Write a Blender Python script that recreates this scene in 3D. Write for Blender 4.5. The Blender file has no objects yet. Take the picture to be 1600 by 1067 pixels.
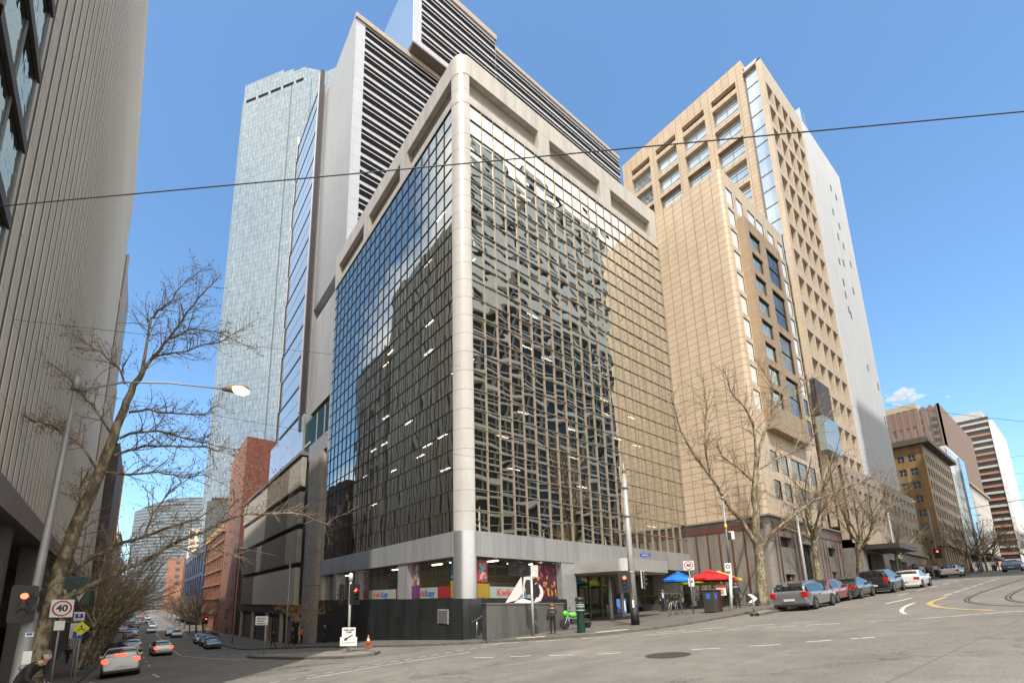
import bpy, bmesh, math, random
from mathutils import Vector, Matrix, noise as mnoise
R = random.Random(7)
SC = bpy.context.scene
COL = SC.collection
PI = math.pi

# ---------------------------------------------------------------- camera geometry
FPX, PPX, PPY, HOR = 698.0, 690.0, 808.6, 940.0
TH = math.atan((HOR-PPY)/FPX); FH = math.hypot(FPX, HOR-PPY)
AL = math.atan2(477, FH)
FW = (math.sin(AL), math.cos(AL)); RT = (math.cos(AL), -math.sin(AL))
def ray(u, v):
    a = (u-PPX)/FPX; b = (PPY-v)/FPX
    c, s = math.cos(TH), math.sin(TH)
    fw = c-b*s; up = s+b*c
    return Vector((FW[0]*fw+RT[0]*a, FW[1]*fw+RT[1]*a, up))
def on_x(u, v, X): r = ray(u, v); return r*(X/r.x)
def on_y(u, v, Y): r = ray(u, v); return r*(Y/r.y)
def on_d(u, v, D): r = ray(u, v); return r*(D/(FW[0]*r.x+FW[1]*r.y))
def ss(a, b, x):
    t = min(1, max(0, (x-a)/(b-a))); return t*t*(3-2*t)
def integ(x, segs):
    z = 0
    for a, b, k in segs:
        if x > a: z += k*(min(x, b)-a)
    return z
def gz(x, y):
    zx = integ(x, [(0, 75, .07), (75, 160, .055), (160, 400, .02)]) if x > 0 else .07*max(x, -60)
    zy = integ(y, [(0, 58, -.068), (58, 115, -.022)]) if y > 0 else -.068*max(y, -30)
    return -1.97+zx*(1-.75*ss(28, 80, y))+zy
KERB = .13
def fz(x, y): return gz(x, y)+KERB

# ---------------------------------------------------------------- materials
def new_mat(name):
    m = bpy.data.materials.new(name); m.use_nodes = True
    nt = m.node_tree
    for n in list(nt.nodes): nt.nodes.remove(n)
    out = nt.nodes.new('ShaderNodeOutputMaterial')
    return m, nt, out
def N(nt, typ, **kw):
    n = nt.nodes.new(typ)
    for k, v in kw.items():
        if k.startswith('i_'):
            key = k[2:].replace('_', ' ')
            n.inputs[key].default_value = v
        else: setattr(n, k, v)
    return n
def mixcol(nt, fac, a, b, blend='MIX'):
    n = nt.nodes.new('ShaderNodeMix'); n.data_type = 'RGBA'; n.blend_type = blend
    for sock, val in ((n.inputs[0], fac), (n.inputs[6], a), (n.inputs[7], b)):
        if hasattr(val, 'is_output'): nt.links.new(val, sock)
        elif isinstance(val, (int, float)): sock.default_value = val
        else: sock.default_value = (*val[:3], 1)
    return n.outputs[2]
def ramp(nt, fac, p0, p1, c0=(0, 0, 0), c1=(1, 1, 1)):
    n = nt.nodes.new('ShaderNodeValToRGB')
    n.color_ramp.elements[0].position = p0; n.color_ramp.elements[1].position = p1
    n.color_ramp.elements[0].color = (*c0, 1); n.color_ramp.elements[1].color = (*c1, 1)
    nt.links.new(fac, n.inputs[0]); return n.outputs[0]
def wallvec(nt, off=(0, 0)):
    """u = x+y along an axis-aligned wall, v = height"""
    tc = N(nt, 'ShaderNodeTexCoord'); sp = N(nt, 'ShaderNodeSeparateXYZ'); nt.links.new(tc.outputs['Object'], sp.inputs[0])
    ad = N(nt, 'ShaderNodeMath', operation='ADD'); nt.links.new(sp.outputs[0], ad.inputs[0]); nt.links.new(sp.outputs[1], ad.inputs[1])
    cb = N(nt, 'ShaderNodeCombineXYZ'); nt.links.new(ad.outputs[0], cb.inputs[0]); nt.links.new(sp.outputs[2], cb.inputs[1])
    mp = N(nt, 'ShaderNodeMapping'); mp.inputs['Location'].default_value = (off[0], off[1], 0)
    nt.links.new(cb.outputs[0], mp.inputs[0]); return mp.outputs[0]
def noise(nt, scale, detail=4, vec=None, rough=.6):
    n = N(nt, 'ShaderNodeTexNoise'); n.inputs['Scale'].default_value = scale; n.inputs['Detail'].default_value = detail
    n.inputs['Roughness'].default_value = rough
    if vec is None:
        tc = N(nt, 'ShaderNodeTexCoord'); vec = tc.outputs['Object']
    nt.links.new(vec, n.inputs['Vector']); return n.outputs['Fac']
MATS = {}
def plain(name, col, rough=.6, metal=0., var=.12, scale=3., bump=0., bscale=40., spec=.5, coat=0.):
    if name in MATS: return MATS[name]
    m, nt, out = new_mat(name)
    b = N(nt, 'ShaderNodeBsdfPrincipled'); b.inputs['Roughness'].default_value = rough; b.inputs['Metallic'].default_value = metal
    b.inputs['Specular IOR Level'].default_value = spec; b.inputs['Coat Weight'].default_value = coat; b.inputs['Coat Roughness'].default_value = .05
    f = noise(nt, scale)
    lo = tuple(c*(1-var) for c in col); hi = tuple(min(1, c*(1+var)) for c in col)
    nt.links.new(ramp(nt, f, .3, .7, lo, hi), b.inputs['Base Color'])
    if bump:
        f2 = noise(nt, bscale); bp = N(nt, 'ShaderNodeBump'); bp.inputs['Strength'].default_value = bump; bp.inputs['Distance'].default_value = .02
        nt.links.new(f2, bp.inputs['Height']); nt.links.new(bp.outputs[0], b.inputs['Normal'])
    nt.links.new(b.outputs[0], out.inputs[0]); MATS[name] = m; return m
def tiled(name, col, w, h, joint=.02, jcol=None, rough=.55, var=.1, shift=0., metal=0., off=(0, 0), streak=.12, spec=.5, bump=.3, second=None):
    """cladding of panels w x h metres with recessed joints, weathering streaks with their own shape"""
    if name in MATS: return MATS[name]
    m, nt, out = new_mat(name)
    b = N(nt, 'ShaderNodeBsdfPrincipled'); b.inputs['Roughness'].default_value = rough; b.inputs['Metallic'].default_value = metal
    b.inputs['Specular IOR Level'].default_value = spec
    v = wallvec(nt, off)
    br = N(nt, 'ShaderNodeTexBrick'); br.offset = shift; br.inputs['Scale'].default_value = 1
    br.inputs['Brick Width'].default_value = w; br.inputs['Row Height'].default_value = h; br.inputs['Mortar Size'].default_value = joint
    br.inputs['Mortar Smooth'].default_value = .1; br.inputs['Bias'].default_value = 0
    nt.links.new(v, br.inputs['Vector'])
    sec = second or tuple(c*(1-var) for c in col)
    br.inputs['Color1'].default_value = (*col, 1); br.inputs['Color2'].default_value = (*sec, 1)
    jc = jcol or tuple(c*.45 for c in col); br.inputs['Mortar'].default_value = (*jc, 1)
    mp = N(nt, 'ShaderNodeMapping'); mp.inputs['Scale'].default_value = (1.2, .12, 1); nt.links.new(v, mp.inputs[0])
    st = noise(nt, 1.0, 5, mp.outputs[0])
    c1 = mixcol(nt, ramp(nt, st, .45, .75), br.outputs['Color'], tuple(c*(1-2.2*streak) for c in (1, 1, 1)), 'MULTIPLY')
    fine = noise(nt, 9, 4)
    c2 = mixcol(nt, .22, c1, ramp(nt, fine, .25, .75, (.45, .45, .45), (1.25, 1.25, 1.25)), 'MULTIPLY')
    nt.links.new(c2, b.inputs['Base Color'])
    bp = N(nt, 'ShaderNodeBump'); bp.inputs['Strength'].default_value = bump; bp.inputs['Distance'].default_value = .02; bp.invert = True
    nt.links.new(br.outputs['Fac'], bp.inputs['Height']); nt.links.new(bp.outputs[0], b.inputs['Normal'])
    nt.links.new(b.outputs[0], out.inputs[0]); MATS[name] = m; return m
def mirror_glass(name, tint=(.75, .76, .7), base=(.02, .022, .02), see=.15, f0=.38, f1=.55, rough=.0, wave=0., wscale=.6):
    """coated solar glass: tinted mirror over a dark see-through pane"""
    if name in MATS: return MATS[name]
    m, nt, out = new_mat(name)
    g = N(nt, 'ShaderNodeBsdfGlossy'); g.inputs['Color'].default_value = (*tint, 1); g.inputs['Roughness'].default_value = rough
    d = N(nt, 'ShaderNodeBsdfDiffuse'); d.inputs['Color'].default_value = (*base, 1)
    if see > 0:
        t = N(nt, 'ShaderNodeBsdfTransparent'); t.inputs['Color'].default_value = (see, see, see*.93, 1)
        under = N(nt, 'ShaderNodeAddShader'); nt.links.new(d.outputs[0], under.inputs[0]); nt.links.new(t.outputs[0], under.inputs[1])
    else: under = d
    lw = N(nt, 'ShaderNodeLayerWeight'); lw.inputs[0].default_value = .5
    pw = N(nt, 'ShaderNodeMath', operation='POWER'); pw.inputs[1].default_value = 3; nt.links.new(lw.outputs['Facing'], pw.inputs[0])
    ma = N(nt, 'ShaderNodeMath', operation='MULTIPLY_ADD'); ma.inputs[1].default_value = f1; ma.inputs[2].default_value = f0; ma.use_clamp = True
    nt.links.new(pw.outputs[0], ma.inputs[0])
    if wave:
        f = noise(nt, wscale, 3); bp = N(nt, 'ShaderNodeBump'); bp.inputs['Strength'].default_value = wave; bp.inputs['Distance'].default_value = .05
        nt.links.new(f, bp.inputs['Height']); nt.links.new(bp.outputs[0], g.inputs['Normal'])
    mx = N(nt, 'ShaderNodeMixShader'); nt.links.new(ma.outputs[0], mx.inputs[0]); nt.links.new(under.outputs[0], mx.inputs[1]); nt.links.new(g.outputs[0], mx.inputs[2])
    nt.links.new(mx.outputs[0], out.inputs[0]); MATS[name] = m; return m
def emit(name, col, s):
    if name in MATS: return MATS[name]
    m, nt, out = new_mat(name); e = N(nt, 'ShaderNodeEmission'); e.inputs[0].default_value = (*col, 1); e.inputs[1].default_value = s
    nt.links.new(e.outputs[0], out.inputs[0]); MATS[name] = m; return m
def facade_grid(name, glass, frame, w, h, jw, rough=.12, var=(.4, 1.3), off=(0, 0), metal=.0, spec=.8, blind=None, shift=0., squash=1.):
    """a distant curtain wall: panes of differing darkness in a frame grid"""
    if name in MATS: return MATS[name]
    m, nt, out = new_mat(name); b = N(nt, 'ShaderNodeBsdfPrincipled')
    v = wallvec(nt, off)
    br = N(nt, 'ShaderNodeTexBrick'); br.offset = shift; br.inputs['Scale'].default_value = 1; br.inputs['Brick Width'].default_value = w; br.inputs['Row Height'].default_value = h
    br.inputs['Mortar Size'].default_value = jw; br.inputs['Mortar Smooth'].default_value = 0; br.inputs['Bias'].default_value = 0
    nt.links.new(v, br.inputs['Vector'])
    br.inputs['Color1'].default_value = (*[c*var[0] for c in glass], 1); br.inputs['Color2'].default_value = (*(blind or [c*var[1] for c in glass]), 1)
    br.inputs['Mortar'].default_value = (*frame, 1)
    nt.links.new(br.outputs['Color'], b.inputs['Base Color'])
    rr = N(nt, 'ShaderNodeMapRange'); rr.inputs[3].default_value = rough; rr.inputs[4].default_value = .55
    nt.links.new(br.outputs['Fac'], rr.inputs[0]); nt.links.new(rr.outputs[0], b.inputs['Roughness'])
    b.inputs['Metallic'].default_value = metal; b.inputs['Specular IOR Level'].default_value = spec
    nt.links.new(b.outputs[0], out.inputs[0]); MATS[name] = m; return m

# ---------------------------------------------------------------- mesh builder
class MB:
    def __init__(s): s.v = []; s.f = []; s.m = []; s.sm = []; s.cm = 0; s.cs = False
    def add(s, vs, fs):
        o = len(s.v); s.v += [Vector(p) for p in vs]
        for f in fs: s.f.append([i+o for i in f]); s.m.append(s.cm); s.sm.append(s.cs)
        return s
    def mat(s, i): s.cm = i; return s
    def box(s, x0, x1, y0, y1, z0, z1, M=None):
        vs = [Vector((x, y, z)) for z in (z0, z1) for y in (y0, y1) for x in (x0, x1)]
        if M: vs = [M @ p for p in vs]
        return s.add(vs, [(0, 2, 3, 1), (4, 5, 7, 6), (0, 1, 5, 4), (2, 6, 7, 3), (0, 4, 6, 2), (1, 3, 7, 5)])
    def quad(s, a, b, c, d): return s.add([a, b, c, d], [(0, 1, 2, 3)])
    def prism(s, poly, z0, z1, cap=True):
        n = len(poly)
        f0 = (lambda x, y: z0) if not callable(z0) else z0
        f1 = (lambda x, y: z1) if not callable(z1) else z1
        vs = [(x, y, f0(x, y)) for x, y in poly]+[(x, y, f1(x, y)) for x, y in poly]
        fs = [(i, (i+1) % n, n+(i+1) % n, n+i) for i in range(n)]
        if cap: fs += [tuple(range(n-1, -1, -1)), tuple(range(n, 2*n))]
        return s.add(vs, fs)
    def tube(s, pts, rad, n=8, caps=True):
        pts = [Vector(p) for p in pts]
        if isinstance(rad, (int, float)): rad = [rad]*len(pts)
        t0 = (pts[1]-pts[0]).normalized()
        up = Vector((0, 0, 1)) if abs(t0.z) < .9 else Vector((1, 0, 0))
        a = t0.cross(up).normalized(); vs = []
        for i, p in enumerate(pts):
            t = (pts[min(i+1, len(pts)-1)]-pts[max(i-1, 0)]).normalized()
            a = (a-t*a.dot(t)).normalized(); b = t.cross(a)
            for k in range(n):
                q = 2*PI*k/n; vs.append(p+(a*math.cos(q)+b*math.sin(q))*rad[i])
        fs = [(i*n+k, i*n+(k+1) % n, (i+1)*n+(k+1) % n, (i+1)*n+k) for i in range(len(pts)-1) for k in range(n)]
        if caps: fs += [tuple(range(n-1, -1, -1)), tuple(range((len(pts)-1)*n, len(pts)*n))]
        return s.add(vs, fs)
    def cyl(s, x, y, z0, z1, r, n=16, r1=None): return s.tube([(x, y, z0), (x, y, z1)], [r, r if r1 is None else r1], n)
    def ball(s, c, r, nu=8, nv=6, sc=(1, 1, 1)):
        vs = []; c = Vector(c)
        for j in range(1, nv):
            for i in range(nu):
                a = 2*PI*i/nu; b = PI*j/nv
                vs.append(c+Vector((r*sc[0]*math.sin(b)*math.cos(a), r*sc[1]*math.sin(b)*math.sin(a), r*sc[2]*math.cos(b))))
        vs += [c+Vector((0, 0, r*sc[2])), c-Vector((0, 0, r*sc[2]))]
        T = len(vs)-2; fs = []
        for j in range(nv-2):
            for i in range(nu): fs.append((j*nu+i, (j+1)*nu+i, (j+1)*nu+(i+1) % nu, j*nu+(i+1) % nu))
        for i in range(nu): fs.append((T, i, (i+1) % nu)); fs.append((T+1, (nv-2)*nu+(i+1) % nu, (nv-2)*nu+i))
        return s.add(vs, fs)
    def lathe(s, prof, c=(0, 0), n=16):
        vs = [(c[0]+r*math.cos(2*PI*k/n), c[1]+r*math.sin(2*PI*k/n), z) for r, z in prof for k in range(n)]
        fs = [(i*n+k, i*n+(k+1) % n, (i+1)*n+(k+1) % n, (i+1)*n+k) for i in range(len(prof)-1) for k in range(n)]
        fs += [tuple(range(n-1, -1, -1)), tuple(range((len(prof)-1)*n, len(prof)*n))]
        return s.add(vs, fs)
    def build(s, name, mats, parent=None, smooth=False, bevel=0, world=True, autosm=None):
        me = bpy.data.meshes.new(name)
        off = Vector((0, 0, 0))
        if parent is not None and world:
            p = parent
            while p is not None: off += p.location; p = p.parent
        me.from_pydata([tuple(p-off) for p in s.v], [], s.f)
        if not isinstance(mats, (list, tuple)): mats = [mats]
        for m in mats: me.materials.append(m)
        me.polygons.foreach_set('material_index', s.m)
        me.polygons.foreach_set('use_smooth', [smooth or q for q in s.sm])
        me.update()
        if bevel:
            bm = bmesh.new(); bm.from_mesh(me)
            bmesh.ops.remove_doubles(bm, verts=bm.verts, dist=1e-5)
            es = [e for e in bm.edges if len(e.link_faces) == 2 and e.calc_face_angle(0) > .6]
            bmesh.ops.bevel(bm, geom=es, offset=bevel, segments=2, profile=.5, affect='EDGES', clamp_overlap=True)
            bm.to_mesh(me); bm.free()
        if autosm:
            me.polygons.foreach_set('use_smooth', [True]*len(me.polygons)); me.set_sharp_from_angle(angle=autosm)
        o = bpy.data.objects.new(name, me); COL.objects.link(o)
        if parent is not None: o.parent = parent
        return o
def thing(name, label, cat, loc=(0, 0, 0), rz=0, group=None):
    o = bpy.data.objects.new(name, None); COL.objects.link(o); o.empty_display_size = .3
    o.location = loc; o.rotation_euler = (0, 0, rz); return tag(o, label, cat, group)
def tag(o, label=None, cat=None, group=None, kind=None):
    if label: o['label'] = label
    if cat: o['category'] = cat
    if group: o['group'] = group
    if kind: o['kind'] = kind
    return o
def copy_tree(o, parent=None):
    c = o.copy(); COL.objects.link(c)
    if parent is not None: c.parent = parent
    for ch in list(o.children): copy_tree(ch, c)
    return c
def recolour(o, fr, to):
    """give a copied thing's parts another paint without touching the shared mesh"""
    for ch in [o]+list(o.children_recursive):
        if ch.type == 'MESH':
            for sl in ch.material_slots:
                if sl.material == fr: sl.link = 'OBJECT'; sl.material = to
def text_mesh(txt, size, mat, name, parent=None, loc=(0, 0, 0), M=None, ext=.004, align='CENTER', bold=0.0):
    cu = bpy.data.curves.new(name, 'FONT'); cu.body = txt; cu.size = size; cu.align_x = align; cu.align_y = 'CENTER'; cu.extrude = ext; cu.offset = bold
    o = bpy.data.objects.new(name, cu); COL.objects.link(o)
    dg = bpy.context.evaluated_depsgraph_get(); me = bpy.data.meshes.new_from_object(o.evaluated_get(dg))
    bpy.data.objects.remove(o); me.materials.clear(); me.materials.append(mat)
    me.transform(M if M else Matrix())
    me.transform(Matrix.Translation(Vector(loc)))
    q = bpy.data.objects.new(name, me); COL.objects.link(q)
    if parent is not None:
        off = Vector((0, 0, 0)); p = parent
        while p is not None: off += p.location; p = p.parent
        me.transform(Matrix.Translation(-off)); q.parent = parent
    return q
def facing(ang):
    """matrix for upright text/signs whose front looks towards direction `ang` (0 = +x)"""
    f = Vector((math.cos(ang), math.sin(ang), 0)); up = Vector((0, 0, 1)); rt = up.cross(f)
    return Matrix((rt, up, f)).transposed().to_4x4()
TOCAM = lambda x, y: math.atan2(-y, -x)
# ---------------------------------------------------------------- world, sun, camera
SUN_AZ = Vector((-.66, -.75)).normalized(); SUN_EL = math.radians(57)
w = bpy.data.worlds.new("World"); SC.world = w; w.use_nodes = True
nt = w.node_tree; bg = nt.nodes['Background']
sky = nt.nodes.new('ShaderNodeTexSky'); sky.sky_type = 'NISHITA'; sky.sun_disc = False
sky.sun_elevation = SUN_EL; sky.sun_rotation = math.atan2(SUN_AZ.x, SUN_AZ.y); sky.air_density = 1.0; sky.dust_density = 1.3; sky.ozone_density = 5; sky.altitude = 50
hsv = nt.nodes.new('ShaderNodeHueSaturation'); hsv.inputs['Hue'].default_value = .492; hsv.inputs['Saturation'].default_value = 1.06; hsv.inputs['Value'].default_value = .95; nt.links.new(sky.outputs[0], hsv.inputs['Color'])
# added unseen cloud behind, overhead and left, for fill light and pale reflections
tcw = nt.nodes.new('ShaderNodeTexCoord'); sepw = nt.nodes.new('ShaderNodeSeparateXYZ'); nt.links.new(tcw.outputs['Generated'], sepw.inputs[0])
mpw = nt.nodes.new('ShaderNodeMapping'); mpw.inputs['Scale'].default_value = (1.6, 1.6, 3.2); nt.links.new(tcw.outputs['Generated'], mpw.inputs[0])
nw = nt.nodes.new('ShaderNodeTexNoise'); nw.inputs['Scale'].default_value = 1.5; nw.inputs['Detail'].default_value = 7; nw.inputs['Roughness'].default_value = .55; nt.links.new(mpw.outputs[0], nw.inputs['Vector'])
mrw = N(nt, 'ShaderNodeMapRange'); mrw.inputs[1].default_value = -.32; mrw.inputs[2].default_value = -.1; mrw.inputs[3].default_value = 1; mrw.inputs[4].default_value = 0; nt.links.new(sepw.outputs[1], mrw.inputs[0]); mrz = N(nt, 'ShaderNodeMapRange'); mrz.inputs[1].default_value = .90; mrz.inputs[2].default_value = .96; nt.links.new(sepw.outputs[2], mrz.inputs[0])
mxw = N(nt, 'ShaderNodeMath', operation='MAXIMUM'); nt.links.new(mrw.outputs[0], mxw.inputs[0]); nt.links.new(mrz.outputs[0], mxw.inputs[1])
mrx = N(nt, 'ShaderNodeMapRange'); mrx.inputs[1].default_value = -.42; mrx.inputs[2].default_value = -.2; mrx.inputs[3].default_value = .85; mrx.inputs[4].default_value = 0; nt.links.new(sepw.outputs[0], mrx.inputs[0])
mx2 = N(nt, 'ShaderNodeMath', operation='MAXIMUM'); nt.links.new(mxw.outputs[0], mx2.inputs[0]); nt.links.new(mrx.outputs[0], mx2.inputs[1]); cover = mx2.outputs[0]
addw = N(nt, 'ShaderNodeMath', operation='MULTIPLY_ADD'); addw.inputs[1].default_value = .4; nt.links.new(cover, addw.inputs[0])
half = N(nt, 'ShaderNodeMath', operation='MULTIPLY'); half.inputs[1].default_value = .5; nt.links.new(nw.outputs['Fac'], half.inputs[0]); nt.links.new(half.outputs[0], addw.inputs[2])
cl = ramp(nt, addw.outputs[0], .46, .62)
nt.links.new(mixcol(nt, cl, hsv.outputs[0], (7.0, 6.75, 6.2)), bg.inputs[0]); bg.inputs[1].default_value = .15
sd = bpy.data.lights.new('sun', 'SUN'); sd.energy = 2.4; sd.angle = math.radians(.6); sd.color = (1, .955, .885)
so = bpy.data.objects.new('sun', sd); COL.objects.link(so)
sdir = Vector((SUN_AZ.x*math.cos(SUN_EL), SUN_AZ.y*math.cos(SUN_EL), math.sin(SUN_EL)))
so.rotation_euler = sdir.to_track_quat('Z', 'Y').to_euler(); so.location = sdir*300
cd = bpy.data.cameras.new('camera'); cam = bpy.data.objects.new('camera', cd); COL.objects.link(cam); SC.camera = cam
cd.sensor_fit = 'HORIZONTAL'; cd.sensor_width = 36; cd.lens = 36*FPX/1600; cd.shift_x = (800-PPX)/1600; cd.shift_y = (PPY-533.5)/1600
cd.clip_start = .1; cd.clip_end = 6000
fwd = Vector((FW[0]*math.cos(TH), FW[1]*math.cos(TH), math.sin(TH)))
cam.rotation_euler = fwd.to_track_quat('-Z', 'Y').to_euler()
SC.view_settings.view_transform = 'Standard'; SC.view_settings.look = 'None'; SC.view_settings.exposure = 1.05
SC.cycles.use_denoising = True; SC.cycles.max_bounces = 7; SC.cycles.transparent_max_bounces = 12
SC.cycles.caustics_reflective = False; SC.cycles.caustics_refractive = False; SC.cycles.sample_clamp_indirect = 6

# ---------------------------------------------------------------- ground
def road_mat():
    m, nt, out = new_mat('asphalt'); b = N(nt, 'ShaderNodeBsdfPrincipled'); b.inputs['Roughness'].default_value = .88; b.inputs['Specular IOR Level'].default_value = .3
    f1 = noise(nt, .16, 6); f2 = noise(nt, 26, 5, rough=.8); f3 = noise(nt, 1.3, 6)
    c = ramp(nt, f1, .3, .7, (.178, .165, .148), (.245, .228, .205))
    c = mixcol(nt, .72, c, ramp(nt, f2, .3, .72, (.35, .35, .35), (1.4, 1.38, 1.34)), 'MULTIPLY')
    c = mixcol(nt, .5, c, ramp(nt, f3, .35, .7, (.72, .72, .72), (1.1, 1.1, 1.1)), 'MULTIPLY')
    # tyre-worn bands along the cross street and sealed cracks
    tc = N(nt, 'ShaderNodeTexCoord')
    mp = N(nt, 'ShaderNodeMapping'); mp.inputs['Scale'].default_value = (.02, .55, 1); nt.links.new(tc.outputs['Object'], mp.inputs[0])
    f4 = noise(nt, 1, 3, mp.outputs[0]); c = mixcol(nt, .6, c, ramp(nt, f4, .35, .65, (.8, .8, .8), (1.08, 1.08, 1.08)), 'MULTIPLY')
    wv = N(nt, 'ShaderNodeTexVoronoi'); wv.feature = 'DISTANCE_TO_EDGE'; wv.inputs['Scale'].default_value = .13
    md = N(nt, 'ShaderNodeVectorMath', operation='MULTIPLY_ADD'); nn = N(nt, 'ShaderNodeTexNoise'); nn.inputs['Scale'].default_value = 1.1; nn.inputs['Detail'].default_value = 5
    nt.links.new(tc.outputs['Object'], nn.inputs['Vector']); nt.links.new(nn.outputs['Color'], md.inputs[0]); md.inputs[1].default_value = (1.6, 1.6, 0); nt.links.new(tc.outputs['Object'], md.inputs[2])
    nt.links.new(md.outputs[0], wv.inputs['Vector'])
    c = mixcol(nt, ramp(nt, wv.outputs['Distance'], .0015, .005, (.6, .6, .6), (0, 0, 0)), c, (.05, .045, .04))
    # oil drips and rubber, each with its own outline, and darker repaired rectangles
    f5 = noise(nt, .55, 7, rough=.7); c = mixcol(nt, ramp(nt, f5, .62, .72, (0, 0, 0), (.5, .5, .5)), c, (.07, .064, .058))
    br = N(nt, 'ShaderNodeTexBrick'); br.inputs['Scale'].default_value = 1; br.inputs['Brick Width'].default_value = 7.3; br.inputs['Row Height'].default_value = 3.1; br.inputs['Mortar Size'].default_value = .02; br.offset = .37
    br.inputs['Color1'].default_value = (1, 1, 1, 1); br.inputs['Color2'].default_value = (.80, .80, .80, 1); br.inputs['Mortar'].default_value = (.62, .62, .62, 1); br.inputs['Bias'].default_value = -.45
    m5 = N(nt, 'ShaderNodeMapping'); m5.inputs['Rotation'].default_value = (0, 0, .06); nt.links.new(tc.outputs['Object'], m5.inputs[0]); nt.links.new(m5.outputs[0], br.inputs['Vector'])
    c = mixcol(nt, .75, c, br.outputs['Color'], 'MULTIPLY')
    nt.links.new(c, b.inputs['Base Color'])
    bp = N(nt, 'ShaderNodeBump'); bp.inputs['Strength'].default_value = .35; bp.inputs['Distance'].default_value = .01
    nt.links.new(f2, bp.inputs['Height']); nt.links.new(bp.outputs[0], b.inputs['Normal'])
    nt.links.new(b.outputs[0], out.inputs[0]); return m
ASPH = road_mat()
def lines(a, b, near, step, far):
    L = []; x = a
    while x < b:
        L.append(x); d = abs(x-near[0]) if x < near[0] else (abs(x-near[1]) if x > near[1] else 0)
        x += step+d*far
    return L+[b]
gx = lines(-600, 3000, (-12, 90), 2., .18); gy = lines(-600, 3000, (-12, 120), 2., .18)
mb = MB(); nx = len(gx)
mb.v = [Vector((x, y, gz(x, y))) for y in gy for x in gx]
for j in range(len(gy)-1):
    for i in range(nx-1):
        mb.f.append([j*nx+i, j*nx+i+1, (j+1)*nx+i+1, (j+1)*nx+i]); mb.m.append(0); mb.sm.append(True)
tag(mb.build('road', ASPH, smooth=True), kind='structure')

def sheet(name, poly, hfun, mat, step=3., skirt=.3):
    bm = bmesh.new(); vs = [bm.verts.new((x, y, 0)) for x, y in poly]; bm.faces.new(vs)
    xs = [p[0] for p in poly]; ys = [p[1] for p in poly]
    for ax, lo, hi in ((0, min(xs), max(xs)), (1, min(ys), max(ys))):
        q = lo+step
        while q < hi:
            co = (q, 0, 0) if ax == 0 else (0, q, 0); no = (1, 0, 0) if ax == 0 else (0, 1, 0)
            bmesh.ops.bisect_plane(bm, geom=bm.verts[:]+bm.edges[:]+bm.faces[:], plane_co=co, plane_no=no)
            q += step*(1+max(0, (abs(q)-60))*.06)
    bmesh.ops.triangulate(bm, faces=[f for f in bm.faces if len(f.verts) > 4])
    for v in bm.verts: v.co.z = hfun(v.co.x, v.co.y)
    bmesh.ops.recalc_face_normals(bm, faces=bm.faces)
    for f in bm.faces:
        if f.normal.z < 0: f.normal_flip()
    be = [e for e in bm.edges if len(e.link_faces) == 1]
    if skirt:
        r = bmesh.ops.extrude_edge_only(bm, edges=be)
        for v in r['geom']:
            if isinstance(v, bmesh.types.BMVert): v.co.z -= skirt
    me = bpy.data.meshes.new(name); bm.to_mesh(me); bm.free(); me.materials.append(mat)
    o = bpy.data.objects.new(name, me); COL.objects.link(o); return tag(o, kind='structure')
def resamp(pts, step):
    out = [Vector(pts[0])]
    for a, b in zip(pts, pts[1:]):
        a = Vector(a); b = Vector(b); n = max(1, int((b-a).length/step))
        out += [a+(b-a)*(i/n) for i in range(1, n+1)]
    return out
def smooth_poly(pts, it=2):
    pts = [Vector(p) for p in pts]
    for _ in range(it):
        q = [pts[0]]
        for a, b in zip(pts, pts[1:]): q += [a*.75+b*.25, a*.25+b*.75]
        pts = q+[pts[-1]]
    return pts
def strip(mb, pts, wd, h=.007, step=2.5, hf=gz):
    pts = resamp([Vector((p[0], p[1])) for p in pts], step); vs = []
    for i, p in enumerate(pts):
        t = (pts[min(i+1, len(pts)-1)]-pts[max(i-1, 0)]).normalized(); n = Vector((-t.y, t.x))*(wd/2)
        for q in (p-n, p+n): vs.append((q.x, q.y, hf(q.x, q.y)+h))
    mb.add(vs, [(2*i, 2*i+2, 2*i+3, 2*i+1) for i in range(len(pts)-1)])
def kerb(name, pts, mat, inner=1, wd=.32):
    """bluestone kerb: a real step, its outer face on the line, its body on the inner side"""
    pts = resamp(pts, 2.5); vs = []
    for i, p in enumerate(pts):
        t = (pts[min(i+1, len(pts)-1)]-pts[max(i-1, 0)]).normalized(); n = Vector((-t.y, t.x))*inner
        q = p+n*wd
        for a, h in ((p, -.2), (p, KERB-.015), (p+n*.02, KERB+.006), (q, KERB+.006), (q, -.2)):
            vs.append((a.x, a.y, gz(a.x, a.y)+h))
    mb = MB(); mb.add(vs, [(5*i+k, 5*i+5+k, 5*i+6+k, 5*i+1+k) for i in range(len(pts)-1) for k in range(4)])
    mb.f[-4:] = mb.f[-4:]
    o = mb.build(name, mat); bm = bmesh.new(); bm.from_mesh(o.data); bmesh.ops.recalc_face_normals(bm, faces=bm.faces); bm.to_mesh(o.data); bm.free()
    return tag(o, kind='structure')
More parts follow.
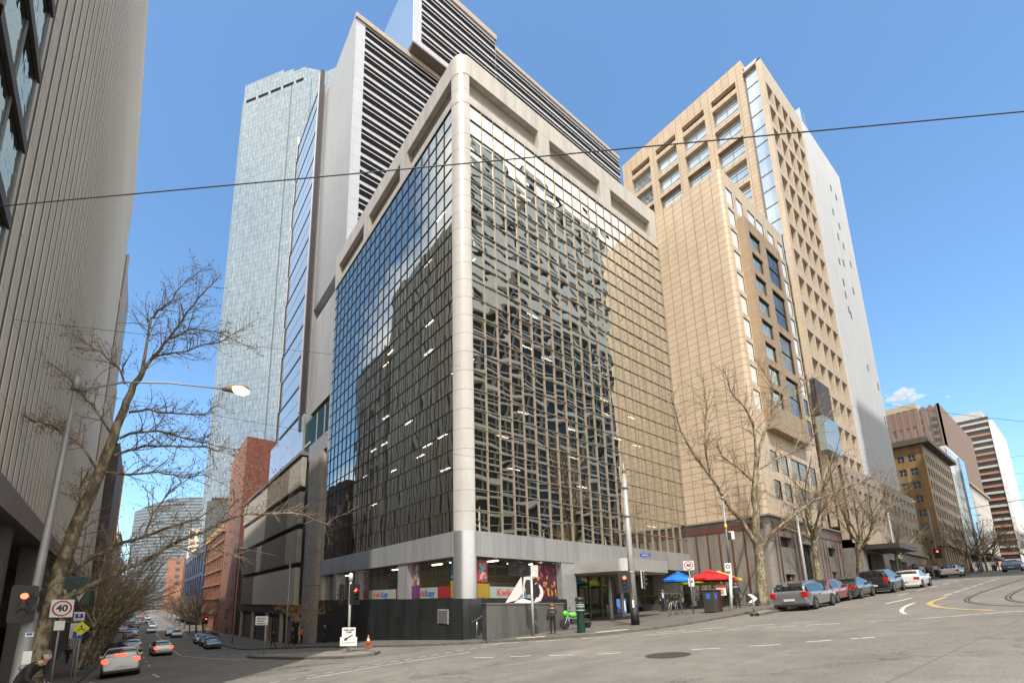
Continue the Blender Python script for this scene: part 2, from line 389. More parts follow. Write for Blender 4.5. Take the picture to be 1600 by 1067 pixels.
def paving(name, c0, c1, wd, ht, j=.012):
    m, nt, out = new_mat(name); b = N(nt, 'ShaderNodeBsdfPrincipled'); b.inputs['Roughness'].default_value = .8
    tc = N(nt, 'ShaderNodeTexCoord'); br = N(nt, 'ShaderNodeTexBrick'); br.inputs['Scale'].default_value = 1; br.inputs['Brick Width'].default_value = wd; br.inputs['Row Height'].default_value = ht
    br.inputs['Mortar Size'].default_value = j; br.inputs['Bias'].default_value = 0
    br.inputs['Color1'].default_value = (*c0, 1); br.inputs['Color2'].default_value = (*c1, 1); br.inputs['Mortar'].default_value = (*[c*.5 for c in c0], 1)
    nt.links.new(tc.outputs['Object'], br.inputs['Vector'])
    c = mixcol(nt, .6, br.outputs[0], ramp(nt, noise(nt, .9, 6), .3, .75, (.62, .62, .62), (1.15, 1.15, 1.15)), 'MULTIPLY')
    c = mixcol(nt, .35, c, ramp(nt, noise(nt, 22, 3), .3, .7, (.6, .6, .6), (1.2, 1.2, 1.2)), 'MULTIPLY')
    nt.links.new(c, b.inputs['Base Color']); nt.links.new(b.outputs[0], out.inputs[0]); return m
PAVE = paving('bluestone_paving', (.15, .135, .118), (.115, .104, .092), .9, .45)
PAVEL = paving('concrete_paving', (.26, .235, .2), (.22, .2, .17), 1.2, 1.2)
STONE = plain('kerb_stone', (.105, .095, .083), .85, var=.25, scale=2.5)
def worn(name, col, lo, hi):
    """road paint worn through to the asphalt in flakes"""
    m, nt, out = new_mat(name); b = N(nt, 'ShaderNodeBsdfPrincipled'); b.inputs['Roughness'].default_value = .75
    f = noise(nt, 7.5, 6, rough=.75); f2 = noise(nt, .8, 3)
    a = N(nt, 'ShaderNodeMath', operation='MULTIPLY_ADD'); a.inputs[1].default_value = .5; nt.links.new(f2, a.inputs[0]); nt.links.new(f, a.inputs[2])
    nt.links.new(mixcol(nt, ramp(nt, a.outputs[0], lo, hi), (.19, .177, .16), col), b.inputs['Base Color']); nt.links.new(b.outputs[0], out.inputs[0]); return m
WHITE = worn('road_paint', (.56, .54, .5), .60, .74)
YELL = worn('yellow_paint', (.46, .31, .10), .58, .74)

KM = [(10.2, 420), (10.2, 75), (10.8, 54), (12.1, 42), (12.8, 34), (13.2, 28), (13.9, 24), (15.0, 20.6), (16.4, 18), (17.5, 16), (18.9, 14.3), (21, 13.1), (25, 12.4), (34, 12.2), (420, 12.2)]
KM = [tuple(p) for p in smooth_poly(KM, 1)]
kerb('kerb', KM, STONE, 1)
sheet('pavement', [(p[0]+.0, p[1]+.0) for p in [(a[0]+.16, a[1]+.16) for a in KM]]+[(420, 60), (60, 60), (60, 420)], fz, PAVE)
KL = [(-4.2, 420), (-3.0, 110), (-2.3, 60), (-2.1, 34), (-2.2, 20), (-2.6, 15.5), (-4.2, 12.2), (-7.5, 10.6), (-80, 10.2)]
KL = [tuple(p) for p in smooth_poly(KL, 1)]
kerb('kerb', KL, STONE, -1)
sheet('pavement', [(a[0]-.16, a[1]+.1) for a in KL]+[(-80, 420)], fz, PAVE)
ISL = [(10.5, 21.9), (11.2, 22.6), (11.2, 26), (10.1, 29.5), (8.8, 33.5), (7.4, 36.2), (6.9, 35.2), (7.0, 32), (7.9, 26.5), (9.2, 22.6), (10.5, 21.9)]
kerb('kerb', ISL, STONE, 1)
sheet('traffic_island', [(9.45+(a-9.45)*.95, 28.5+(b-28.5)*.985) for a, b in ISL[:-1]], fz, PAVEL)
ISC = [(28.0, 11.2), (28.6, 10.9), (31.5, 11.0), (33.6, 11.5), (33.6, 12.0), (30, 12.05), (28.0, 11.2)]
kerb('kerb', ISC, STONE, 1, .25)
sheet('traffic_island', [(30.6+(a-30.6)*.95, 11.5+(b-11.5)*.8) for a, b in ISC[:-1]], fz, PAVEL)
# stone gutter along the main kerb
mb = MB(); strip(mb, [(p[0]-.02, p[1]-.02) for p in smooth_poly([(13.6, 24), (14.75, 20.5), (16.1, 17.8), (17.3, 15.7), (18.8, 13.95), (21, 12.75), (25, 12.05), (60, 11.85)], 1)], .62, .004)
tag(mb.build('gutter', paving('gutter_stone', (.25, .23, .2), (.17, .155, .135), .42, .3, .02)), kind='structure')
# pale flat patches on the corner paving
mb = MB()
for (x, y, a, l, wd) in ((17.15, 17.25, -1.05, 1.5, .5), (19.75, 14.25, -.62, 1.6, .5)):
    c, s = math.cos(a), math.sin(a); vs = []
    for i in range(5):
        for j in (-.5, .5):
            px_, py_ = x+c*l*(i/4-.5)-s*wd*j, y+s*l*(i/4-.5)+c*wd*j; vs.append((px_, py_, fz(px_, py_)+.02))
    mb.add(vs, [(2*i, 2*i+2, 2*i+3, 2*i+1) for i in range(4)])
tag(mb.build('paving_patch', plain('pale_patch', (.45, .43, .38), .8)), kind='structure')

# painted markings
mb = MB()
def dash(*pts): strip(mb, pts, .12)
D = [(11.33, 14.59, 11.6, 13.66), (11.9, 13.09, 12.3, 12.4), (12.5, 11.7, 12.8, 10.85), (13.1, 10.07, 13.6, 9.51), (14.6, 7.7, 15.05, 7.04), (15.6, 6.46, 16.0, 5.79), (16.6, 5.35, 17.1, 4.87), (17.36, 4.5, 17.8, 4.07)]
for a, b, c, d in D: dash((a, b), (c, d))
for a, b, c, d in [(18.9, 11.9, 19.8, 11.15), (20.0, 10.9, 20.6, 9.9), (20.75, 9.48, 21.2, 8.7), (21.5, 8.2, 21.9, 7.3), (22.05, 7.0, 22.5, 6.1), (22.9, 5.4, 23.3, 4.6), (15.2, 18.9, 16.2, 17.2), (16.6, 16.4, 17.3, 15.1), (17.7, 14.5, 18.5, 13.0)]: dash((a, b), (c, d))
for a, b, c, d in [(20.1, 12.1, 20.9, 11.2), (21.3, 10.8, 21.9, 9.9), (22.3, 9.3, 22.8, 8.4), (23.2, 7.8, 23.6, 7.0)]: dash((a, b), (c, d))
# fine dashed turning line across the near road
for k in range(16):
    t0, t1 = k/16, (k+.55)/16
    P0, P1, P2 = Vector((4.2, 17.4)), Vector((10, 18.0)), Vector((15.6, 17.6))
    f = lambda t: P0*(1-t)**2+P1*2*t*(1-t)+P2*t*t
    strip(mb, [f(t0), f(t1)], .1)
strip(mb, [(5.4, 16.8), (8.4, 17.0), (12.7, 16.6)], .12)
# left street: curved lane line, dashes and give way bars
strip(mb, smooth_poly([(4.6, 200), (4.45, 75), (4.5, 62), (4.8, 50), (5.3, 42), (6.0, 36), (6.7, 33)], 2), .13)
for yy in range(40, 150, 9): strip(mb, [(1.3, yy), (1.3, yy+3.2)], .12)
for k in range(6): strip(mb, [(5.6+k*.85, 49.5+k*.2), (6.1+k*.85, 49.6+k*.2)], .3)
for k in range(5): strip(mb, [(6.4+k*.85, 43.6+k*.2), (6.9+k*.85, 43.7+k*.2)], .3)
for k in range(2): strip(mb, [(5.4+k*1.5, 66), (6.3+k*1.5, 66.2)], .35)
strip(mb, [(-1.6, 31), (-.9, 27.5)], .12); strip(mb, [(1.2, 31), (1.35, 28)], .12)
# right street arrow and lane marks
strip(mb, smooth_poly([(26.0, 4.9), (27.4, 5.3), (30.5, 5.75), (33.3, 5.85)], 2), .14)
strip(mb, [(33.5, 7.0), (38.2, 6.75)], .16)
strip(mb, [(24.2, 3.4), (25.4, 2.2), (25.9, .5)], .13); strip(mb, [(24.2, 3.4), (23.4, 4.3)], .13)
for k in range(9): strip(mb, [(42+k*5, 8.1), (44.4+k*5, 8.05)], .12)
for k in range(8): strip(mb, [(38.5+k*3.2, 5.55), (40.6+k*3.2, 5.5)], .1)
tag(mb.build('road_marking', WHITE), kind='structure')
mb = MB(); strip(mb, smooth_poly([(26.3, 2.6), (27.9, 3.9), (30.2, 4.75), (32.6, 5.3), (37.5, 5.25)], 2), .2)
tag(mb.build('road_marking', YELL), kind='structure')
# tram tracks sunk in the road, swinging out of the right street
mb = MB(); mr = MB()
for off in (0, 1.35):
    for cc in (0, ):
        p = smooth_poly([(120, 3.4-off), (60, 3.7-off), (44, 4.2-off), (36, 4.35-off), (31.5, 3.9-off*.9), (28.4, 2.6-off*.7), (26.5, .6-off*.4), (25.6, -3), (25.2, -12)], 3)
        strip(mb, p, .2, .004); strip(mr, p, .06, .01)
o = mb.build('tram_track', plain('track_slot', (.035, .032, .03), .7)); tag(o, kind='structure')
o = mr.build('tram_rail', plain('rail_steel', (.2, .185, .165), .55, .3)); tag(o, kind='structure')
# manhole and its patched surround
mb = MB(); cx, cy = 13.35, 7.75
mb.add([(cx+.55*math.cos(a*PI/12)*1.25, cy+.55*math.sin(a*PI/12)*1.1, gz(cx+.55*math.cos(a*PI/12)*1.25, cy+.55*math.sin(a*PI/12)*1.1)+.005) for a in range(24)], [tuple(range(24))])
o = mb.build('manhole_cover', plain('dark_patch', (.035, .03, .026), .8, var=.3, scale=6)); tag(o, kind='structure')
mb = MB()
for (a, b, c, d) in ((8.6, 11.2, 12.4, 9.9), (14.5, 3.8, 19.5, 2.1)):
    strip(mb, [(a, b), (c, d)], 1.3, .003)
tag(mb.build('road_patch', plain('asphalt_patch', (.15, .138, .124), .9, var=.25, scale=9)), kind='structure')
# ---------------------------------------------------------------- main office building
BEIGE = tiled('beige_panel', (.53, .495, .445), 1.163, 40, .012, (.3, .26, .22), .45, .04)
COLM = tiled('beige_column', (.50, .485, .455), 60, 1.379, .02, (.27, .25, .22), .27, .05, off=(0, .335), bump=.6)
SILV = tiled('silver_cladding', (.42, .42, .43), 1.163, 60, .014, (.2, .2, .2), .38, .06, metal=.35)
BRONZE = plain('bronze_sunlit', (.34, .285, .22), .45, .2, var=.1)  # right face bronze, lightened to tan as if sunlit
MGLASS = mirror_glass('office_glass', (.97, .955, .87), (.012, .013, .012), .11, .69, .26)
LGLASS = mirror_glass('office_glass_street', (.82, .84, .78), (.012, .013, .012), .12, .44, .5)
DGRAN = tiled('dark_granite', (.034, .037, .038), 1.2, 1.35, .014, (.012, .012, .012), .33, .35, streak=.3, off=(0, .2))
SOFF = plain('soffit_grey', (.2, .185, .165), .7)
INTD = plain('dark_interior', (.035, .033, .03), .9)
GRST = tiled('grey_stone_wall', (.115, .112, .105), 3, 1.2, .006, (.07, .068, .065), .7, .15, streak=.3)
XM, YM, RC, XE, YE = 16.3, 21.9, .95, 42.84, 47.7
ZP, ZC, ZG, ZT, ZR0, ZR1, ZTOP = 0.2, 2.8, 4.4, 37.5, 38.2, 40.2, 42.0
off_ = thing('office_building', 'square bronze glass office building with rounded beige corner column and dark stone base', 'office building', (XM, YM, -2.3))
def on_face(face, u, z, d=0):
    """point on the left ('L', u = y) or right ('R', u = x) facade, d metres out of the wall"""
    return Vector((XM-d, u, z)) if face == 'L' else Vector((u, YM-d, z))
# corner column: beige shaft and silver foot
def corner(z0, z1, r=RC, out=.03, seg=14):
    mb = MB(); pts = []
    cx, cy = XM+RC, YM+RC
    for i in range(seg+1):
        a = PI+PI/2*i/seg; pts.append((cx+(r+out)*math.cos(a), cy+(r+out)*math.sin(a)))
    pts = [(cx+.02, cy-r-out)]+pts[::-1]+[(cx-r-out, cy+.02), (cx+.02, cy+.02)]
    mb.prism(pts, z0, z1); return mb
corner(ZG, ZTOP-.9).build('corner_column', COLM, off_, autosm=.6)
corner(ZP, ZG-.004, out=.075).build('column_casing', plain('brushed_steel', (.5, .5, .51), .3, .75, var=.04), off_, autosm=.6)
# crown: parapet above and below a deep recess broken by piers, on both faces, rounded at the corner
mb = MB()
def lshape(x0, y0, d):  # L-shaped ring, outer planes at XM-x0 / YM-y0, thickness d, rounded outer corner
    cx, cy = XM+RC, YM+RC; o = x0
    arc = [(cx+(RC+o)*math.cos(PI+PI/2*i/10), cy+(RC+o)*math.sin(PI+PI/2*i/10)) for i in range(11)]
    return [(XM-o, YE)]+arc+[(XE, YM-o), (XE, YM+d), (XM+d, YM+d), (XM+d, YE)]
mb.prism(lshape(.05, .05, .8), ZR1, ZTOP)
mb.prism(lshape(.05, .05, .8), ZT, ZR0)
wl = mb.build('parapet', BEIGE, off_, autosm=.5)
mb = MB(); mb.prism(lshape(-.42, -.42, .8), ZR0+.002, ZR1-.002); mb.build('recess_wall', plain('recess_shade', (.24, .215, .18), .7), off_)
for u0, u1 in ((17.25+7.5, 17.25+8.9), (33.2, 34.8), (41.6, 42.84)): MB().box(u0, u1, YM-.045, YM+.55, ZR0, ZR1).build('parapet_pier', BEIGE, off_)
for u0, u1 in ((22.85+7.0, 22.85+8.3), (38.0, 39.3), (46.5, 47.7)): MB().box(XM-.045, XM+.55, u0, u1, ZR0, ZR1).build('parapet_pier', BEIGE, off_)
mb = MB(); mb.box(XM+.8, XE, YM+.8, YE, ZTOP-1.2, ZTOP-.9); mb.build('roof', plain('roof_grey', (.3, .29, .27), .9), off_)
mb = MB(); mb.box(XE-3, XE, YE-.4, YE, -6, ZTOP-.01); mb.box(XE-.4, XE-.01, YM+.9, YE-.4, -6, ZTOP-.01); mb.box(XM, XE-3, YE-.3, YE-.004, -6, ZTOP-.012); mb.build('rear_wall', BEIGE, off_)
# curtain walls: every pane slightly bowed and out of true, so the mirror image breaks up
NR, ROW = 24, (ZT-ZG)/24
def curtain(face, u0, u1, nb, lo, hi, tilt, seed):
    rr = random.Random(seed); mb = MB(); K = 6; bw = (u1-u0)/nb
    for r in range(NR):
        for c in range(nb):
            a, b, q = rr.gauss(0, tilt), rr.gauss(0, tilt*1.6), rr.gauss(0, tilt*.35); vs = []
            for j in range(K+1):
                for i in range(K+1):
                    fu, fv = i/K, j/K; x, y = fu*2-1, fv*2-1; u, z = u0+(c+fu)*bw, ZG+(r+fv)*ROW
                    amp = lo+(hi-lo)*ss(15, 30, z)
                    d = amp*((mnoise.noise((u*.26+seed*9, z*.7, 1.7))+.4*mnoise.noise((u*.6, z*1.25+seed*5, 4.1))) if face == 'R' else (mnoise.noise((u*.42+seed*9, z*.4, 1.7))+.42*mnoise.noise((u*1.15, z*.7+seed*5, 4.1))))+a*x*.58+b*y*.69+q*(x*x+y*y-1)
                    vs.append(on_face(face, u, z, -.05+d))
            fs = [(j*(K+1)+i, j*(K+1)+i+1, (j+1)*(K+1)+i+1, (j+1)*(K+1)+i) for j in range(K) for i in range(K)]
            if face == 'L': fs = [f[::-1] for f in fs]
            mb.add(vs, fs)
    return mb
cwR = curtain('R', 17.25, XE, 22, .0055, .0145, .0032, 3).build('curtain_wall', MGLASS, off_, smooth=True)
cwL = curtain('L', 22.85, YE, 22, .0035, .0035, .0008, 5).build('curtain_wall', LGLASS, off_, smooth=True)
def grid(face, u0, u1, nb):
    mb = MB(); bw = (u1-u0)/nb; w_, d0, d1 = (.045, .0, .04) if face == 'R' else (.022, .0, .01)
    for c in range(nb+1):
        u = u0+c*bw; a, b = max(u0, u-w_/2-.004), min(u1, u+w_/2+.004)
        if face == 'R': mb.box(a, b, YM-d1, YM-d0+.06, ZG, ZT)
        else: mb.box(XM-d1, XM-d0+.06, a, b, ZG, ZT)
    for r in range(NR+1):
        z = ZG+r*ROW; a, b = max(ZG, z-.019), min(ZT, z+.019)
        if face == 'R': mb.box(u0, u1, YM-.03, YM+.058, a, b)
        else: mb.box(XM-.006, XM+.058, u0, u1, a, b)
    return mb
grid('R', 17.25, XE, 22).build('mullion_grid', BRONZE, cwR)
grid('L', 22.85, YE, 22).build('mullion_grid', plain('bronze_shaded', (.075, .065, .055), .75, 0, var=.1, spec=.1), cwL)  # same bronze darkened: mullions against bright sky, shade put into the colour
# floors, core and ceiling lamps seen through the glass
mb = MB()
for k in range(13): z = ZG+k*2*ROW; mb.box(XM+.3, XE-.5, YM+.3, YE-.5, z-.2, z+.1)
mb.build('floor_slab', plain('slab', (.07, .065, .06), .9), off_)
mb = MB(); mb.box(XM+6, XE-.5, YM+6, YE-.5, -2, ZT-.3); mb.build('core_wall', INTD, off_)
LAMP = emit('tube_light', (1, .93, .78), 14)
rr = random.Random(11); lm = None; cand = []
for k in range(1, 12):
    z = ZG+k*2*ROW-.23
    for j in range(8): cand.append(('R', 19+j*2.9+rr.uniform(-.4, .4), z))
    for j in range(7): cand.append(('L', 24+j*2.7+rr.uniform(-.4, .4), z))
keep = [c for c in cand if (c[0] == 'R' and rr.random() < (.55 if c[2] < 20 else .12)) or (c[0] == 'L' and rr.random() < (.4 if c[2] < 32 else 0))][:62]
for f, u, z in keep:
    p = on_face(f, u, z, -rr.uniform(1.2, 3.2))
    if lm is None:
        m2 = MB(); m2.box(-.6, .6, -.08, .08, -.03, 0); lm = m2.build('ceiling_light', LAMP, off_, world=False); o = lm
    else: o = lm.copy(); COL.objects.link(o)
    o.location = p-off_.location; o.rotation_euler = (0, 0, 0 if f == 'R' else PI/2)
# silver spandrel band over the ground floor
mb = MB(); mb.box(17.26, XE, YM-.1, YM+.5, ZC, ZG-.006); mb.box(XM-.1, XM+.5, 22.86, YE, ZC, ZG-.006); mb.build('spandrel_band', SILV, off_)
# podium wall in dark granite, following the falling footpath
mb = MB()
mb.prism([(XM-.12, YE), (XM-.12, YM-.1), (XM+.9, YM-.55), (25.0, YM-.4), (25.0, YM+.3), (XM+.35, YM+.3), (XM+.35, YE)], lambda x, y: fz(x, y)-.6, ZP)
pw = mb.build('podium_wall', DGRAN, off_)
mb = MB(); mb.box(XM-.125, XM-.06, 37.6, 40.1, -6, -1.45); mb.build('service_door', plain('black_door', (.012, .012, .012), .5), off_)
mb = MB(); mb.box(XM-.128, XM-.08, 38.75, 38.85, -6, -1.45); mb.box(XM-.15, XM-.1, 38.95, 39.02, -2.75, -2.6); mb.build('door_edge', plain('steel_trim', (.5, .5, .5), .3, .8), off_)
g_ = MB(); g_.box(XM-.16, XM-.08, 23.3, 24.5, -1.35, -.45); vent = g_.build('vent_grille', plain('pale_grille', (.3, .3, .29), .5), off_)
g_ = MB()
for k in range(7): g_.box(XM-.19, XM-.15, 23.4, 24.4, -1.29+k*.12, -1.25+k*.12)
g_.build('grille_blade', plain('grille_dark', (.12, .12, .12), .5), vent)
# ground floor: glass, piers, interior
SHOP = mirror_glass('shop_glass', (.8, .82, .8), (.008, .008, .008), .55, .10, .5)
for a, b in ((23.0, 28.8), (30.2, 37.4), (38.4, 43.0), (43.8, 47.5)): MB().quad(Vector((XM+.45, a, ZP)), Vector((XM+.45, b, ZP)), Vector((XM+.45, b, ZC)), Vector((XM+.45, a, ZC))).build('shop_window', SHOP, off_)
mb = MB(); mb.quad(Vector((17.6, YM+.45, ZP)), Vector((25.0, YM+.45, ZP)), Vector((25.0, YM+.45, ZC)), Vector((17.6, YM+.45, ZC)))
mb.build('shop_window', SHOP, off_)
for a, b in ((28.8, 30.2), (37.4, 38.4), (43.0, 43.8)): MB().box(XM-.02, XM+.9, a, b, ZP, ZC).build('pier', SILV, off_)
mb = MB(); mb.box(25.0, 26.5, YM-.06, YM+1.2, -1.6, ZC); mb.build('entrance_pier', plain('pier_metal', (.4, .4, .4), .4, .4), off_)
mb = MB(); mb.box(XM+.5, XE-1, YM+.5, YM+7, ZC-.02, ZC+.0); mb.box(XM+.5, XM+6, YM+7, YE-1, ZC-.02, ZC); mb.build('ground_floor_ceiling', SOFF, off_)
mb = MB(); mb.box(XM+.5, 26.3, YM+.5, YE-.6, ZP-.2, ZP-.02); mb.box(XM+4.2, XM+4.4, YM+5.2, YE-1, ZP, ZC-.04); mb.box(XM+4.4, 26, YM+4.6, YM+4.8, ZP, ZC-.04); mb.build('shop_interior', plain('warm_wall', (.23, .19, .12), .8), off_)
for k, (x, y) in enumerate(((18.3, 25.5), (18.4, 28), (18.2, 31.6), (18.4, 34.5), (18.2, 40.5), (18.3, 45), (20, 23.6), (22.4, 24.0), (24.0, 23.4))):
    o = lm.copy(); COL.objects.link(o); o.location = Vector((x, y, ZC-.05))-off_.location; o.rotation_euler = (0, 0, PI/2)
# posters and banners in the ground floor windows
def poster(face, u0, u1, z0, z1, col, name='poster', d=.40, mat=None):
    mb = MB(); 
    if face == 'L': mb.box(XM+d, XM+d+.02, u0, u1, z0, z1)
    else: mb.box(u0, u1, YM+d, YM+d+.02, z0, z1)
    return mb.build(name, mat or plain('print_%d_%d_%d' % tuple(int(c*100) for c in col), col, .5, var=.05), off_)
PALE, REDP, YELP, PURP, ORAP = (.29, .36, .32), (.27, .022, .028), (.32, .21, .028), (.11, .04, .13), (.25, .08, .03)
def banner(face, u0, u1, split):
    b = poster(face, u0, u1, ZP+.05, ZP+.78, PALE, 'banner')
    ang = PI if face == 'L' else -PI/2
    def T(txt, u, size, col, z):
        p = Vector((XM+.385, u, z)) if face == 'L' else Vector((u, YM+.385, z))
        text_mesh(txt, size, plain('ink_%d_%d_%d' % tuple(int(c*100) for c in col), col, .5, var=.02), 'lettering', b, p, facing(ang), bold=.012)
    mid = (u0+u1)/2
    return b, T
b, T = banner('L', 24.7, 28.7, 0); T('Kwik', 27.6, .58, (.6, .03, .05), ZP+.40); T('Kopy', 26.35, .58, (.03, .09, .35), ZP+.38)
poster('L', 23.9, 25.3, ZP+.05, ZP+.8, REDP, d=.37); poster('L', 23.0, 23.8, ZP+.05, ZP+1.15, YELP, d=.37)
b, T = banner('L', 31.1, 36.6, 0); T('Kwik', 34.6, .58, (.6, .03, .05), ZP+.40); T('Kopy', 33.2, .58, (.03, .09, .35), ZP+.38)
poster('L', 30.35, 31.2, ZP+.05, ZP+.8, REDP, d=.37); poster('L', 36.2, 37.3, ZP+.05, ZP+.8, ORAP, d=.37)
pm = poster('L', 27.7, 28.7, ZP+.8, ZP+2.5, (.3, .25, .24), d=.38); poster('L', 27.6, 28.75, ZP+.06, ZP+.95, PURP, d=.36)
def splash(parent, face, u0, u1, z0, z1, cols, n, seed):
    r2 = random.Random(seed)
    for ci, col in enumerate(cols):
        mb = MB()
        for k in range(n):
            u, z = r2.uniform(u0, u1), r2.uniform(z0, z1); ru, rz_ = r2.uniform(.06, .2), r2.uniform(.08, .28); ph = r2.uniform(0, PI); pts = []
            for i in range(9):
                a = 2*PI*i/9; q = 1+.35*math.sin(3*a+ph); pu = min(u1, max(u0, u+ru*q*math.cos(a))); pz = min(z1, max(z0, z+rz_*q*math.sin(a)))
                pts.append(Vector((XM+.352-.004*ci-.0004*k, pu, pz)) if face == 'L' else Vector((pu, YM+.352-.004*ci-.0004*k, pz)))
            mb.add(pts, [tuple(range(9))])
        mb.build('printed_figure', plain('splash_%d_%d_%d' % tuple(int(c*100) for c in col), col, .5), parent)['kind'] = 'stuff'
splash(pm, 'L', 27.75, 28.65, ZP+1.0, ZP+2.45, [(.45, .04, .06), (.6, .58, .55)], 7, 4)
pm = poster('L', 36.3, 37.3, ZP+.85, ZP+2.4, (.2, .19, .19), d=.38); splash(pm, 'L', 36.4, 37.2, ZP+1.0, ZP+2.3, [(.5, .48, .45), (.4, .12, .12)], 5, 6)
pm = poster('L', 23.0, 23.75, ZP+1.3, ZP+2.4, (.05, .2, .4), d=.38)
b, T = banner('R', 18.7, 22.4, 0); T('Kwik', 19.9, .62, (.6, .03, .05), ZP+.40); T('Kopy', 21.4, .62, (.03, .09, .35), ZP+.38)
pm = poster('R', 17.65, 18.5, ZP+1.05, ZP+2.45, (.35, .05, .05), d=.38); splash(pm, 'R', 17.75, 18.4, ZP+1.2, ZP+2.2, [(.6, .3, .25), (.1, .3, .4)], 6, 8)
poster('R', 17.65, 18.65, ZP+.05, ZP+.95, YELP, d=.37)
pm = poster('R', 22.6, 24.95, ZP+.02, ZP+2.5, (.06, .02, .03), d=.38); splash(pm, 'R', 22.8, 24.8, ZP+.2, ZP+2.3, [(.35, .03, .08), (.45, .2, .03), (.4, .1, .15)], 9, 9)
pm = poster('R', 20.3, 22.2, ZP+1.5, ZP+2.45, (.03, .03, .03), d=.38); splash(pm, 'R', 20.5, 22.0, ZP+1.6, ZP+2.3, [(.1, .08, .07)], 5, 10)
# entrance hall under the canopy
mb = MB(); mb.box(27.0, XE-1, YM+3.2, YM+3.3, -1.6, ZC); hall = mb.build('lobby_glass', mirror_glass('lobby', (.6, .62, .5), (.03, .032, .022), .35, .15, .4), off_)
mb = MB()
for k in range(10): mb.box(27.2+k*1.6, 27.28+k*1.6, YM+3.1, YM+3.2, -1.6, ZC)
mb.build('lobby_frame', plain('green_frame', (.16, .17, .13), .5), hall)
mb = MB(); mb.box(27.0, XE-1, YM+6, YM+6.2, -1.6, ZC); mb.box(26.6, XE-1, YM, YM+6, -1.75, -1.6) ; mb.build('lobby_wall', plain('lobby_olive', (.14, .14, .07), .8), off_)
for x in (29.2, 30.6): 
    mb = MB(); mb.cyl(x, YM-.9, -2.2, 2.0, .14); mb.build('canopy_column', plain('column_grey', (.3, .3, .29), .5), off_, smooth=True)
# canopy with rounded left end
mb = MB(); Y0, Y1 = YM-4.4, YM+.2
pts = [(31.1, Y1), (26.3, Y1)]+[(27.2-.9*math.cos(a*PI/16), Y0+.9-.9*math.sin(a*PI/16)) for a in range(0, 9)]+[(31.1, Y0)]
mb.prism(pts, 2.02, 2.86); canopy = mb.build('canopy', plain('canopy_metal', (.5, .49, .47), .35, .5, var=.04), off_, autosm=.5)
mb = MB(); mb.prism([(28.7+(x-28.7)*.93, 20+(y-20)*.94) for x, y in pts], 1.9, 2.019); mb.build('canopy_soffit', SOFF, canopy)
# ---------------------------------------------------------------- facades with real openings
def face_y(Y): return lambda u, z, d=0: Vector((u, Y+d, z))     # looks towards -y, d metres into the wall
def face_x(X): return lambda u, z, d=0: Vector((X+d, u, z))     # looks towards -x
def punched(P, us, zs, hole, depth, mb=None, flip=False):
    """a wall sheet cut by recessed openings: us, zs are the grid lines, hole(i, j) tells which cells are open"""
    mb = mb or MB()
    def q(a, b, c, d): mb.add([a, b, c, d], [(0, 1, 2, 3) if not flip else (3, 2, 1, 0)])
    for i in range(len(us)-1):
        for j in range(len(zs)-1):
            a, b, c, d = us[i], us[i+1], zs[j], zs[j+1]
            if hole(i, j):
                q(P(a, c, 0), P(b, c, 0), P(b, c, depth), P(a, c, depth)); q(P(a, d, depth), P(b, d, depth), P(b, d, 0), P(a, d, 0))
                q(P(a, c, 0), P(a, c, depth), P(a, d, depth), P(a, d, 0)); q(P(b, c, depth), P(b, c, 0), P(b, d, 0), P(b, d, depth))
            else: q(P(a, c, 0), P(b, c, 0), P(b, d, 0), P(a, d, 0))
    return mb
WM = {}
def window(par, P, u0, u1, z0, z1, d, glass, frame, nu=1, nv=1, name='window', fw=.06):
    """one window: a pane (the window itself) with its frame as a sub-part; equal windows share meshes"""
    axis = 'y' if abs(P(1, 0, 0).x-P(0, 0, 0).x) > .5 else 'x'
    key = (axis, round(u1-u0, 2), round(z1-z0, 2), glass.name, frame.name if frame else '', nu, nv, name)
    loc = P((u0+u1)/2, z0, d); w_, h_ = (u1-u0)/2, z1-z0
    base = Vector((0, 0, 0)); p = par
    while p is not None: base += p.location; p = p.parent
    if key not in WM:
        V = (lambda u, z, dd: Vector((u, dd, z))) if axis == 'y' else (lambda u, z, dd: Vector((dd, u, z)))
        mb = MB(); mb.quad(V(-w_, 0, 0), V(w_, 0, 0), V(w_, h_, 0), V(-w_, h_, 0)); o = mb.build(name, glass, par, world=False)
        if frame:
            mb = MB()
            def bar(a, b, c, e):
                p0, p1 = V(a, c, -.05), V(b, e, .02)
                mb.box(min(p0.x, p1.x), max(p0.x, p1.x), min(p0.y, p1.y), max(p0.y, p1.y), p0.z, p1.z)
            for i in range(nu+1):
                u = -w_+2*w_*i/nu; bar(max(-w_, u-fw/2), min(w_, u+fw/2), 0, h_)
            for j in range(nv+1):
                z = h_*j/nv; p_ = (max(0, z-fw/2), min(h_, z+fw/2)); bar(-w_+.001, w_-.001, p_[0]+.0005, p_[1]-.0005)
            mb.build('frame', frame, o, world=False)
        WM[key] = o; o.location = loc-base; return o
    s_ = WM[key]; o = s_.copy(); COL.objects.link(o); o.parent = par; o.location = loc-base
    for ch in s_.children: c = ch.copy(); COL.objects.link(c); c.parent = o
    return o
TAN = tiled('tan_tile', (.60, .475, .345), .95, .68, .028, (.25, .175, .105), .5, .07, shift=0, second=(.55, .425, .295), streak=.08)
TANF = tiled('tan_front', (.62, .51, .385), 1.2, .62, .01, (.36, .27, .18), .5, .06, second=(.58, .475, .355), streak=.08)
TANB = tiled('brown_bay', (.40, .29, .18), .8, .6, .012, (.2, .14, .09), .5, .08)
GRAN = tiled('grey_granite', (.25, .225, .2), 1.55, 3.2, .012, (.14, .12, .1), .5, .1, streak=.2)
REDG = plain('red_granite', (.115, .042, .032), .4, var=.2)
WREFL = plain('white_reflection_glass', (.78, .78, .76), .12, var=.03)  # bright sky reflection painted as a white pane
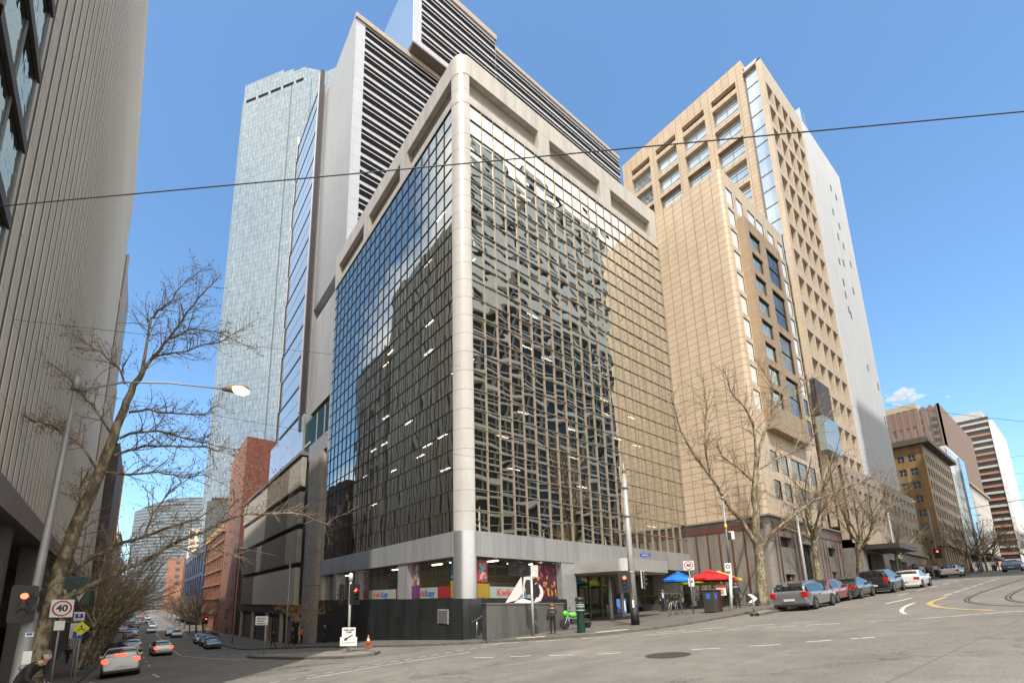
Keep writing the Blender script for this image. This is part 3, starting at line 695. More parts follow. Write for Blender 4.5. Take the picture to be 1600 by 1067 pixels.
GREENG = mirror_glass('green_glass', (.62, .72, .68), (.02, .03, .028), 0, .35, .45, wave=.35, wscale=.9)
DARKG = mirror_glass('dark_glass', (.55, .6, .6), (.012, .012, .012), 0, .2, .5, wave=.3, wscale=1.1)
SKYG = mirror_glass('sky_glass', (.86, .92, .95), (.36, .44, .50), 0, .45, .4)  # pale blue base: bright sky reflection painted into the pane colour
DFRAME = plain('dark_frame', (.03, .028, .026), .5)
TFRAME = plain('tan_frame', (.45, .37, .27), .5)
# ---- tan block in front
blk = thing('tan_block', 'tan tiled block with blank side wall and granite foot beside the bronze glass offices', 'building', (42.84, 15.2, -.3))
mb = MB(); X0, X1, Y0, Z1 = 42.84, 57.8, 15.2, 41.6
rnd = [(X0+.35-.35*math.cos(a*PI/12), Y0+.35-.35*math.sin(a*PI/12)) for a in range(7)]
mb.prism([(X0, 34)]+rnd+[(X0+.36, 34)], 7.05, Z1); mb.box(X0+.36, X1, 33.5, 34, 7.05, Z1-.01); mb.box(X0+.36, X1, 15.6, 33.5, Z1-.6, Z1-.3)
mb.box(X1-.3, X1, Y0+.0, 33.5, 7.05, Z1-.005); mb.build('side_wall', TAN, blk, autosm=.4)
rows = [39.9-2.36*k for k in range(11)]
wins = []
for z in rows[:10]: wins.append((43.55, 44.95, z-1.85, z, WREFL if z > 16 else DARKG))
for z in rows[:2]: wins.append((45.7, 47.15, z-1.85, z, WREFL))
for z in rows[:1]: wins += [(48.3, 50.0, z-1.85, z, WREFL), (50.25, 52.0, z-1.85, z, WREFL)]
for z in rows[:2]: wins.append((53.1, 54.7, z-1.85, z, WREFL))
for z in rows[:10]: wins.append((55.75, 57.2, z-1.85, z, WREFL if z > 23 else DARKG))
for z, h in ((13.3, 1.9), (10.6, 1.75)):
    wins += [(45.3, 46.8, z-h, z, DARKG), (47.5, 49.1, z-h, z, DARKG), (49.9, 53.9, z-h, z, DARKG), (54.7, 56.2, z-h, z, DARKG)]
for z in rows[2:10]: pass
us = sorted(set([X0+.35, X1]+[w_[0] for w_ in wins]+[w_[1] for w_ in wins])); zs = sorted(set([7.05, Z1]+[w_[2] for w_ in wins]+[w_[3] for w_ in wins]))
def hole(i, j):
    u, z = (us[i]+us[i+1])/2, (zs[j]+zs[j+1])/2
    return any(a < u < b and c < z < d for a, b, c, d, g in wins)
# openings are cut cell by cell; reveals inside one opening are only drawn on its own edges
def punched_list(P, us, zs, wins, depth):
    mb = MB()
    for i in range(len(us)-1):
        for j in range(len(zs)-1):
            u, z = (us[i]+us[i+1])/2, (zs[j]+zs[j+1])/2
            if not any(w_[0] < u < w_[1] and w_[2] < z < w_[3] for w_ in wins):
                mb.quad(P(us[i], zs[j]), P(us[i+1], zs[j]), P(us[i+1], zs[j+1]), P(us[i], zs[j+1]))
    for w_ in wins:
        a, b, c, d = w_[:4]
        mb.quad(P(a, c), P(b, c), P(b, c, depth), P(a, c, depth)); mb.quad(P(a, d, depth), P(b, d, depth), P(b, d), P(a, d))
        mb.quad(P(a, c), P(a, c, depth), P(a, d, depth), P(a, d)); mb.quad(P(b, c, depth), P(b, c), P(b, d), P(b, d, depth))
    return mb
PF = face_y(Y0)
punched_list(PF, us, zs, wins, .09).build('front_wall', TANF, blk)
for a, b, c, d, g in wins: window(blk, PF, a, b, c, d, .07, g, DFRAME, 2 if b-a > 3 else 1, 1)
# projecting brown bay with green windows and a rounded mirror-clad end
BX0, BX1, BZ0, BZ1, BY = 45.1, 53.4, 15.6, 36.6, 14.55
bw = []
for k in range(8): z = 35.6-2.36*k; bw.append((45.9, 48.4, z-1.65, z))
for k in range(4): z = 35.6-4.72*k; bw.append((49.7, 52.9, z-3.9, z))
us2 = sorted(set([BX0, BX1]+[q for w_ in bw for q in w_[:2]])); zs2 = sorted(set([BZ0, BZ1]+[q for w_ in bw for q in w_[2:]]))
PB = face_y(BY); mb = punched_list(PB, us2, zs2, bw, .18)
mb.box(BX0, BX0+.002, BY+.001, Y0, BZ0, BZ1); mb.box(BX0, BX1, BY, Y0, BZ1, BZ1+.3); mb.box(BX0, BX1, BY, Y0, BZ0-.5, BZ0)
mb.box(BX0+.4, BX1-.1, Y0-.05, Y0+.02, BZ0, BZ1); mb.build('bay', TANB, blk)
for a, b, c, d in bw: window(blk, PB, a, b, c, d, .16, GREENG if b < 49 else DARKG, DFRAME, 1, 1 if b < 49 else 2)
mb = MB(); cx = BX1
pts = [(cx+.75*math.sin(a*PI/20), Y0-.68*math.cos(a*PI/20)) for a in range(11)]+[(cx, Y0)]
mb.prism(pts, BZ0-.5, BZ1+.3); mb.build('bay_end', plain('mirror_cladding', (.75, .72, .7), .12, .9, bump=.25, bscale=2.5), blk, autosm=.5)
# granite foot with red bands, doors and square openings
gr = [(44.7, 47.3, 4.6, 5.5), (44.8, 46.9, -.6, 2.3), (48.9, 52.3, -.6, 5.2), (56.0, 58.3, 4.4, 5.3), (56.2, 57.6, -.6, 2.9)]
X1g = 60.4; us3 = sorted(set([X0+.35, X1g]+[q for w_ in gr for q in w_[:2]])); zs3 = sorted(set([-.8, 7.04]+[q for w_ in gr for q in w_[2:]]))
PG = face_y(Y0-.06); mb = punched_list(PG, us3, zs3, gr, .5)
rnd2 = [(X0-.06+.41-.41*math.cos(a*PI/12), Y0-.06+.41-.41*math.sin(a*PI/12)) for a in range(7)]
mb.prism([(X0-.06, 22)]+rnd2+[(X0+.34, 22)], -2, 7.04); mb.box(X1g-.3, X1g, Y0-.055, 20, -.8, 7.04); mb.box(X0+.4, X1g, Y0, 20, 6.9, 7.03)
gw = mb.build('granite_base', GRAN, blk, autosm=.4)
for a, b, c, d in gr: window(blk, PG, a, b, c, d, .45, plain('olive_pane', (.05, .045, .025), .2) if d-c < 1.2 else DARKG, DFRAME, max(1, round((b-a)/1.2)), 1 if d-c < 3 else 2, name='base_window' if c > 0 else 'doorway')
mb = MB(); mb.box(X0-.12, X0-.06, Y0+.35, 21.85, 6.1, 6.6); mb.build('red_band', REDG, gw)
mb = MB(); mb.box(X0+.4, X1g, Y0-.12, Y0-.06, 6.1, 6.6); mb.build('red_band', REDG, gw)
for k in range(6): MB().box(X0-.1, X0-.058, 16.0+k*1.0, 16.13+k*1.0, -2, 6.1).build('red_stripe', REDG, gw)
for x in (43.6, 44.35, 47.6, 48.5, 53.0, 53.9, 54.8, 55.6, 58.6, 59.5): MB().box(x-.08, x+.08, Y0-.1, Y0-.058, -.8, 6.1).build('red_stripe', REDG, gw)
mb = MB(); mb.tube([(48.7+1.9*(1-math.cos(a*PI/12)), Y0-.13, 5.1+.95*math.sin(a*PI/12)) for a in range(13)], .16, 6); mb.build('arch_hood', plain('arch_stone', (.2, .17, .14), .6), gw)
mb = MB(); mb.box(X0-.3, X0+.02, Y0+.2, 21.8, 7.04, 7.2); mb.box(X0-.3, X1g, Y0-.3, Y0+.2, 7.04, 7.2); mb.build('string_course', plain('course_stone', (.3, .26, .2), .6), blk)
# ---- tall tan tower behind it
tw = thing('tan_tower', 'tall tan tower with square window grid and narrow glass slot at its corner', 'tower block', (61.8, 15.6, .3))
TX, TY, TXE, TZ = 61.8, 15.6, 75.5, 71.6
PX = face_x(TX); cols = [(18.7, 21.9), (22.95, 26.15), (27.2, 30.4), (31.45, 34.65)]
tws = []
for a, b in cols:
    tws.append((a, b, 70.1, 71.2))
    for k in range(9): z = 69.4-3.62*k; tws.append((a, b, z-2.9, z))
us4 = sorted(set([17.75, 36.2]+[q for c in cols for q in c])); zs4 = sorted(set([30, 73.8]+[q for w_ in tws for q in w_[2:]]))
mb = punched_list(PX, us4, zs4, tws, .75)
mb.quad(PX(17.75, -1), PX(36.2, -1), PX(36.2, 30), PX(17.75, 30)); mb.quad(PX(17.75, 30), PX(17.75, 73.8), PX(17.75, 73.8, 13), PX(17.75, 30, 13))
mb.box(TX+.01, TXE, 35.7, 36.19, 0, 73.79); mb.box(TX+.01, TXE, 17.76, 35.7, 72.6, 72.9); mb.box(TX+1, TXE, 17.76, 17.9, -1, 72)
mb.build('side_wall', TAN, tw)
for a, b, c, d in tws: window(tw, PX, a, b, c, d, .7, SKYG if d-c > 2 else plain('slot_brown', (.1, .085, .06), .7), plain('grey_frame', (.22, .23, .24), .4) if d-c > 2 else None, 2 if d-c > 2 else 1, 3 if d-c > 2 else 1)  # top slits get a plain dark brown fill
# glass slot
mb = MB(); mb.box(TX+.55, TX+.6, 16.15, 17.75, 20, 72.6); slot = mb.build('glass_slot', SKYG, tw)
mb = MB()
for k in range(22): mb.box(TX+.49, TX+.56, 16.16, 17.74, 21+k*2.4-.05, 21+k*2.4+.05)
mb.box(TX+.48, TX+.56, 17.6, 17.74, 20, 72.6); mb.build('slot_bar', plain('slot_bar', (.16, .17, .18), .4), slot)
# front grid: deep cells
cw_, rh = 2.58, 3.64
gus = [TX]; 
for k in range(5): gus += [62.35+k*cw_+.24, 62.35+(k+1)*cw_-.2]
gus.append(TXE); gzs = [8]; 
for k in range(15): gzs += [68.2-(14-k)*rh-2.85, 68.2-(14-k)*rh]
gzs += [TZ]
PT = face_y(TY); mb = punched(PT, gus, gzs, lambda i, j: i % 2 == 1 and j % 2 == 1, 1.6)
mb.box(TX, TX+.003, TY+.001, 16.15, 8, TZ); mb.box(TX, TXE, TY+.003, 17.7, TZ-.2, TZ)
mb.box(TX+.004, TX+.5, 16.1, 16.15, 8, TZ-.3); mb.build('front_grid', TANF, tw)
BRG = mirror_glass('brown_glass', (.5, .4, .28), (.06, .04, .022), 0, .22, .4)
for i in range(1, len(gus)-1, 2):
    for j in range(1, len(gzs)-1, 2): window(tw, PT, gus[i], gus[i+1], gzs[j], gzs[j+1], 1.56, BRG, TFRAME, 1, 2)
mb = MB(); mb.box(60.2, 64.8, 15.1, 15.58, 20.2, 24.6); mb.build('louvre_screen', tiled('dark_mesh', (.075, .06, .058), .5, .25, .05, (.02, .018, .018), .5, .1), tw)
mb = MB(); mb.box(60.2, 65.0, 14.9, 15.57, 16.2, 20.1); mb.build('winter_garden', mirror_glass('garden_glass', (.7, .78, .78), (.34, .39, .37), 0, .2, .4, wave=.4, wscale=1.2), tw)
mb = MB(); mb.box(57.85, 61.8, 16.8, 18.5, 7.1, 42); mb.build('link_wall', TANF, tw)
# ---- white tower
wt = thing('white_tower', 'slim white blank tower with small scattered window slits behind the tan tower', 'tower block', (TXE, 15.6, .5))
WHT = tiled('white_render', (.68, .685, .70), 3.0, 3.6, .012, (.45, .46, .48), .6, .03, streak=.05)
mb = MB(); mb.box(TXE+.02, 92.4, TY-.1, 34, -1, 71.4); mb.build('wall', WHT, wt)
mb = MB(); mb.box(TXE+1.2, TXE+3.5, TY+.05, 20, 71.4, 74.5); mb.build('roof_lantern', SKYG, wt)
k = 2.425; SLIT = plain('slit_dark', (.05, .05, .055), .4)
sl = [(820, 567), (840, 603), (828, 657), (852, 712), (848, 752), (868, 788), (852, 845), (868, 852), (895, 857), (868, 925), (905, 957), (876, 972), (888, 1028), (897, 1050)]
sl = [(960+a/k, 60+b/k) for a, b in sl]+[(1360, 507), (1368, 520), (1370, 545), (1356, 575), (1372, 604), (1378, 612), (1383, 656)]
m2 = None
for u, v in sl:
    p = on_y(u, v, TY-.1)
    if p.x > 91.9: continue
    if m2 is None:
        mb = MB(); mb.box(-.28, .28, -.03, .3, -.55, .55); m2 = mb.build('window', SLIT, wt, world=False); o = m2
    else: o = m2.copy(); COL.objects.link(o)
    o.location = p-wt.location
# ---- low granite and tan building along the street
pd = thing('street_building', 'low tan street building with rows of windows and dark entrance canopy', 'building', (61.8, 14.5, .6))
PP = face_y(14.5); ps = []
for r_, (z0, z1) in enumerate(((8.6, 10.0), (11.0, 12.4), (13.2, 13.9))):
    for c in range(15): a = 62.7+c*2.03; ps.append((a, a+1.25, z0, z1))
us5 = sorted(set([61.8, 93.2]+[q for w_ in ps for q in w_[:2]])); zs5 = sorted(set([6.5, 14.6]+[q for w_ in ps for q in w_[2:]]))
mb = punched_list(PP, us5, zs5, ps, .3); mb.box(61.81, 93.19, 14.8, 15.4, 6.5, 14.59); mb.box(92.9, 93.2, 14.51, 30, -1, 14.58); mb.box(61.8, 93.2, 14.5, 15.5, 14.6, 14.9)
mb.build('wall', tiled('street_tan', (.46, .39, .31), 2.03, 1.2, .01, (.3, .24, .18), .6, .06), pd)
for a, b, c, d in ps: window(pd, PP, a, b, c, d, .28, DARKG, TFRAME, 2, 1)
mb = MB(); mb.box(61.8, 93.2, 14.05, 14.6, 6.1, 7.9); mb.build('cream_band', plain('cream_band', (.52, .43, .31), .6, var=.06), pd)
gp = [(61.9, 63.6, 0, 5.6), (65.3, 71.5, 0, 5.4), (74, 77, 0, 5.0), (79, 82, 0, 5.0), (84.5, 87, 0, 5.0), (88.5, 91.5, 0, 5.0)]
us6 = sorted(set([61.8, 93.2]+[q for w_ in gp for q in w_[:2]])); zs6 = sorted(set([-.8, 6.1]+[q for w_ in gp for q in w_[2:]]))
PQ = face_y(14.45); punched_list(PQ, us6, zs6, gp, 1.2).build('granite_base', GRAN, pd)
for a, b, c, d in gp: window(pd, PQ, a, b, c, d, 1.15, DARKG, DFRAME, max(2, round((b-a)/1.3)), 2, name='shopfront')
mb = MB(); mb.prism([(64.2, 14.4), (64.2, 11.6), (71.8, 11.6), (71.8, 14.4)], 5.5, 6.0); mb.build('entrance_canopy', plain('canopy_dark', (.04, .036, .034), .5), pd)
mb = MB(); mb.box(60.45, 61.75, 16.5, 17.0, -.6, 14); mb.build('passage_wall', plain('passage_dark', (.05, .045, .04), .8), pd)
# ---- brown heritage building
hb = thing('heritage_building', 'orange brown brick building with cream stone street front and dark cornice past the white tower', 'building', (115.1, 15.5, 3))
BRK = tiled('brown_brick', (.33, .19, .075), .6, .3, .012, (.22, .13, .06), .8, .18, shift=.5, streak=.2)
CRM = tiled('cream_stone', (.44, .34, .24), 1.2, .8, .01, (.28, .21, .15), .7, .1, streak=.15)
PH = face_x(115.1); hw = []; rr = random.Random(5)
for r_ in range(7):
    for c in range(4):
        if (r_, c) in ((2, 0), (3, 0), (4, 0), (4, 1), (5, 0), (3, 1)): continue
        y = 21.9-c*1.45; z = 26.5-r_*2.55; hw.append((y-.95, y, z-1.25, z))
us7 = sorted(set([15.5, 44]+[q for w_ in hw for q in w_[:2]])); zs7 = sorted(set([-1, 28.2]+[q for w_ in hw for q in w_[2:]]))
mb = punched_list(PH, us7, zs7, hw, .25); mb.build('side_wall', BRK, hb)
for a, b, c, d in hw: window(hb, PH, a, b, c, d, .22, DARKG, plain('pale_frame', (.35, .33, .3), .6), 2, 2)
PHF = face_y(15.5); fw_ = []
for r_ in range(7):
    for c in range(11): x = 116.3+c*2.1; fw_.append((x, x+1.2, 26.4-r_*2.45-1.5, 26.4-r_*2.45))
us8 = sorted(set([115.1, 139.5]+[q for w_ in fw_ for q in w_[:2]])); zs8 = sorted(set([10, 28.2]+[q for w_ in fw_ for q in w_[2:]]))
punched_list(PHF, us8, zs8, fw_, .35).build('front_wall', CRM, hb)
for a, b, c, d in fw_: window(hb, PHF, a, b, c, d, .32, DARKG, None)
mb = MB(); mb.box(115.12, 139.5, 15.9, 16.4, -1, 10)
mb.build('base_wall', plain('base_dark', (.12, .09, .065), .8), hb)
m3 = None
for c in range(12):
    if m3 is None: m3 = MB().box(-.45, .45, -.3, .5, 0, 8.2).build('pilaster', CRM, hb, world=False); o = m3
    else: o = m3.copy(); COL.objects.link(o)
    o.location = Vector((115.6+c*2.15, 15.6, 1.5))-hb.location
mb = MB(); mb.box(114.6, 139.8, 14.9, 16.4, 9.6, 10.6); mb.build('string_course', CRM, hb)
mb = MB(); mb.box(114.3, 140, 14.5, 44, 28.2, 28.9); mb.box(114.6, 139.8, 14.9, 44, 28.9, 29.3); mb.build('cornice', plain('cornice_dark', (.1, .075, .055), .7), hb)
# ---- farther buildings along the right street
gb = thing('glass_building', 'white and grey glass fronted building next along the street past the brown brick one', 'building', (141, 15.5, 4))
mb = MB(); mb.box(140.5, 158, 15.5, 40, 0, 33); mb.build('wall', facade_grid('pale_glass_grid', (.3, .36, .4), (.62, .62, .62), 2.2, 2.6, .3, .15, (.5, 1.5)), gb)
mb = MB(); mb.box(146, 152, 14.6, 15.5, 10, 31); mb.build('glass_bay', SKYG, gb)
mb = MB(); mb.box(140.6, 158, 12.5, 15.5, 8.8, 9.5); mb.build('awning', plain('awning_dark', (.03, .035, .035), .5), gb)
cb_ = thing('cream_building', 'narrow cream building with small windows far along the right street', 'building', (160, 15.5, 5))
mb = MB(); mb.box(158.2, 188, 15.4, 40, 0, 27); mb.build('wall', facade_grid('cream_grid', (.1, .1, .1), (.5, .43, .35), 2.4, 2.8, .75, .2, (.6, 1.6)), cb_)
mb = MB(); mb.box(158, 188.2, 15, 40, 27, 27.6); mb.build('cornice', CRM, cb_)
ob = thing('brown_tower', 'brown ribbed office tower rising behind the brown brick building', 'tower block', (203, 22, 6))
RIBB = plain('brown_concrete', (.2, .125, .095), .8, var=.1)
mb = MB(); mb.box(203.4, 262, 22.4, 60, 0, 61); mb.build('wall', facade_grid('brown_tower_glass', (.13, .12, .12), (.24, .19, .165), 1.3, 2.6, .28, .25, (.6, 1.5)), ob)
for k in range(13): MB().box(203, 203.6, 22+k*1.6, 22.75+k*1.6, 0, 61.5).build('fin', RIBB, ob)
mb = MB(); mb.box(203, 262, 22, 22.45, 0, 61.5); mb.box(203.1, 203.35, 27.5, 42, 55.5, 61.4); mb.build('front_wall', plain('brown_front', (.17, .115, .092), .8, scale=1.5), ob)
mb = MB(); mb.box(203, 212, 27, 46, 61.5, 63.4); mb.build('plant_room', plain('plant_tan', (.36, .3, .22), .8), ob)
for k in range(12): MB().box(202.9, 203.05, 23.2, 24.2, 31+k*2.3, 32.1+k*2.3).build('window', SLIT, ob)
sb = thing('striped_tower', 'distant tower striped with dark windows and pale and orange bands, white end wall', 'tower block', (286, 18, 8))
mb = MB(); mb.box(286.3, 330, 18.6, 34, 0, 76); mb.build('wall', plain('tower_dark', (.035, .033, .033), .25, var=.3, scale=.5), sb)
WB_, OB_ = plain('pale_band', (.44, .40, .36), .6), plain('orange_band', (.36, .17, .11), .6)
m4 = {}
for k in range(26):
    z = 73.5-k*2.75; o_ = k % 3 == 2 if k < 6 else k % 2 == 0
    if o_ not in m4: q = MB().box(-.1, .5, -8, 7.8, 0, .95).build('band', OB_ if o_ else WB_, sb, world=False); m4[o_] = q
    else: q = m4[o_].copy(); COL.objects.link(q)
    q.location = Vector((286, 26.6, z))-sb.location
mb = MB(); mb.box(285.6, 328, 17.6, 18.6, 0, 74); mb.build('end_wall', plain('tower_white', (.68, .68, .68), .6, var=.04), sb)
mb = MB(); mb.box(286.5, 320, 20, 33, 76, 79); mb.build('plant_room', plain('plant_grey', (.45, .45, .44), .7), sb)
fb = thing('red_white_building', 'far white building with a red sign band at the end of the right street', 'building', (300, 6, 8))
mb = MB(); mb.box(300, 340, -8, 13.5, 0, 26); mb.build('wall', facade_grid('far_white', (.2, .2, .2), (.55, .52, .48), 3, 3.2, .9), fb)
# ---- building across the right street, seen mirrored in the bronze glass
op = thing('slab_office', 'pale concrete slab office standing across the street behind the camera', 'office building', (48, -18, 2))
mb = MB(); mb.box(48, 132, -40, -18.35, -3, 96); mb.build('window_wall', plain('opp_dark', (.010, .012, .011), .35, var=.5, scale=.35), op)
mb = MB()
for k in range(29):
    z = 3+k*3.2; top = z > 58
    mb.box(47.8, 132.2, -18.4, -17.85, z, z+(1.9 if top else .45))
    if not top: mb.box(47.9, 132.1, -18.38, -18.1, z+1.5, z+1.62)
mb.build('spandrel', plain('opp_spandrel', (.93, .93, .86), .6, var=.04), op)
mb = MB()
for c in range(29): mb.box(48+c*2.95, 48.3+c*2.95, -18.38, -18.0, -3, 93)
mb.build('mullion', plain('opp_mullion', (.33, .33, .3), .6), op)
mb = MB(); mb.box(62, 80, -36, -20, 93, 98); mb.build('plant_room', plain('opp_plant', (.1, .1, .1), .7), op)
# ---------------------------------------------------------------- grey louvred tower behind the glass offices
lt = thing('louvre_tower', 'grey panelled tower with dark horizontal louvres rising behind the glass offices in steps', 'tower block', (18, 49.3, -4))
GPAN = tiled('grey_panel', (.345, .35, .355), 2.6, 1.5, .012, (.33, .33, .32), .5, .04, streak=.05)
LPAN = tiled('light_panel', (.46, .475, .535), 3.0, 2.3, .03, (.25, .26, .3), .45, .05, streak=.04)
LX, LY = 18.0, 49.3
mb = MB(); mb.box(LX, 38.4, LY, 66.2, 43.8, 84.3); mb.build('wall', LPAN, lt)
mb = MB(); mb.box(LX-.06, LX-.003, LY+.08, 66, 43.8, 85.0); mb.build('side_wall', GPAN, lt)
mb = MB(); mb.box(LX+.9, 38, 52.5, 66, -7, 43.8); mb.box(LX+.02, 38, 47.9, 52.5, 26, 41.2) ; mb.box(LX, 38, 52.0, 61.5, 26.4, 41.4); mb.build('lower_wall', tiled('grey_panel_low', (.43, .425, .43), 2.2, 1.9, .014, (.3, .3, .3), .5, .05), lt)
mb = MB(); mb.box(26.8, 43.8, LY-1.6, 66, 85.6, 100.5); mb.build('upper_storeys', LPAN, lt)
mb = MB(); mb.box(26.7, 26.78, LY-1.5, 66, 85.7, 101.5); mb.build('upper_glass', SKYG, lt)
mb = MB(); mb.box(26.78, 43.8, LY-1.62, LY, 85.3, 85.58); mb.build('upper_soffit', plain('soffit_brown', (.16, .12, .1), .6), lt)
mb = MB(); mb.box(43.9, 83, LY, 70, 40, 101.4); mb.build('rear_block', LPAN, lt)
mb = MB(); mb.box(17.9, 38.4, LY-.25, LY+.2, 84.3, 85.1); mb.box(26.7, 44, LY-1.85, LY-1, 100.5, 101.6); mb.box(43.8, 83, LY-.25, LY+.3, 101.4, 102.2); mb.build('coping', plain('coping_brown', (.36, .30, .25), .6), lt)
LOUV = plain('louvre_dark', (.012, .011, .011), .9, spec=.05)
WFIN = plain('louvre_white', (.6, .61, .64), .5)
def louvre(x0, x1, y, z):
    """two dark slots and the thin white blade between them"""
    key = round(x1-x0, 1)
    if key not in louvre.c:
        mb = MB(); mb.box(0, key, -.06, -.005, -.15, .60); mb.box(0, key, -.06, -.005, .76, 1.5); q = mb.build('louvre', LOUV, lt, world=False)
        f = MB(); f.box(0, key, -.12, -.01, .62, .74); f.build('blade', WFIN, q, world=False); louvre.c[key] = q
    else:
        q = louvre.c[key].copy(); COL.objects.link(q)
        for ch in louvre.c[key].children: c = ch.copy(); COL.objects.link(c); c.parent = q
    q.location = Vector((x0, y, z))-lt.location
louvre.c = {}
for k in range(17): louvre(19.5, 38.3, LY, 82.5-k*2.3)
for k in range(6): louvre(28.2, 43.7, LY-1.6, 98.3-k*2.3)
for k in range(24): louvre(45.2, 82.9, LY, 99.2-k*2.3)
# framed glass bay tower on the street side of it
bt = thing('glass_bay_tower', 'narrow tower of sky blue glass in dark slanted frames, left of the louvred tower', 'tower block', (17.4, 62, -5))
STEEL = plain('frame_dark', (.055, .045, .05), .4, .4); PINKW = plain('frame_pale', (.6, .54, .52), .5)
mb = MB(); mb.box(17.4, 30, 61.9, 75.6, 27, 86.6); body = mb.build('wall', plain('bay_wall', (.3, .3, .31), .5), bt)
for k in range(12):
    z0 = 27.2+k*5.2; z1 = min(z0+5.0, 87.4); e = 75.4 if k % 2 else 76.2
    g_ = MB().box(17.2, 17.39, 62.5, e, z0, z1).build('glass_panel', mirror_glass('pale_bay_glass', (.9, .95, .98), (.46, .55, .62), 0, .30, .4), bt)  # pale sky reflection painted into the glass base
    f = MB(); f.box(17.12, 17.2, 63.4, e, z1-.2, z1+.02); f.box(17.18, 17.21, 63.0, e, z0+2.4, z0+2.44); f.box(17.0, 17.4, e, e+.2, z0, z1); f.build('frame', STEEL, g_)
mb = MB(); mb.box(16.75, 17.4, 61.5, 61.95, 24, 88.8); mb.build('edge_post', STEEL, bt)
mb = MB(); mb.box(16.7, 17.4, 61.95, 62.5, 27, 88.6); mb.build('edge_strip', PINKW, bt)
mb = MB()
for k in range(12): e = 75.7 if k % 2 else 76.5; mb.box(16.95, 17.3, e, e+.35, 27.2+k*5.2, 32.4+k*5.2)
mb.build('rear_edge', PINKW, bt)
# ---- concrete street building
cb = thing('concrete_building', 'brown and grey concrete panel building with black bands left of the glass offices', 'building', (16.3, 48, -5))
CON = plain('concrete', (.40, .36, .30), .8, var=.16, scale=.8, bump=.2, bscale=20); CONL = plain('concrete_light', (.52, .47, .40), .8, var=.12, scale=.9, bump=.2, bscale=20)
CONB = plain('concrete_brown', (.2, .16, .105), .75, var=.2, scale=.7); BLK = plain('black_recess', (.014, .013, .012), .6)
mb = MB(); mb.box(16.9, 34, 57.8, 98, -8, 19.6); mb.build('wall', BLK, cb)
for z0, z1 in ((-5.6, 1.8), (1.84, 5.5), (5.54, 11.4), (11.44, 17.4)):
    mb = MB(); pts = [(22, 47.9), (22, 54.4), (16.6, 54.4), (16.2, 53.8)]+[(16.2+1.4*(1-math.cos(a*PI/16)), 49.4-1.5*math.sin(a*PI/16)) for a in range(9)]
    mb.prism(pts, z0, z1); mb.build('pier', CON, cb, autosm=.6)
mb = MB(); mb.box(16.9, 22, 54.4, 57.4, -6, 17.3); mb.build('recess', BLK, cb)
mb = MB(); mb.box(16.25, 22, 47.95, 54.4, 17.4, 19.4); mb.build('pier_cap', plain('cap_grey', (.3, .3, .31), .5), cb)
zb = [(-.4, 4.3), (4.95, 9.25), (9.95, 14.2), (14.95, 19.0)]
lay = [[(57.5, 82.2, CONL), (82.2, 92.5, CONB)], [(57.5, 63, CON), (63, 77.7, CONB), (77.7, 81.3, CONL), (81.3, 93.6, CONB)],
       [(57.5, 63, CON), (63, 76.4, CONB), (76.4, 94.5, CONL)], [(57.5, 63.4, CON), (63.4, 76.6, CONB), (76.6, 96, CONL)]]
for (z0, z1), row in zip(zb, lay):
    for a, b, m in row: MB().box(16.3, 17.0, a+.02, b-.02, z0, z1).build('panel', m, cb, bevel=.03)
mb = MB(); mb.box(16.1, 34, 57.4, 97, 19.2, 19.7); mb.build('coping', plain('coping_grey', (.2, .19, .18), .7), cb)
mb = MB(); mb.box(16.5, 17, 57.5, 96, -1.6, -.5); mb.build('fascia', plain('fascia_dark', (.05, .045, .04), .6), cb)
for a, b, m in ((59.5, 61.5, plain('door_tan', (.32, .24, .15), .6)), (66.0, 69.0, plain('door_dim', (.06, .055, .05), .4)), (70, 71.2, plain('door_tan', (.32, .24, .15), .6)), (74, 80, plain('door_dim', (.06, .055, .05), .4)), (84, 90, plain('door_dim', (.06, .055, .05), .4))): MB().box(16.8, 16.92, a, b, -7.5, -2.2).build('doorway', m, cb)
MB().box(16.4, 16.5, 58.3, 59.4, -2.6, -2.0).build('sign', plain('sign_blue', (.05, .09, .3), .5), cb)
for y in (64, 72, 82, 92): MB().box(16.45, 17, y-.3, y+.3, -8, -1.6).build('pier', CON, cb)
# silver box and black glass box over the concrete building
rb = thing('silver_roof_block', 'silver metal clad block with a black glass end above the concrete building', 'building', (17, 50, 19.5))
mb = MB(); mb.box(17.0, 30, 60.2, 79.5, 19.6, 26.2); mb.build('wall', tiled('silver_sheet', (.62, .62, .64), 1.3, 3.4, .015, (.35, .35, .36), .25, .05, metal=.6), rb)
mb = MB(); mb.box(17.3, 30, 50.2, 60.19, 19.6, 24.6); mb.build('glass_end', mirror_glass('black_glass', (.3, .33, .25), (.008, .01, .008), 0, .2, .4, wave=.3, wscale=.7), rb)
mb = MB(); mb.box(17.22, 17.3, 52, 52.08, 19.7, 24.5); mb.box(17.22, 17.3, 55, 55.08, 19.7, 24.5); mb.box(17.2, 17.3, 57.5, 59.8, 21, 21.3); mb.build('glazing_bar', plain('pale_bar', (.5, .5, .48), .5), rb)
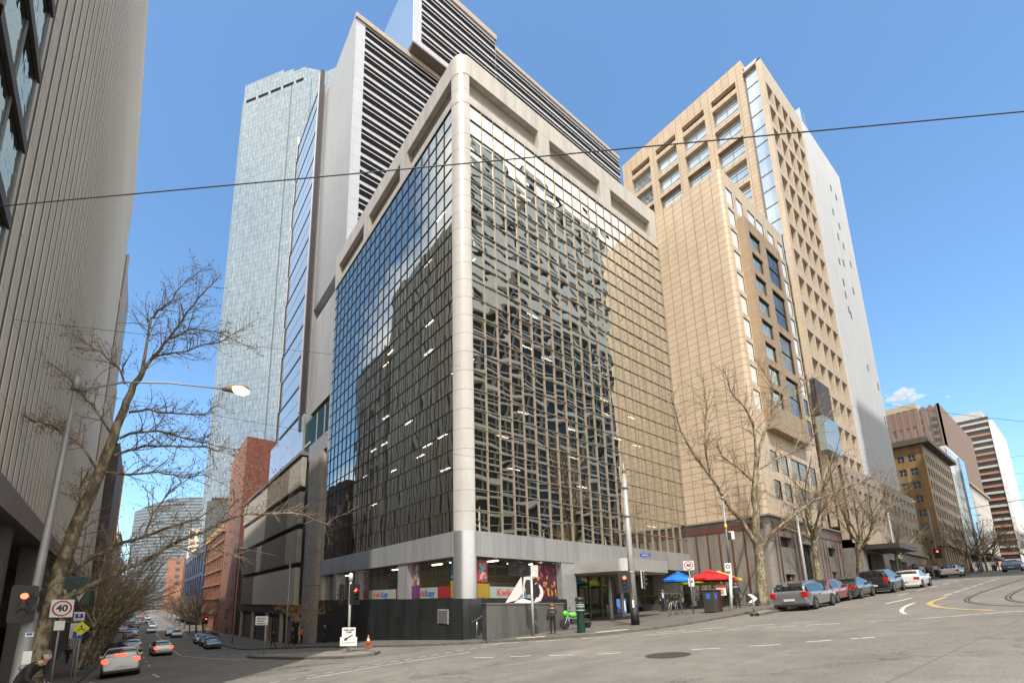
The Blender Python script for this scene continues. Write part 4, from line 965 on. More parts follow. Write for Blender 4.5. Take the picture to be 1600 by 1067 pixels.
# ---- red brick tower, ornate terrace, blue building
bb = thing('brick_tower', 'plain red brick tower with narrow windows past the concrete building', 'building', (16.3, 99.5, -7))
RBRK = tiled('red_brick', (.30, .085, .055), .24, .08, .008, (.2, .09, .07), .85, .25, shift=.5, second=(.24, .065, .045), streak=.15)
LITBRK = tiled('red_brick_lit', (.33, .155, .11), .24, .08, .008, (.32, .18, .14), .85, .15, shift=.5, streak=.12)  # same brick painted paler for the sunlit street side
mb = MB(); P_ = [(16.3, 99.5), (24.5, 99.5), (24.5, 118.5), (16.3, 118.5)]
mb.add([(16.3, 99.5, -9), (24.5, 99.5, -9), (24.5, 99.5, 35.2), (16.3, 99.5, 35.2)], [(0, 1, 2, 3)]); mb.build('end_wall', RBRK, bb)
mb = MB(); mb.add([(16.29, 99.5, -9), (16.29, 118.5, -9), (16.29, 118.5, 34), (16.29, 106, 35.4), (16.29, 99.5, 35.2)], [(0, 4, 3, 2, 1)]); mb.add([(24.5, 99.5, -9), (24.5, 118.5, -9), (24.5, 118.5, 34), (24.5, 99.5, 35.2)], [(0, 1, 2, 3)]); mb.add([(16.3, 118.5, -9), (24.5, 118.5, -9), (24.5, 118.5, 34), (16.3, 118.5, 34)], [(3, 2, 1, 0)]); mb.build('street_wall', LITBRK, bb)
mb = MB(); mb.add([(16.3, 99.5, 35.2), (24.5, 99.5, 35.2), (24.5, 106, 35.4), (16.3, 106, 35.4), (16.3, 118.5, 34), (24.5, 118.5, 34)], [(0, 1, 2, 3), (3, 2, 5, 4)]); mb.build('roof', plain('brick_roof', (.2, .1, .08), .8), bb)
m5 = None
for r_ in range(7):
    for y in (101.2, 103.4):
        if m5 is None: m5 = MB().box(-.05, .05, -.4, .4, -.9, .9).build('window', plain('brick_window', (.06, .035, .03), .4), bb, world=False); o = m5
        else: o = m5.copy(); COL.objects.link(o)
        o.location = Vector((16.28, y, 17.5-r_*3.1))-bb.location
MB().box(16.2, 16.28, 105.5, 108.5, -3.6, -1.4).build('vent', plain('vent_dark', (.1, .045, .035), .7), bb)
MB().box(16.2, 16.28, 104, 106, -7.8, -5.2).build('doorway', BLK, bb)
tb = thing('ornate_terrace', 'ornate red and orange brick terrace with dressed windows and gilded parapet', 'building', (16.3, 120, -7))
OBRK = tiled('orange_brick', (.30, .115, .065), .5, .2, .01, (.3, .13, .08), .8, .2, shift=.5)
PT_ = face_x(16.25); tws2 = []
for r_ in range(6):
    for c in range(7): y = 122+c*4.3; tws2.append((y, y+2.0, 13.8-r_*3.5-2.1, 13.8-r_*3.5))
us9 = sorted(set([119.5, 152]+[q for w_ in tws2 for q in w_[:2]])); zs9 = sorted(set([-9, 17]+[q for w_ in tws2 for q in w_[2:]]))
mb = punched_list(PT_, us9, zs9, tws2, .5); mb.box(16.8, 30, 119.5, 152, -9, 16.9); mb.add([(16.25, 119.5, -9), (26, 119.5, -9), (26, 119.5, 17), (16.25, 119.5, 17)], [(0, 1, 2, 3)]); mb.build('wall', OBRK, tb)
for a, b, c, d in tws2: window(tb, PT_, a, b, c, d, .45, DARKG, plain('cream_trim', (.5, .3, .14), .7), 2, 1, fw=.22)
for r_ in range(6): MB().box(15.95, 16.24, 119.4, 152, 14.6-r_*3.5, 15.0-r_*3.5).build('string_course', plain('terracotta', (.33, .17, .095), .7), tb)
mb = MB(); mb.box(15.7, 27, 119.2, 152, 17, 17.8); 
for k in range(8): mb.prism([(15.9, 120+k*4.2), (16.6, 120+k*4.2), (16.6, 122+k*4.2), (15.9, 122+k*4.2)], 17.8, 19.0)
mb.build('parapet', plain('gilt_stone', (.45, .27, .1), .7), tb)
ub = thing('blue_building', 'dark blue panelled building with tall windows down the left street', 'building', (16.2, 156, -8))
PU = face_x(15.9); uw = []
for r_, (z0, z1) in enumerate(((2, 8), (9.2, 15.6))):
    for c in range(9): y = 157+c*7.2; uw.append((y, y+4.4, z0, z1))
us10 = sorted(set([153, 222]+[q for w_ in uw for q in w_[:2]])); zs10 = sorted(set([-10, 18]+[q for w_ in uw for q in w_[2:]]))
BLUE = plain('blue_panel', (.022, .03, .08), .5, var=.15, scale=.6)
mb = punched_list(PU, us10, zs10, uw, .6); mb.box(16.6, 34, 153, 222, -10, 17.9); mb.add([(15.9, 153, -10), (26, 153, -10), (26, 153, 18), (15.9, 153, 18)], [(0, 1, 2, 3)]); mb.build('wall', BLUE, ub)
for a, b, c, d in uw: window(ub, PU, a, b, c, d, .55, plain('blue_bldg_glass', (.12, .13, .13), .25), plain('blue_frame', (.2, .2, .2), .5), 3, 2)
mb = MB(); mb.box(12.6, 16, 156, 215, -4.4, -3.9); mb.build('awning', plain('awning_brown', (.1, .07, .05), .7), ub)
mb = MB(); mb.box(15.7, 15.88, 155, 220, -10, -4.5); mb.build('shopfront', plain('shopfront_dark', (.03, .028, .026), .4), ub)
# ---- far tall towers down the left street
def oriented(name, label, cat, D, u0, u1, vtop, mat, k=0., zb=-10, depth=40, curved=0):
    a = on_d(u0, 940, D); b = on_d(u1, 940, D*(1-k)); zt = on_d((u0+u1)/2, vtop, D*(1-k/2)).z
    t = thing(name, label, cat, (a.x, a.y, zb)); ex = Vector((b.x-a.x, b.y-a.y, 0)); W_ = ex.length; ang = math.atan2(ex.y, ex.x)
    t.rotation_euler = (0, 0, ang); return t, W_, zt-zb
ri, W_, H_ = oriented('glass_skyscraper', 'very tall silver blue mirrored skyscraper with stepped top above the left street', 'skyscraper', 235, 301, 500, 104, None, .097, -10)
RG = facade_grid('skyscraper_glass', (.235, .295, .355), (.13, .16, .18), 1.15, 3.1, .09, .1, (.80, 1.12), metal=.3, shift=.0)
def rgl():
    m = RG; nt = m.node_tree; b = [n for n in nt.nodes if n.type == 'BSDF_PRINCIPLED'][0]
    v = wallvec(nt); mp = N(nt, 'ShaderNodeMapping'); mp.inputs['Scale'].default_value = (.9, .2, 1); nt.links.new(v, mp.inputs[0])
    f = noise(nt, 1.0, 5, mp.outputs[0], .75)
    src = b.inputs['Base Color'].links[0].from_socket
    c = mixcol(nt, .6, src, ramp(nt, f, .36, .64, (.62, .66, .66), (1.2, 1.22, 1.2)), 'MULTIPLY')
    b2 = N(nt, 'ShaderNodeTexBrick'); b2.offset = 0; b2.inputs['Scale'].default_value = 1; b2.inputs['Brick Width'].default_value = 2.3; b2.inputs['Row Height'].default_value = 400; b2.inputs['Mortar Size'].default_value = .2; b2.inputs['Color1'].default_value = (1, 1, 1, 1); b2.inputs['Color2'].default_value = (.93, .93, .93, 1); b2.inputs['Mortar'].default_value = (.70, .74, .75, 1); nt.links.new(v, b2.inputs['Vector'])
    b3 = N(nt, 'ShaderNodeTexBrick'); b3.offset = 0; b3.inputs['Scale'].default_value = 1; b3.inputs['Brick Width'].default_value = 900; b3.inputs['Row Height'].default_value = 6.2; b3.inputs['Mortar Size'].default_value = .35; b3.inputs['Color1'].default_value = (1, 1, 1, 1); b3.inputs['Color2'].default_value = (1, 1, 1, 1); b3.inputs['Mortar'].default_value = (.87, .89, .89, 1); nt.links.new(v, b3.inputs['Vector'])
    c = mixcol(nt, 1, c, b2.outputs['Color'], 'MULTIPLY'); c = mixcol(nt, 1, c, b3.outputs['Color'], 'MULTIPLY'); nt.links.new(c, b.inputs['Base Color'])
    bp = N(nt, 'ShaderNodeBump'); bp.inputs['Strength'].default_value = .12; bp.inputs['Distance'].default_value = .08; f3 = noise(nt, .7, 3); nt.links.new(f3, bp.inputs['Height']); nt.links.new(bp.outputs[0], b.inputs['Normal'])
rgl()
mb = MB(); mb.box(0, W_, 0, 40, 0, H_-14.5); mb.build('wall', RG, ri, world=False)
mb = MB(); xs_ = [0]
mb.box(.2, .40*W_, .3, 40, H_-11.5, H_+1.2); mb.box(.40*W_, .50*W_, .3, 40, H_-11.5, H_-1.2); mb.box(.50*W_, .60*W_, .3, 40, H_-11.5, H_-3.6); mb.add([(.60*W_, .3, H_-14.5), (W_*.82, .3, H_-14.5), (.60*W_, .3, H_-3.6), (.60*W_, 30, H_-14.5), (W_*.82, 30, H_-14.5), (.60*W_, 30, H_-3.6)], [(0, 1, 2), (1, 4, 5, 2), (5, 4, 3)])
mb.build('crown', RG, ri, world=False)
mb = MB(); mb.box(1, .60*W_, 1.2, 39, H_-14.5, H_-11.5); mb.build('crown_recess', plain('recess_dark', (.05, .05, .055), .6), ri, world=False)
for k in range(5): MB().box(.5+k*W_*.125, 2.0+k*W_*.125, .2, 1.4, H_-14.6, H_-11.4).build('crown_pier', plain('pier_pale', (.26, .29, .3), .4), ri, world=False)
for x in (.49*W_, .68*W_): MB().box(x, x+.55, -.06, .5, 0, H_-14.6).build('dark_slot', plain('slot_dark', (.06, .075, .085), .3), ri, world=False)
mb = MB(); mb.box(0, .6, -.12, 0, 0, H_-12); mb.build('edge_fin', plain('edge_grey', (.2, .24, .26), .4), ri, world=False)
jt, W_, H_ = oriented('curved_glass_tower', 'wide blue grey banded glass building with sloping roof closing the left street', 'tower block', 430, 192, 330, 790, None, .05, -8)
JG = facade_grid('banded_glass', (.08, .105, .13), (.21, .24, .27), 60.0, 3.0, .5, .15, (.5, 1.3), metal=.3)
mb = MB(); n_ = 10; top = []
for i in range(n_+1): f = i/n_; top.append((f*W_, -8*math.sin(PI*f), H_*(.96+.1*math.sin(PI*min(1, f*1.1)*.6))))
vs = [(x, y, 0) for x, y, z in top]+top+[(x, 30, z) for x, y, z in top]
mb.add(vs, [(i, i+1, n_+2+i, n_+1+i) for i in range(n_)]+[(n_+1+i, n_+2+i, 2*n_+3+i, 2*n_+2+i) for i in range(n_)]+[(0, n_+1, 2*n_+2), (n_, 3*n_+2, 2*n_+1)])
mb.build('wall', JG, jt, world=False)
kt, W_, H_ = oriented('dark_tower', 'black glass tower low behind the terrace beside the skyscraper foot', 'tower block', 215, 308, 362, 782, None, 0, -8)
mb = MB(); mb.box(0, W_, 0, 25, 0, H_); mb.build('wall', facade_grid('black_tower_glass', (.02, .03, .035), (.045, .055, .06), 1.6, 2.6, .25, .12, (.5, 1.6)), kt, world=False)
MB().box(1, W_-2, 2, 20, H_, H_+2).build('plant_room', BLK, kt, world=False)
pt, W_, H_ = oriented('apartment_block', 'cream apartment block with dark balcony bands far down the left street', 'apartment block', 262, 284, 309, 824, None, .02, -8)
mb = MB(); mb.box(0, W_, 0, 15, 0, H_); mb.build('wall', plain('apartment_cream', (.58, .5, .42), .7), pt, world=False)
m6 = None
for k in range(11):
    for x in (.25, .72):
        if m6 is None: m6 = MB().box(-W_*.13, W_*.13, -.12, .1, 0, 1.4).build('balcony', plain('balcony_dark', (.12, .1, .09), .6), pt, world=False); o = m6  # thin dark boxes for the balcony bands
        else: o = m6.copy(); COL.objects.link(o)
        o.location = (W_*x, 0, H_-3.4-k*3.2)
ot, W_, H_ = oriented('orange_block', 'small orange rendered block with two windows behind the street trees', 'building', 332, 254, 281, 872, None, .02, -8)
mb = MB(); mb.box(0, W_, 0, 15, 0, H_); mb.build('wall', plain('orange_render', (.28, .14, .09), .8), ot, world=False)
for k in range(4): MB().box(W_*.55, W_*.8, -.1, .1, H_-4.2-k*5, H_-2.2-k*5).build('window', SLIT, ot, world=False)
# ---- left side of the left street: tall ribbed building over an arcade
rbv = thing('ribbed_building', 'tall pale building with close vertical ribs over a dark street arcade at left edge', 'office building', (-4.3, 16, -4))
dx = -(-4.3+7.0)/(78.6-16)  # slight skew of the frontage
def rib_x(y): return -4.3+dx*(y-16)*1.0
RIB = tiled('rib_panel', (.74, .675, .58), 30, 2.57, .015, (.3, .26, .22), .6, .05, off=(0, 0), streak=.14)
RIBB_ = plain('rib_gap', (.05, .04, .033), .6)
RTOP = 65.3
def wall_strip(mb, y0, y1, z0, z1, d=0.): 
    a, b = rib_x(y0), rib_x(y1)
    mb.add([(a+d, y0, z0), (b+d, y1, z0), (b+d, y1, z1), (a+d, y0, z1)], [(0, 1, 2, 3)])
mb = MB(); wall_strip(mb, 16, 79, 4.2, RTOP); mb.add([(rib_x(79), 79, -8), (rib_x(79)-14, 79, -8), (rib_x(79)-14, 79, RTOP), (rib_x(79), 79, RTOP)], [(0, 1, 2, 3)]); mb.build('backing_wall', RIBB_, rbv)
npan = 54; pitch = 63/npan; protos = None
for k in range(npan):
    y = 16.0+k*pitch; mb = MB()
    if protos is None:
        # one folded rib: broad pale face with a chamfered return
        for j in range(1):
            w0, w1 = .02, pitch*.72
            prof = [(0.0, w0), (.022, w0+.01), (.035, (w0+w1)/2), (.022, w1-.01), (0.0, w1)]
            vs = [(d+dx*yy, yy, z) for z in (0, RTOP-4.2) for d, yy in prof]; n5 = len(prof)
            mb.add(vs, [(i, i+1, n5+i+1, n5+i) for i in range(n5-1)])
        protos = mb.build('rib', RIB, rbv, world=False); o = protos
    else: o = protos.copy(); COL.objects.link(o)
    o.location = Vector((rib_x(y), y, 4.2))-rbv.location
mb = MB(); wall_strip(mb, 12, 79, 3.25, 4.25, .3)
mb.add([(rib_x(12)+.3, 12, 4.25), (rib_x(79)+.3, 79, 4.25), (rib_x(79)-.2, 79, 4.25), (rib_x(12)-.2, 12, 4.25)], [(0, 1, 2, 3)])
mb.add([(rib_x(12)+.3, 12, 3.25), (rib_x(79)+.3, 79, 3.25), (rib_x(79)-6, 79, 3.25), (rib_x(12)-6, 12, 3.25)], [(3, 2, 1, 0)])
mb.build('granite_band', tiled('pink_granite', (.23, .185, .16), 1.16, 2, .01, (.12, .1, .09), .5, .15), rbv)
# glazed end bay nearest the viewer
mb = MB(); wall_strip(mb, 12, 16.0, 4.25, RTOP, .12)
rbglass = mb.build('end_glazing', mirror_glass('rippled_glass', (.72, .8, .8), (.05, .07, .07), 0, .5, .4, wave=1.2, wscale=.7), rbv)
for k in range(24):
    z = 5.2+k*2.57*1.0
    mb = MB(); a, b = rib_x(12), rib_x(15.9); mb.add([(a+.13, 12, z), (b+.13, 15.9, z), (b+.24, 15.9, z), (a+.24, 12, z), (a+.13, 12, z+.36), (b+.13, 15.9, z+.36), (b+.24, 15.9, z+.36), (a+.24, 12, z+.36)], [(0, 1, 2, 3), (7, 6, 5, 4), (3, 2, 6, 7), (1, 5, 6, 2)]); mb.build('floor_band', plain('band_brown', (.05, .042, .038), .5), rbv)
mb = MB()
for k in range(3): y = 12.3+k*1.75; mb.box(rib_x(y)+.125, rib_x(y)+.17, y, y+.05, 4.3, RTOP)
mb.build('mullion', plain('mullion_grey', (.2, .22, .22), .5), rbglass)
mb = MB(); mb.add([(rib_x(12), 12, RTOP), (rib_x(79), 79, RTOP), (rib_x(79)-14, 79, RTOP), (rib_x(12)-14, 12, RTOP)], [(0, 1, 2, 3)])
mb.add([(rib_x(12)-14, 12, -4), (rib_x(79)-14, 79, -8), (rib_x(79)-14, 79, RTOP), (rib_x(12)-14, 12, RTOP)], [(3, 2, 1, 0)]); mb.add([(rib_x(12)-14, 12, 3.3), (rib_x(12), 12, 3.3), (rib_x(12), 12, RTOP), (rib_x(12)-14, 12, RTOP)], [(0, 1, 2, 3)]); mb.build('roof', plain('rib_roof', (.3, .28, .25), .8), rbv)
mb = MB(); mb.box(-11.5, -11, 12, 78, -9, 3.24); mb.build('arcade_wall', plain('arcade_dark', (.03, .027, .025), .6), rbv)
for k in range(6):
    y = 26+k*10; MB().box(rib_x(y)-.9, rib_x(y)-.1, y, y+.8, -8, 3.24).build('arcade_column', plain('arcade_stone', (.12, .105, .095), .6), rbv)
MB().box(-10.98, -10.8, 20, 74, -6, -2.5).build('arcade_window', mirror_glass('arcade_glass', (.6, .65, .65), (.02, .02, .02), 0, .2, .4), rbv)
# green awning on the arcade edge with a white mark
qa = on_d(138, 946, 27.5); a = qa.y; zq = qa.z; mb = MB(); mb.prism([(qa.x-2.0, a), (qa.x, a), (qa.x, a+6), (qa.x-2.0, a+6)], zq, zq+1.75); aw = mb.build('awning', plain('awning_green', (.045, .085, .075), .6), rbv, bevel=.08)
text_mesh('W', 1.0, plain('awning_white', (.55, .55, .5), .6), 'lettering', aw, (qa.x-.75, a-.004, zq+.55), facing(-PI/2), bold=.02)
lb = thing('slab_building', 'pale and brown slab block beyond the ribbed building on the left street', 'building', (-7, 80, -7))
mb = MB(); mb.box(-22, -7.0, 80.5, 96, -9, 55); mb.build('wall', facade_grid('slab_wall', (.09, .06, .055), (.5, .46, .42), 1.5, 9, .42, .4, (.7, 1.5)), lb)
for k in range(5): MB().box(-7.0, -6.7, 81+k*3.1, 81.8+k*3.1, -9, 55.5-k*4.6).build('fin', plain('fin_pale', (.58, .53, .48), .7), lb)
db = thing('dark_brown_building', 'dark brown building with a thin orange edge farther down the left street', 'building', (-5.4, 99, -7))
mb = MB(); mb.box(-20, -5.4, 97.5, 118, -9, 28.5); mb.build('wall', tiled('dark_brown_wall', (.095, .075, .07), 1.4, 1.4, .06, (.05, .04, .037), .6, .25), db)
mb = MB(); mb.box(-5.6, -5.1, 118.02, 118.7, -9, 29); mb.build('edge_trim', plain('orange_trim', (.6, .3, .04), .5), db)
for k in range(4):
    f_ = thing('side_building', ['grey brick building behind the left row of street trees', 'tan rendered building behind the left row of street trees', 'brown office building behind the left row of street trees', 'pale building at the far end of the left row of trees'][k], 'building', (-6, 122+k*34, -8))
    mb = MB(); mb.box(-24, -5.6-k*.4, 121+k*34, 153+k*34, -9, [14, 19, 11, 16][k]); mb.build('wall', facade_grid('side_wall_%d' % k, (.07, .07, .07), [(.25, .24, .22), (.36, .29, .2), (.2, .15, .12), (.42, .38, .33)][k], 2.6, 3.2, .8, .25, (.6, 1.8)), f_)
    MB().box(-24, -5.3-k*.4, 120.9+k*34, 153.1+k*34, [14, 19, 11, 16][k], [14.7, 19.7, 11.7, 16.7][k]).build('cornice', plain('side_cornice', (.3, .26, .22), .7), f_)
# ---------------------------------------------------------------- bare plane trees
def bark():
    m, nt, out = new_mat('plane_bark'); b = N(nt, 'ShaderNodeBsdfPrincipled'); b.inputs['Roughness'].default_value = .85
    tc = N(nt, 'ShaderNodeTexCoord'); mp = N(nt, 'ShaderNodeMapping'); mp.inputs['Scale'].default_value = (1, 1, .55); nt.links.new(tc.outputs['Object'], mp.inputs[0])
    f = noise(nt, 5.5, 4, mp.outputs[0]); f2 = noise(nt, 2.0, 3, mp.outputs[0])
    c = mixcol(nt, ramp(nt, f, .46, .56), (.16, .125, .078), (.33, .285, .18)); c = mixcol(nt, ramp(nt, f2, .5, .62), c, (.10, .078, .05))
    nt.links.new(c, b.inputs['Base Color']); bp = N(nt, 'ShaderNodeBump'); bp.inputs['Strength'].default_value = .5; bp.inputs['Distance'].default_value = .03
    nt.links.new(f, bp.inputs['Height']); nt.links.new(bp.outputs[0], b.inputs['Normal']); nt.links.new(b.outputs[0], out.inputs[0]); return m
BARK = bark(); TWIG = plain('twig_bark', (.25, .185, .125), .85, var=.3, scale=1.5); SEED = plain('seed_ball', (.075, .05, .032), .9, var=.4, scale=2)
OLEAF = plain('orange_leaf', (.36, .17, .03), .7, var=.45, scale=1.3); YLEAF = plain('yellow_leaf', (.42, .36, .05), .7, var=.3)
def wander(p, d, L, r0, r1, n, rr, bend=.22, lift=.06):
    pts = [Vector(p)]; rad = [r0]; d = Vector(d).normalized()
    for i in range(n):
        d = (d+Vector((rr.gauss(0, bend), rr.gauss(0, bend), rr.gauss(0, bend)+lift))*.5).normalized()
        pts.append(pts[-1]+d*(L/n)); rad.append(r0+(r1-r0)*(i+1)/n)
    return pts, rad
def side(d, rr, ang):
    d = d.normalized(); a = d.orthogonal().normalized(); b = d.cross(a); q = rr.uniform(0, 2*PI)
    return d*math.cos(ang)+(a*math.cos(q)+b*math.sin(q))*math.sin(ang)
def twigs(tw, seeds, pts, rad, rr, n, L, depth=2, fine=1.0):
    """side shoots along a limb, finer and finer"""
    m = len(pts)-1
    for k in range(n):
        t = (.12+.88*(k+rr.random())/n)*m; i = min(m-1, int(t)); f = t-i
        p = pts[i].lerp(pts[i+1], f); d = pts[i+1]-pts[i]; r = (rad[i]*(1-f)+rad[i+1]*f)
        l = L*rr.uniform(.5, 1.25)*(1-.35*t/m); r0 = min(r*.62, .011*l+.006)*fine
        dd = side(d, rr, rr.uniform(.5, 1.1)); dd.z += .12
        p2, r2 = wander(p, dd, l, r0, r0*.4, 4 if depth > 1 else 3, rr, .34, .04)
        tw.tube(p2, r2, 4 if r0 > .014 else 3, caps=False)
        if depth > 1: twigs(tw, seeds, p2, r2, rr, 4 if depth > 2 else 3, l*.5, depth-1, fine)
        if seeds is not None and rr.random() < .2:
            q = p2[-1]+Vector((rr.gauss(0, .03), rr.gauss(0, .03), -rr.uniform(.04, .14))); s = rr.uniform(.018, .03)
            seeds.add([q+Vector((s, 0, 0)), q+Vector((-s*.6, s, 0)), q+Vector((-s*.6, -s, 0)), q+Vector((0, 0, s*1.3)), q-Vector((0, 0, s*1.3))], [(0, 1, 3), (1, 2, 3), (2, 0, 3), (1, 0, 4), (2, 1, 4), (0, 2, 4)])
def finish(root, trunk, tw, seeds, world=True):
    trunk.build('trunk', BARK, root, smooth=True, world=world)
    cr = tw.build('crown', TWIG, root, smooth=True, world=world)
    if seeds.v: seeds.build('seed_ball', SEED, cr, world=world)['kind'] = 'stuff'
def auto_tree(name, label, loc, H, seed, spread=.55, group=None, nl=7, tr=.2, dens=1., lean=(0, 0), fork=.32):
    rr = random.Random(seed); root = thing(name, label, 'tree', loc, 0, group)
    T, W_, S = MB(), MB(), MB()
    p, r = wander((0, 0, -.3), (lean[0], lean[1], 1), H*fork+.3, tr*1.15, tr*.8, 5, rr, .07, .1); r[0] *= 1.25
    T.tube(p, r, 10)
    top = p[-1]; limbs = []
    for k in range(nl):
        a = 2*PI*(k+rr.uniform(-.3, .3))/nl; inc = rr.uniform(.25, .85)*spread/.55
        d = Vector((math.cos(a)*math.sin(inc)+lean[0]*.5, math.sin(a)*math.sin(inc)+lean[1]*.5, math.cos(inc)))
        st = p[-1] if k < nl*.55 else p[-2].lerp(p[-1], rr.random()); r0 = tr*rr.uniform(.36, .58)
        q, qr = wander(st, d, H*(1-fork)*rr.uniform(.75, 1.08), r0, r0*.22, 8, rr, .2, .09)
        T.tube(q, qr, 7, caps=False); limbs.append((q, qr))
        for j in range(2):
            i = rr.randint(2, 5); d2 = side(q[i+1]-q[i], rr, rr.uniform(.5, .9)); d2.z = abs(d2.z)*.8+.1
            q2, r2 = wander(q[i], d2, H*.3*rr.uniform(.7, 1.2), qr[i]*.65, qr[i]*.15, 6, rr, .25, .07); T.tube(q2, r2, 5, caps=False); limbs.append((q2, r2))
    for q, qr in limbs: twigs(W_, S, q, qr, rr, int(11*dens), H*.17, 3 if dens > .7 else 2)
    finish(root, T, W_, S, False); return root
def at(u, v, D): return on_d(u, v, D)
def hero(name, label, base, trunk_px, limbs_px, D, seed, tl, dens, dj=.5, tr=None):
    """a tree whose limbs are known one by one; every limb also runs in depth"""
    rr = random.Random(seed); root = thing(name, label, 'tree', base); T, W_, S = MB(), MB(), MB()
    def chain(px, d0, drift):
        out = []
        for i, (u, v, r) in enumerate(px): out.append((at(u, v, D+d0+drift*i), r))
        pts = [q[0] for q in out]; rad = [q[1] for q in out]
        sp = []; sr = []
        for i in range(len(pts)-1):
            for k in range(3): f = k/3; sp.append(pts[i].lerp(pts[i+1], f)+Vector((rr.gauss(0, .03), rr.gauss(0, .03), rr.gauss(0, .03)))*(i > 0)); sr.append(rad[i]*(1-f)+rad[i+1]*f)
        return sp+[pts[-1]], sr+[rad[-1]]
    p, r = chain(trunk_px, 0, 0); p = [Vector((base[0], base[1], base[2]-.3))]+p; r = [r[0]*1.35]+r; T.tube(p, r, 12)
    for px in limbs_px:
        dr = rr.uniform(-dj, dj); q, qr = chain(px, 0, dr); T.tube(q, qr, 7, caps=False); twigs(W_, S, q, qr, rr, int(dens*len(px)*1.7), tl, 3)
    twigs(W_, S, p[len(p)//2:], r[len(r)//2:], rr, int(dens*2), tl, 3)
    finish(root, T, W_, S); return root
DL = 17.0
b0 = at(48, 1060, DL); b0 = (b0.x, b0.y, fz(b0.x, b0.y))
tr_px = [(56, 1030, .27), (75, 960, .25), (95, 890, .235), (120, 820, .215), (150, 750, .19), (178, 685, .165), (195, 640, .14), (210, 602, .115), (225, 576, .09)]
hl = [[(222, 580, .075), (240, 557, .06), (262, 531, .05), (285, 501, .038), (311, 464, .028), (341, 434, .016)],
      [(222, 580, .07), (232, 524, .045), (238, 497, .038), (247, 486, .033), (270, 467, .025), (292, 437, .018), (322, 419, .012)],
      [(262, 531, .04), (300, 515, .03), (345, 520, .022), (395, 545, .012)], [(240, 557, .04), (290, 548, .03), (340, 535, .02), (400, 500, .01)],
      [(202, 644, .05), (232, 640, .042), (270, 646, .034), (319, 647, .024), (345, 630, .014)],
      [(186, 685, .055), (210, 674, .048), (247, 674, .04), (285, 683, .032), (322, 694, .023), (368, 702, .014), (420, 690, .008)],
      [(180, 711, .06), (210, 700, .05), (262, 696, .042), (322, 698, .032), (360, 712, .02), (410, 735, .01)],
      [(161, 737, .05), (195, 741, .042), (247, 737, .034), (285, 745, .024), (318, 741, .014), (365, 765, .008)],
      [(152, 735, .06), (131, 700, .048), (109, 685, .04), (90, 670, .034), (67, 659, .028), (49, 657, .022), (22, 629, .012)],
      [(172, 675, .05), (150, 640, .042), (131, 617, .034), (116, 595, .026), (75, 565, .014)],
      [(195, 600, .04), (187, 576, .034), (154, 550, .026), (131, 535, .016), (110, 520, .008)],
      [(105, 880, .1), (118, 850, .085), (128, 800, .06), (125, 760, .045), (138, 735, .03)],
      [(98, 900, .085), (140, 875, .075), (180, 852, .065), (225, 838, .052), (270, 822, .04), (310, 812, .028), (350, 775, .014)],
      [(84, 940, .115), (110, 930, .10), (150, 910, .09), (190, 892, .082), (230, 872, .074), (270, 850, .066), (305, 836, .058), (340, 817, .05), (385, 803, .042), (445, 800, .032), (479, 805, .022), (510, 818, .012), (560, 790, .008)],
      [(270, 850, .04), (300, 862, .03), (340, 858, .02), (380, 870, .01)], [(340, 817, .03), (370, 780, .022), (400, 760, .014), (450, 750, .008)], [(225, 838, .04), (240, 800, .03), (262, 770, .02), (300, 745, .01)]]
hero('plane_tree', 'tall bare mottled plane tree leaning over the left street behind the lit street lamp', b0, tr_px, hl, DL, 3, 1.25, 4.2, .22)
DR = 32.0
b1 = at(1192, 948, DR)
tr2 = [(1191, 935, .34), (1189, 890, .3), (1185, 850, .28), (1181, 825, .24), (1180, 780, .21), (1180, 750, .19), (1183, 712, .16)]
rl = [[(1188, 862, .16), (1160, 815, .14), (1139, 791, .125), (1109, 742, .1), (1082, 705, .08), (1064, 675, .06), (1052, 626, .03)],
      [(1109, 742, .07), (1100, 690, .05), (1104, 640, .035), (1098, 590, .016)],
      [(1183, 712, .12), (1199, 660, .09), (1208, 637, .075), (1240, 615, .05), (1262, 590, .025)], [(1208, 637, .06), (1205, 600, .04), (1180, 560, .018)],
      [(1182, 715, .11), (1178, 665, .08), (1165, 637, .06), (1142, 611, .045), (1130, 575, .02)],
      [(1187, 856, .15), (1205, 835, .13), (1225, 817, .11), (1270, 784, .085), (1319, 761, .05), (1365, 745, .025)],
      [(1181, 735, .09), (1210, 720, .075), (1240, 705, .06), (1265, 688, .04), (1300, 640, .02)], [(1180, 755, .07), (1150, 728, .05), (1128, 712, .035), (1120, 690, .02)], [(1240, 705, .04), (1262, 655, .03), (1290, 610, .012)]]
hero('plane_tree', 'bare plane tree with mottled trunk on the right pavement beside the white topped pole', (b1.x, b1.y, fz(b1.x, b1.y)), tr2, rl, DR, 5, 2.1, 4.4, .5)
